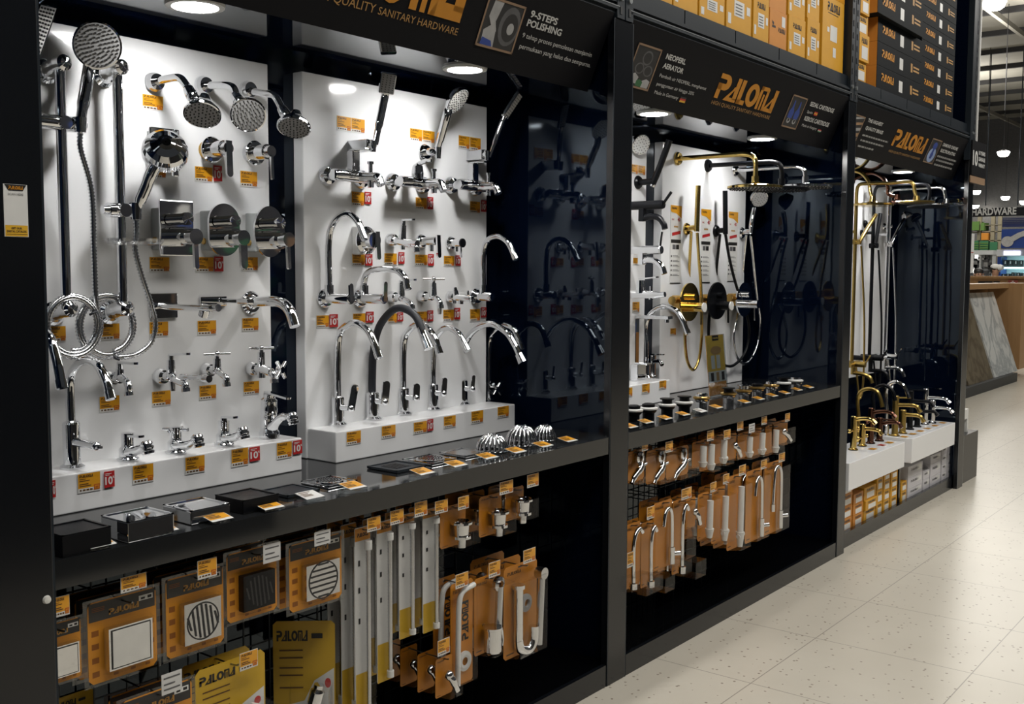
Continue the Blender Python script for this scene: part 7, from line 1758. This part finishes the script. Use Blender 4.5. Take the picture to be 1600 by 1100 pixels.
for lb, u, s_ in [('small white card at the top corner of the brown slab', .72, s1), ('small white card at the top corner of the marble slab', .86, s2)]:
    a = s_[0] + (s_[1] - s_[0]) * u; dn = (s_[3] - s_[0]).normalized(); n_ = (s_[1] - s_[0]).cross(dn).normalized(); n_ = n_ if n_.x > 0 else -n_
    w_ = .11; o = MB().prism([a + n_ * .004, a + Y * w_ + n_ * .004, a + Y * w_ + dn * .16 + n_ * .004, a + dn * .16 + n_ * .004], n_ * .003).build('slab_card', 'tag_white'); tag(o, lb, 'card', 'cards on the stone slabs')
# ================================================================== counter, people and shops far behind
def slabbox(mb, x0, y0, x1, y1, Yp, d, mi=0):
    a, b = at(x0, y1, y=Yp), at(x1, y0, y=Yp); mb.box((a.x, Yp, a.z), (b.x, Yp + d, b.z), mi); return a, b
Yc = 20.0
t = thing('wood_counter', 'long oak counter behind the stone slab stand', 'counter', (at(1560, 520, y=Yc).x, Yc, 0))
a = at(1505, 433, y=Yc); b = at(1640, 433, y=Yc)
MB().box((a.x, Yc, 0), (b.x, Yc + .6, a.z - .02)).build('front', 'wood_grain', t); MB().box((a.x - .05, Yc - .06, a.z - .02), (b.x, Yc + .7, a.z + .02)).build('top', 'wood_grain', t)
MB().box((at(1567, 445, y=Yc - .1).x, Yc - .12, 0), (at(1640, 445, y=Yc - .1).x, Yc - .002, at(1570, 446, y=Yc - .1).z), bev=.004).build('tall_panel', 'wood_grain', t)
mb = MB()
for k in range(7):
    p = 1531 + k * 4.2 + (3 if k > 4 else 0); c = at(p, 442, y=Yc - .02); mb.prism([c + V((-.022, 0, -.03)), c + V((.022, 0, -.03)), c + V((.03, 0, .03)), c + V((-.03, 0, .03))], V((0, .018, 0)), 0)
mb.build('carved_slots', ['nozzle_dark'], t)
t = thing('notice_box', 'small red notice box on the oak counter', 'box', at(1582, 441, y=Yc + .05)); mb = MB(); a, b = slabbox(mb, 1575, 438, 1590, 446, Yc - .112, .05); mb.build('case', 'red_box', t)
mb = MB(); mb.box((a.x + .04, Yc - .116, a.z + .04), (b.x - .04, Yc - .1125, a.z + .055)).box((a.x + .06, Yc - .116, a.z + .065), (b.x - .06, Yc - .1125, a.z + .08)); mb.build('print', 'tag_white', t)
# people: seated behind the counter
def person(label, px, py, Yp, cap, face_dir):
    """one continuous figure seated on a stool; px, py = head centre"""
    hcen = at(px, py, y=Yp); k = 1.0; fx = V(face_dir).normalized(); side = V((-fx.y, fx.x, 0)); hz = hcen.z; t = thing('person', label, 'person', (hcen.x, Yp, 0))
    base = V((hcen.x, Yp, 0)); seat = hz - .78
    bm = bmesh.new(); me = bpy.data.meshes.new('body'); nodes = {}
    def nd(nm, p, r, par=None):
        v = bm.verts.new(p); nodes[nm] = (v, r)
        if par: bm.edges.new((nodes[par][0], v))
    P = lambda f, s, z: fx * f + side * s + Z * z
    nd('pelvis', P(0, 0, seat + .10), .15); nd('waist', P(.0, 0, seat + .26), .135, 'pelvis'); nd('chest', P(.03, 0, seat + .44), .155, 'waist'); nd('neck', P(.05, 0, seat + .60), .055, 'chest'); nd('skull0', P(.07, 0, seat + .69), .075, 'neck'); nd('skull1', P(.07, 0, seat + .80), .095, 'skull0'); nd('skull2', P(.06, 0, seat + .86), .07, 'skull1')
    for s_ in (-1, 1):
        q = 'l' if s_ < 0 else 'r'
        nd('sh' + q, P(.03, .19 * s_, seat + .53), .07, 'chest'); nd('el' + q, P(.12, .25 * s_, seat + .27), .048, 'sh' + q); nd('wr' + q, P(.36, .14 * s_, seat + .26), .033, 'el' + q); nd('ha' + q, P(.45, .10 * s_, seat + .25), .03, 'wr' + q)
        nd('hp' + q, P(.04, .10 * s_, seat + .08), .10, 'pelvis'); nd('kn' + q, P(.46, .12 * s_, seat + .08), .07, 'hp' + q); nd('an' + q, P(.44, .12 * s_, seat - .36), .045, 'kn' + q); nd('to' + q, P(.58, .13 * s_, seat - .42), .04, 'an' + q)
    bm.verts.ensure_lookup_table(); bm.verts.index_update(); idx = [(v.index, r) for v, r in nodes.values()]; bm.to_mesh(me); bm.free()
    ob = bpy.data.objects.new('body', me); COL.objects.link(ob); ob.parent = t; me.materials.append(M['cloth_black']); me.materials.append(M['skin'])
    sk = ob.modifiers.new('skin', 'SKIN')
    for i, r in idx: me.skin_vertices[0].data[i].radius = (r, r)
    me.skin_vertices[0].data[0].use_root = True; ob.modifiers.new('s', 'SUBSURF').levels = 1; ob.modifiers['s'].render_levels = 2
    dg = bpy.context.evaluated_depsgraph_get(); m2 = bpy.data.meshes.new_from_object(ob.evaluated_get(dg)); ob.modifiers.clear(); ob.data = m2; m2.name = 'body'
    for pl in m2.polygons:
        c = pl.center; pl.use_smooth = True; pl.material_index = 1 if (c.z > seat + .585 or (c.dot(fx) > .37 and seat + .15 < c.z < seat + .32)) else 0
    if len(m2.materials) < 2: m2.materials.clear(); m2.materials.append(M['cloth_black']); m2.materials.append(M['skin'])
    o = base
    hc_ = o + P(.065, 0, seat + .82)
    mb = MB().ball(hc_ + Z * .035 - fx * .02, .108, 16, 0, (1, 1, .75)); mb.ball(hc_ - fx * .05 - Z * .02, .085, 14, 0, (.8, 1, 1)); mb.build('hair', 'hair_black', t)
    for s_ in (-1, 1): MB().ball(hc_ + fx * .092 + side * .034 * s_ - Z * .02, .012, 10).build('eye', 'hair_black', t); MB().ball(hc_ + side * .098 * s_ - Z * .03, .022, 10, 0, (.6, .6, 1.2)).build('ear', 'skin', t)
    MB().ball(hc_ + fx * .105 - Z * .045, .016, 10, 0, (1, .8, 1.3)).build('nose', 'skin', t); MB().ball(hc_ + fx * .09 - Z * .085, .016, 10, 0, (.5, 1.4, .35)).build('mouth', 'hair_black', t)
    if cap:
        MB().ball(hc_ + Z * .055, .115, 18, 0, (1, 1, .62)).cyl(hc_ + Z * .045 + fx * .10, hc_ + Z * .038 + fx * .18, .075, .05, n=18, u=side, ru=1.0).build('cap', 'cap_white', t)
    st = thing('stool', 'plain stool under the ' + ('capped person' if cap else 'bareheaded person'), 'stool', base + P(0, 0, 0)); zs_ = max(.3, seat - .052)
    MB().cyl(base + Z * (zs_ - .04), base + Z * zs_, .2).build('seat', 'wood_oak', st)
    for k_ in range(4): a_ = PI / 4 + k_ * PI / 2; MB().cyl(base + V((.2 * math.cos(a_), .2 * math.sin(a_), 0)), base + V((.14 * math.cos(a_), .14 * math.sin(a_), zs_ - .04)), .015, n=10).build('leg', 'wood_oak', st)
person('seated person in black wearing a white cap behind the oak counter', 1551, 423.5, 26, True, (.95, -.3, 0))
person('bareheaded seated person with dark hair behind the oak counter', 1528, 429.5, 25, False, (.5, -.85, 0))
# glass fronted cases and green rack
Yg = 30.0
t = thing('glass_case', 'white lit glass case behind the seated people', 'case', at(1534, 470, y=Yg)); mb = MB(); a, b = slabbox(mb, 1512, 391, 1552, 440, Yg + .3, .1); t.location.z = 0; mb.build('back', 'white_unit', t)
mb = MB()
for p0, p1 in ((1512, 1515), (1529, 1533), (1549, 1552)): slabbox(mb, p0, 391, p1, 440, Yg, .3)
slabbox(mb, 1512, 391, 1552, 398, Yg - .05, .35); mb.box((a.x, Yg, 0), (b.x, Yg + .4, a.z)); mb.build('frame', 'white_unit', t)
r = random.Random(4); mb = MB()
for k in range(46):
    px, py = r.uniform(1516, 1548), r.uniform(400, 432); c = at(px, py, y=Yg + .2); mb.box(c - V((.05, .04, .06)), c + V((.05, .04, .06)), r.choice((0, 1, 1, 2, 3)))
o = mb.build('shelf_goods', ['goods_glow', 'photo_grey', 'photo_dark', 'photo_pale'], t); o['kind'] = 'stuff'  # some goods glow by emission, standing in for light inside the case
Yk = 31.5
t = thing('storage_rack', 'tall storage rack with green boxes over the glass case', 'rack', V((at(1535, 400, y=Yk).x, Yk, 0)))
mb = MB()
for p in (1514, 1531, 1552, 1563): a = at(p, 330, y=Yk); mb.box((a.x - .05, Yk, 0), (a.x + .05, Yk + .1, a.z))
mb.build('upright', 'rack_beige', t); mb = MB()
for py in (352, 362, 376, 391): slabbox(mb, 1512, py - 1, 1565, py + 1, Yk, .6)
mb.build('shelf', 'rack_beige', t)
g = [('pale green carton on the top shelf of the far rack', 1516, 346, 1530, 360, 'green_box'), ('olive carton beside the pale green one on the far rack', 1532, 348, 1538, 360, 'green_box'), ('stack of green crates at the near end of the far rack', 1515, 376, 1529, 391, 'teal_green'), ('stack of green crates in the middle of the far rack', 1531, 376, 1544, 391, 'teal_green'),
     ('brown carton on the middle shelf of the far rack', 1533, 364, 1544, 375, 'carton_orange'), ('teal crate at the far end of the far rack', 1546, 378, 1558, 392, 'teal_green')]
for lb, x0, y0, x1, y1, m_ in g:
    mb = MB(); a, b = slabbox(mb, x0, y0, x1, y1, Yk - .1, .5)
    if 'crates' in lb:
        for k in range(1, 4): z = a.z + (b.z - a.z) * k / 4; mb.box((a.x - .005, Yk - .11, z - .02), (b.x + .005, Yk - .1, z + .01), 1)
    o = mb.build('carton', [m_, 'green_box']); tag(o, lb, 'carton', 'cartons on the far rack')
# blue booth
Yb = 27.0
t = thing('blue_booth', 'blue and white lit shop booth at the right edge', 'booth', V((at(1585, 400, y=Yb).x, Yb, 0)))
mb = MB(); a, b = slabbox(mb, 1564, 389, 1680, 438, Yb + .6, .05); mb.build('back_wall', 'white_unit', t)
mb = MB(); slabbox(mb, 1557, 401, 1564, 440, Yb, .6); mb.box((at(1557, 440, y=Yb).x, Yb, 0), (at(1680, 440, y=Yb).x, Yb + .6, at(1557, 436, y=Yb).z)); mb.build('blue_side', 'blue_panel', t)
mb = MB(); slabbox(mb, 1557, 389, 1680, 400, Yb - .02, .6); mb.build('header', 'white_unit', t)
mb = MB(); slabbox(mb, 1568, 392, 1594, 398.5, Yb - .06, .03); mb.build('lit_logo', 'logo_glow', t)
mb = MB(); slabbox(mb, 1559, 417.5, 1680, 420, Yb - .02, .5); mb.build('lit_shelf', 'strip_glow', t)
for k, (x0, y0, x1, y1) in enumerate([(1567.5, 406, 1574, 417), (1575.5, 406, 1582, 417), (1584, 406.5, 1590.5, 417), (1592.5, 406.5, 1599, 417), (1565, 428, 1571, 434), (1572, 427.5, 1578, 434), (1580, 425.5, 1585, 434), (1588, 426, 1594, 434), (1596, 427, 1602, 434)]):
    mb = MB(); a, b = slabbox(mb, x0, y0, x1, y1, Yb + .1, .25); mb.box((a.x + .03, Yb + .095, a.z + (b.z - a.z) * .45), (b.x - .03, Yb + .0995, a.z + (b.z - a.z) * .85), 1)
    o = mb.build('boxed_device', ['photo_dark', 'photo_pale']); tag(o, 'dark boxed device on the %s of the blue booth, %s along' % ('lit shelf' if k < 4 else 'lower shelf', ORD[k if k < 4 else k - 4]), 'box', 'boxed devices in the blue booth')
mb = MB(); Ys = 26.6
t = thing('shower_poster', 'blue poster with a white shower head above the lit booth', 'poster', V((at(1585, 389, y=Ys).x, Ys, at(1585, 388, y=Ys).z)))
a, b = slabbox(mb, 1564, 356, 1680, 388, Ys, .04); mb.build('panel', 'blue_panel', t)
mp = MB(); pc = at(1640, 388, y=Ys + .1); mp.box((pc.x, Ys + .04, 0), (pc.x + .08, Ys + .12, pc.z + .6)); mp.build('support_post', 'steel_dark', t)
mb = MB(); c = at(1574, 377.5, y=Ys - .02); R_ = 9.0 * (c - CAM_LOC).dot(C_F) / F_PX
mb.add([c + V((R_ * math.cos(a_), 0, R_ * .92 * math.sin(a_))) for a_ in [2 * PI * i / 28 for i in range(28)]], [list(range(28))]); p = [at(*q, y=Ys - .025) for q in ((1579, 370), (1590, 364), (1612, 356), (1616, 364), (1594, 371), (1582, 378))]; mb.add(p, [(0, 1, 2, 3, 4, 5)]); mb.build('printed_shower', 'photo_pale', t)
t = thing('notice_board', 'dark board of pale text lines over the shower poster', 'board', V((at(1585, 356, y=Ys).x, Ys, at(1585, 355, y=Ys).z))); mb = MB(); slabbox(mb, 1566, 337, 1680, 355, Ys, .04); mb.build('panel', 'navy_panel', t)
mb = MB()
for k in range(4): slabbox(mb, 1567.5, 339.5 + k * 2.7, 1640 - k * 3, 340.8 + k * 2.7, Ys - .012, .01)
mb.build('text_lines', 'sign_grey', t)
# hanging department sign
Yh = 25.0
t = thing('hanging_sign', 'hanging black department sign with grey capital letters', 'sign', V((at(1555, 338, y=Yh).x, Yh, at(1555, 339, y=Yh).z))); mb = MB(); slabbox(mb, 1515, 321, 1680, 339, Yh, .06); mb.build('board', 'sign_board', t)
a, b = at(1518, 336.5, y=Yh - .004), at(1588, 335, y=Yh - .004)
mb = MB(); mb.text('HARDWARE', V((a.x, Yh - .004, a.z)), X, Z, at(1518, 325.5, y=Yh).z - a.z, 0, True, width=b.x - a.x); mb.build('lettering', 'sign_grey', t)
mb = MB()
for p in (1540, 1590): q = at(p, 321, y=Yh + .03); mb.cyl(q, V((q.x, q.y, ZC - .3)), .012, n=8)
mb.build('rods', 'steel_dark', t)
# high bay lamps
for k, (px, py, Yp, w_, lb) in enumerate([(1553, 4, 15.0, .16, 'large high bay lamp glowing under the roof at the top edge'), (1568, 238, 26.0, .14, 'high bay lamp beside the warranty sign'), (1526, 299, 34.0, .125, 'small far high bay lamp nearer the rack'), (1571, 308, 36.0, .135, 'small far high bay lamp over the department sign'),
                                         (1600, 315, 36.5, .14, 'far high bay lamp at the right edge of the photo'), (1520, 322, 37.0, .20, 'farthest high bay lamp just above the department sign')]):
    c = at(px, py, y=Yp); t = thing('high_bay_lamp', lb, 'lamp', c, 'high bay lamps'); zc2 = min(c.z + .32, ZC - .4)
    MB().lathe([(w_, 0), (w_ * .9, .02), (w_ * .4, .05), (w_ * .2, .07), (0, .07)], c, Z, 24).build('reflector', 'photo_grey', t); MB().lathe([(w_ * .97, .012), (w_ * .8, -.06), (w_ * .55, -.09), (0, -.095)], c, Z, 24).build('lens', 'hall_glow', t); MB().cyl(c + Z * .07, V((c.x, c.y, max(ZC - .25, c.z + .35))), .006, n=8).build('cord', 'nozzle_dark', t)
# ================================================================== light
w = bpy.data.worlds.new('world'); S.world = w; w.use_nodes = True
w.node_tree.nodes['Background'].inputs['Color'].default_value = (0.9, 0.95, 1.0, 1); w.node_tree.nodes['Background'].inputs['Strength'].default_value = 0.03
def hall_lamp(x, y, e, sx=1.2, sy=6.0, z=5.6):
    l = bpy.data.lights.new('hall_lamp_light', 'AREA'); l.shape = 'RECTANGLE'; l.size = sx; l.size_y = sy; l.energy = e; l.color = (1.0, 0.965, 0.905)
    o = bpy.data.objects.new('hall_lamp_light', l); COL.objects.link(o); o.location = (x, y, z)
hall_lamp(2.6, 1.6, 210); hall_lamp(2.6, 8.0, 260); hall_lamp(2.2, 15.5, 155); hall_lamp(-3.5, 21.0, 300, 4, 2); hall_lamp(-4.5, 29.5, 260, 4, 2)
for x_, y_, e_ in ((-1.6, 13.0, 85), (-3.5, 21.0, 130), (-6.0, 29.0, 110)):  # added upward fills that brighten the roof, no fixtures of the hall
    l = bpy.data.lights.new('roof_fill_light', 'AREA'); l.size = 1.5; l.energy = e_; l.color = (1, .95, .86); o = bpy.data.objects.new('roof_fill_light', l); COL.objects.link(o); o.location = (x_, y_, 5.2); o.rotation_euler = (PI, 0, 0)
S.view_settings.view_transform = 'Standard'; S.view_settings.look = 'None'; S.view_settings.exposure = 0.0; S.view_settings.gamma = 1.0; S.view_settings.use_curve_mapping = False
S.cycles.use_denoising = True
S.cycles.caustics_reflective = False; S.cycles.caustics_refractive = False
S.cycles.sample_clamp_indirect = 6.0
S.cycles.max_bounces = 8; S.cycles.glossy_bounces = 5; S.cycles.transparent_max_bounces = 16
dups = {k: v for k, v in USED.items() if len(v) > 1}
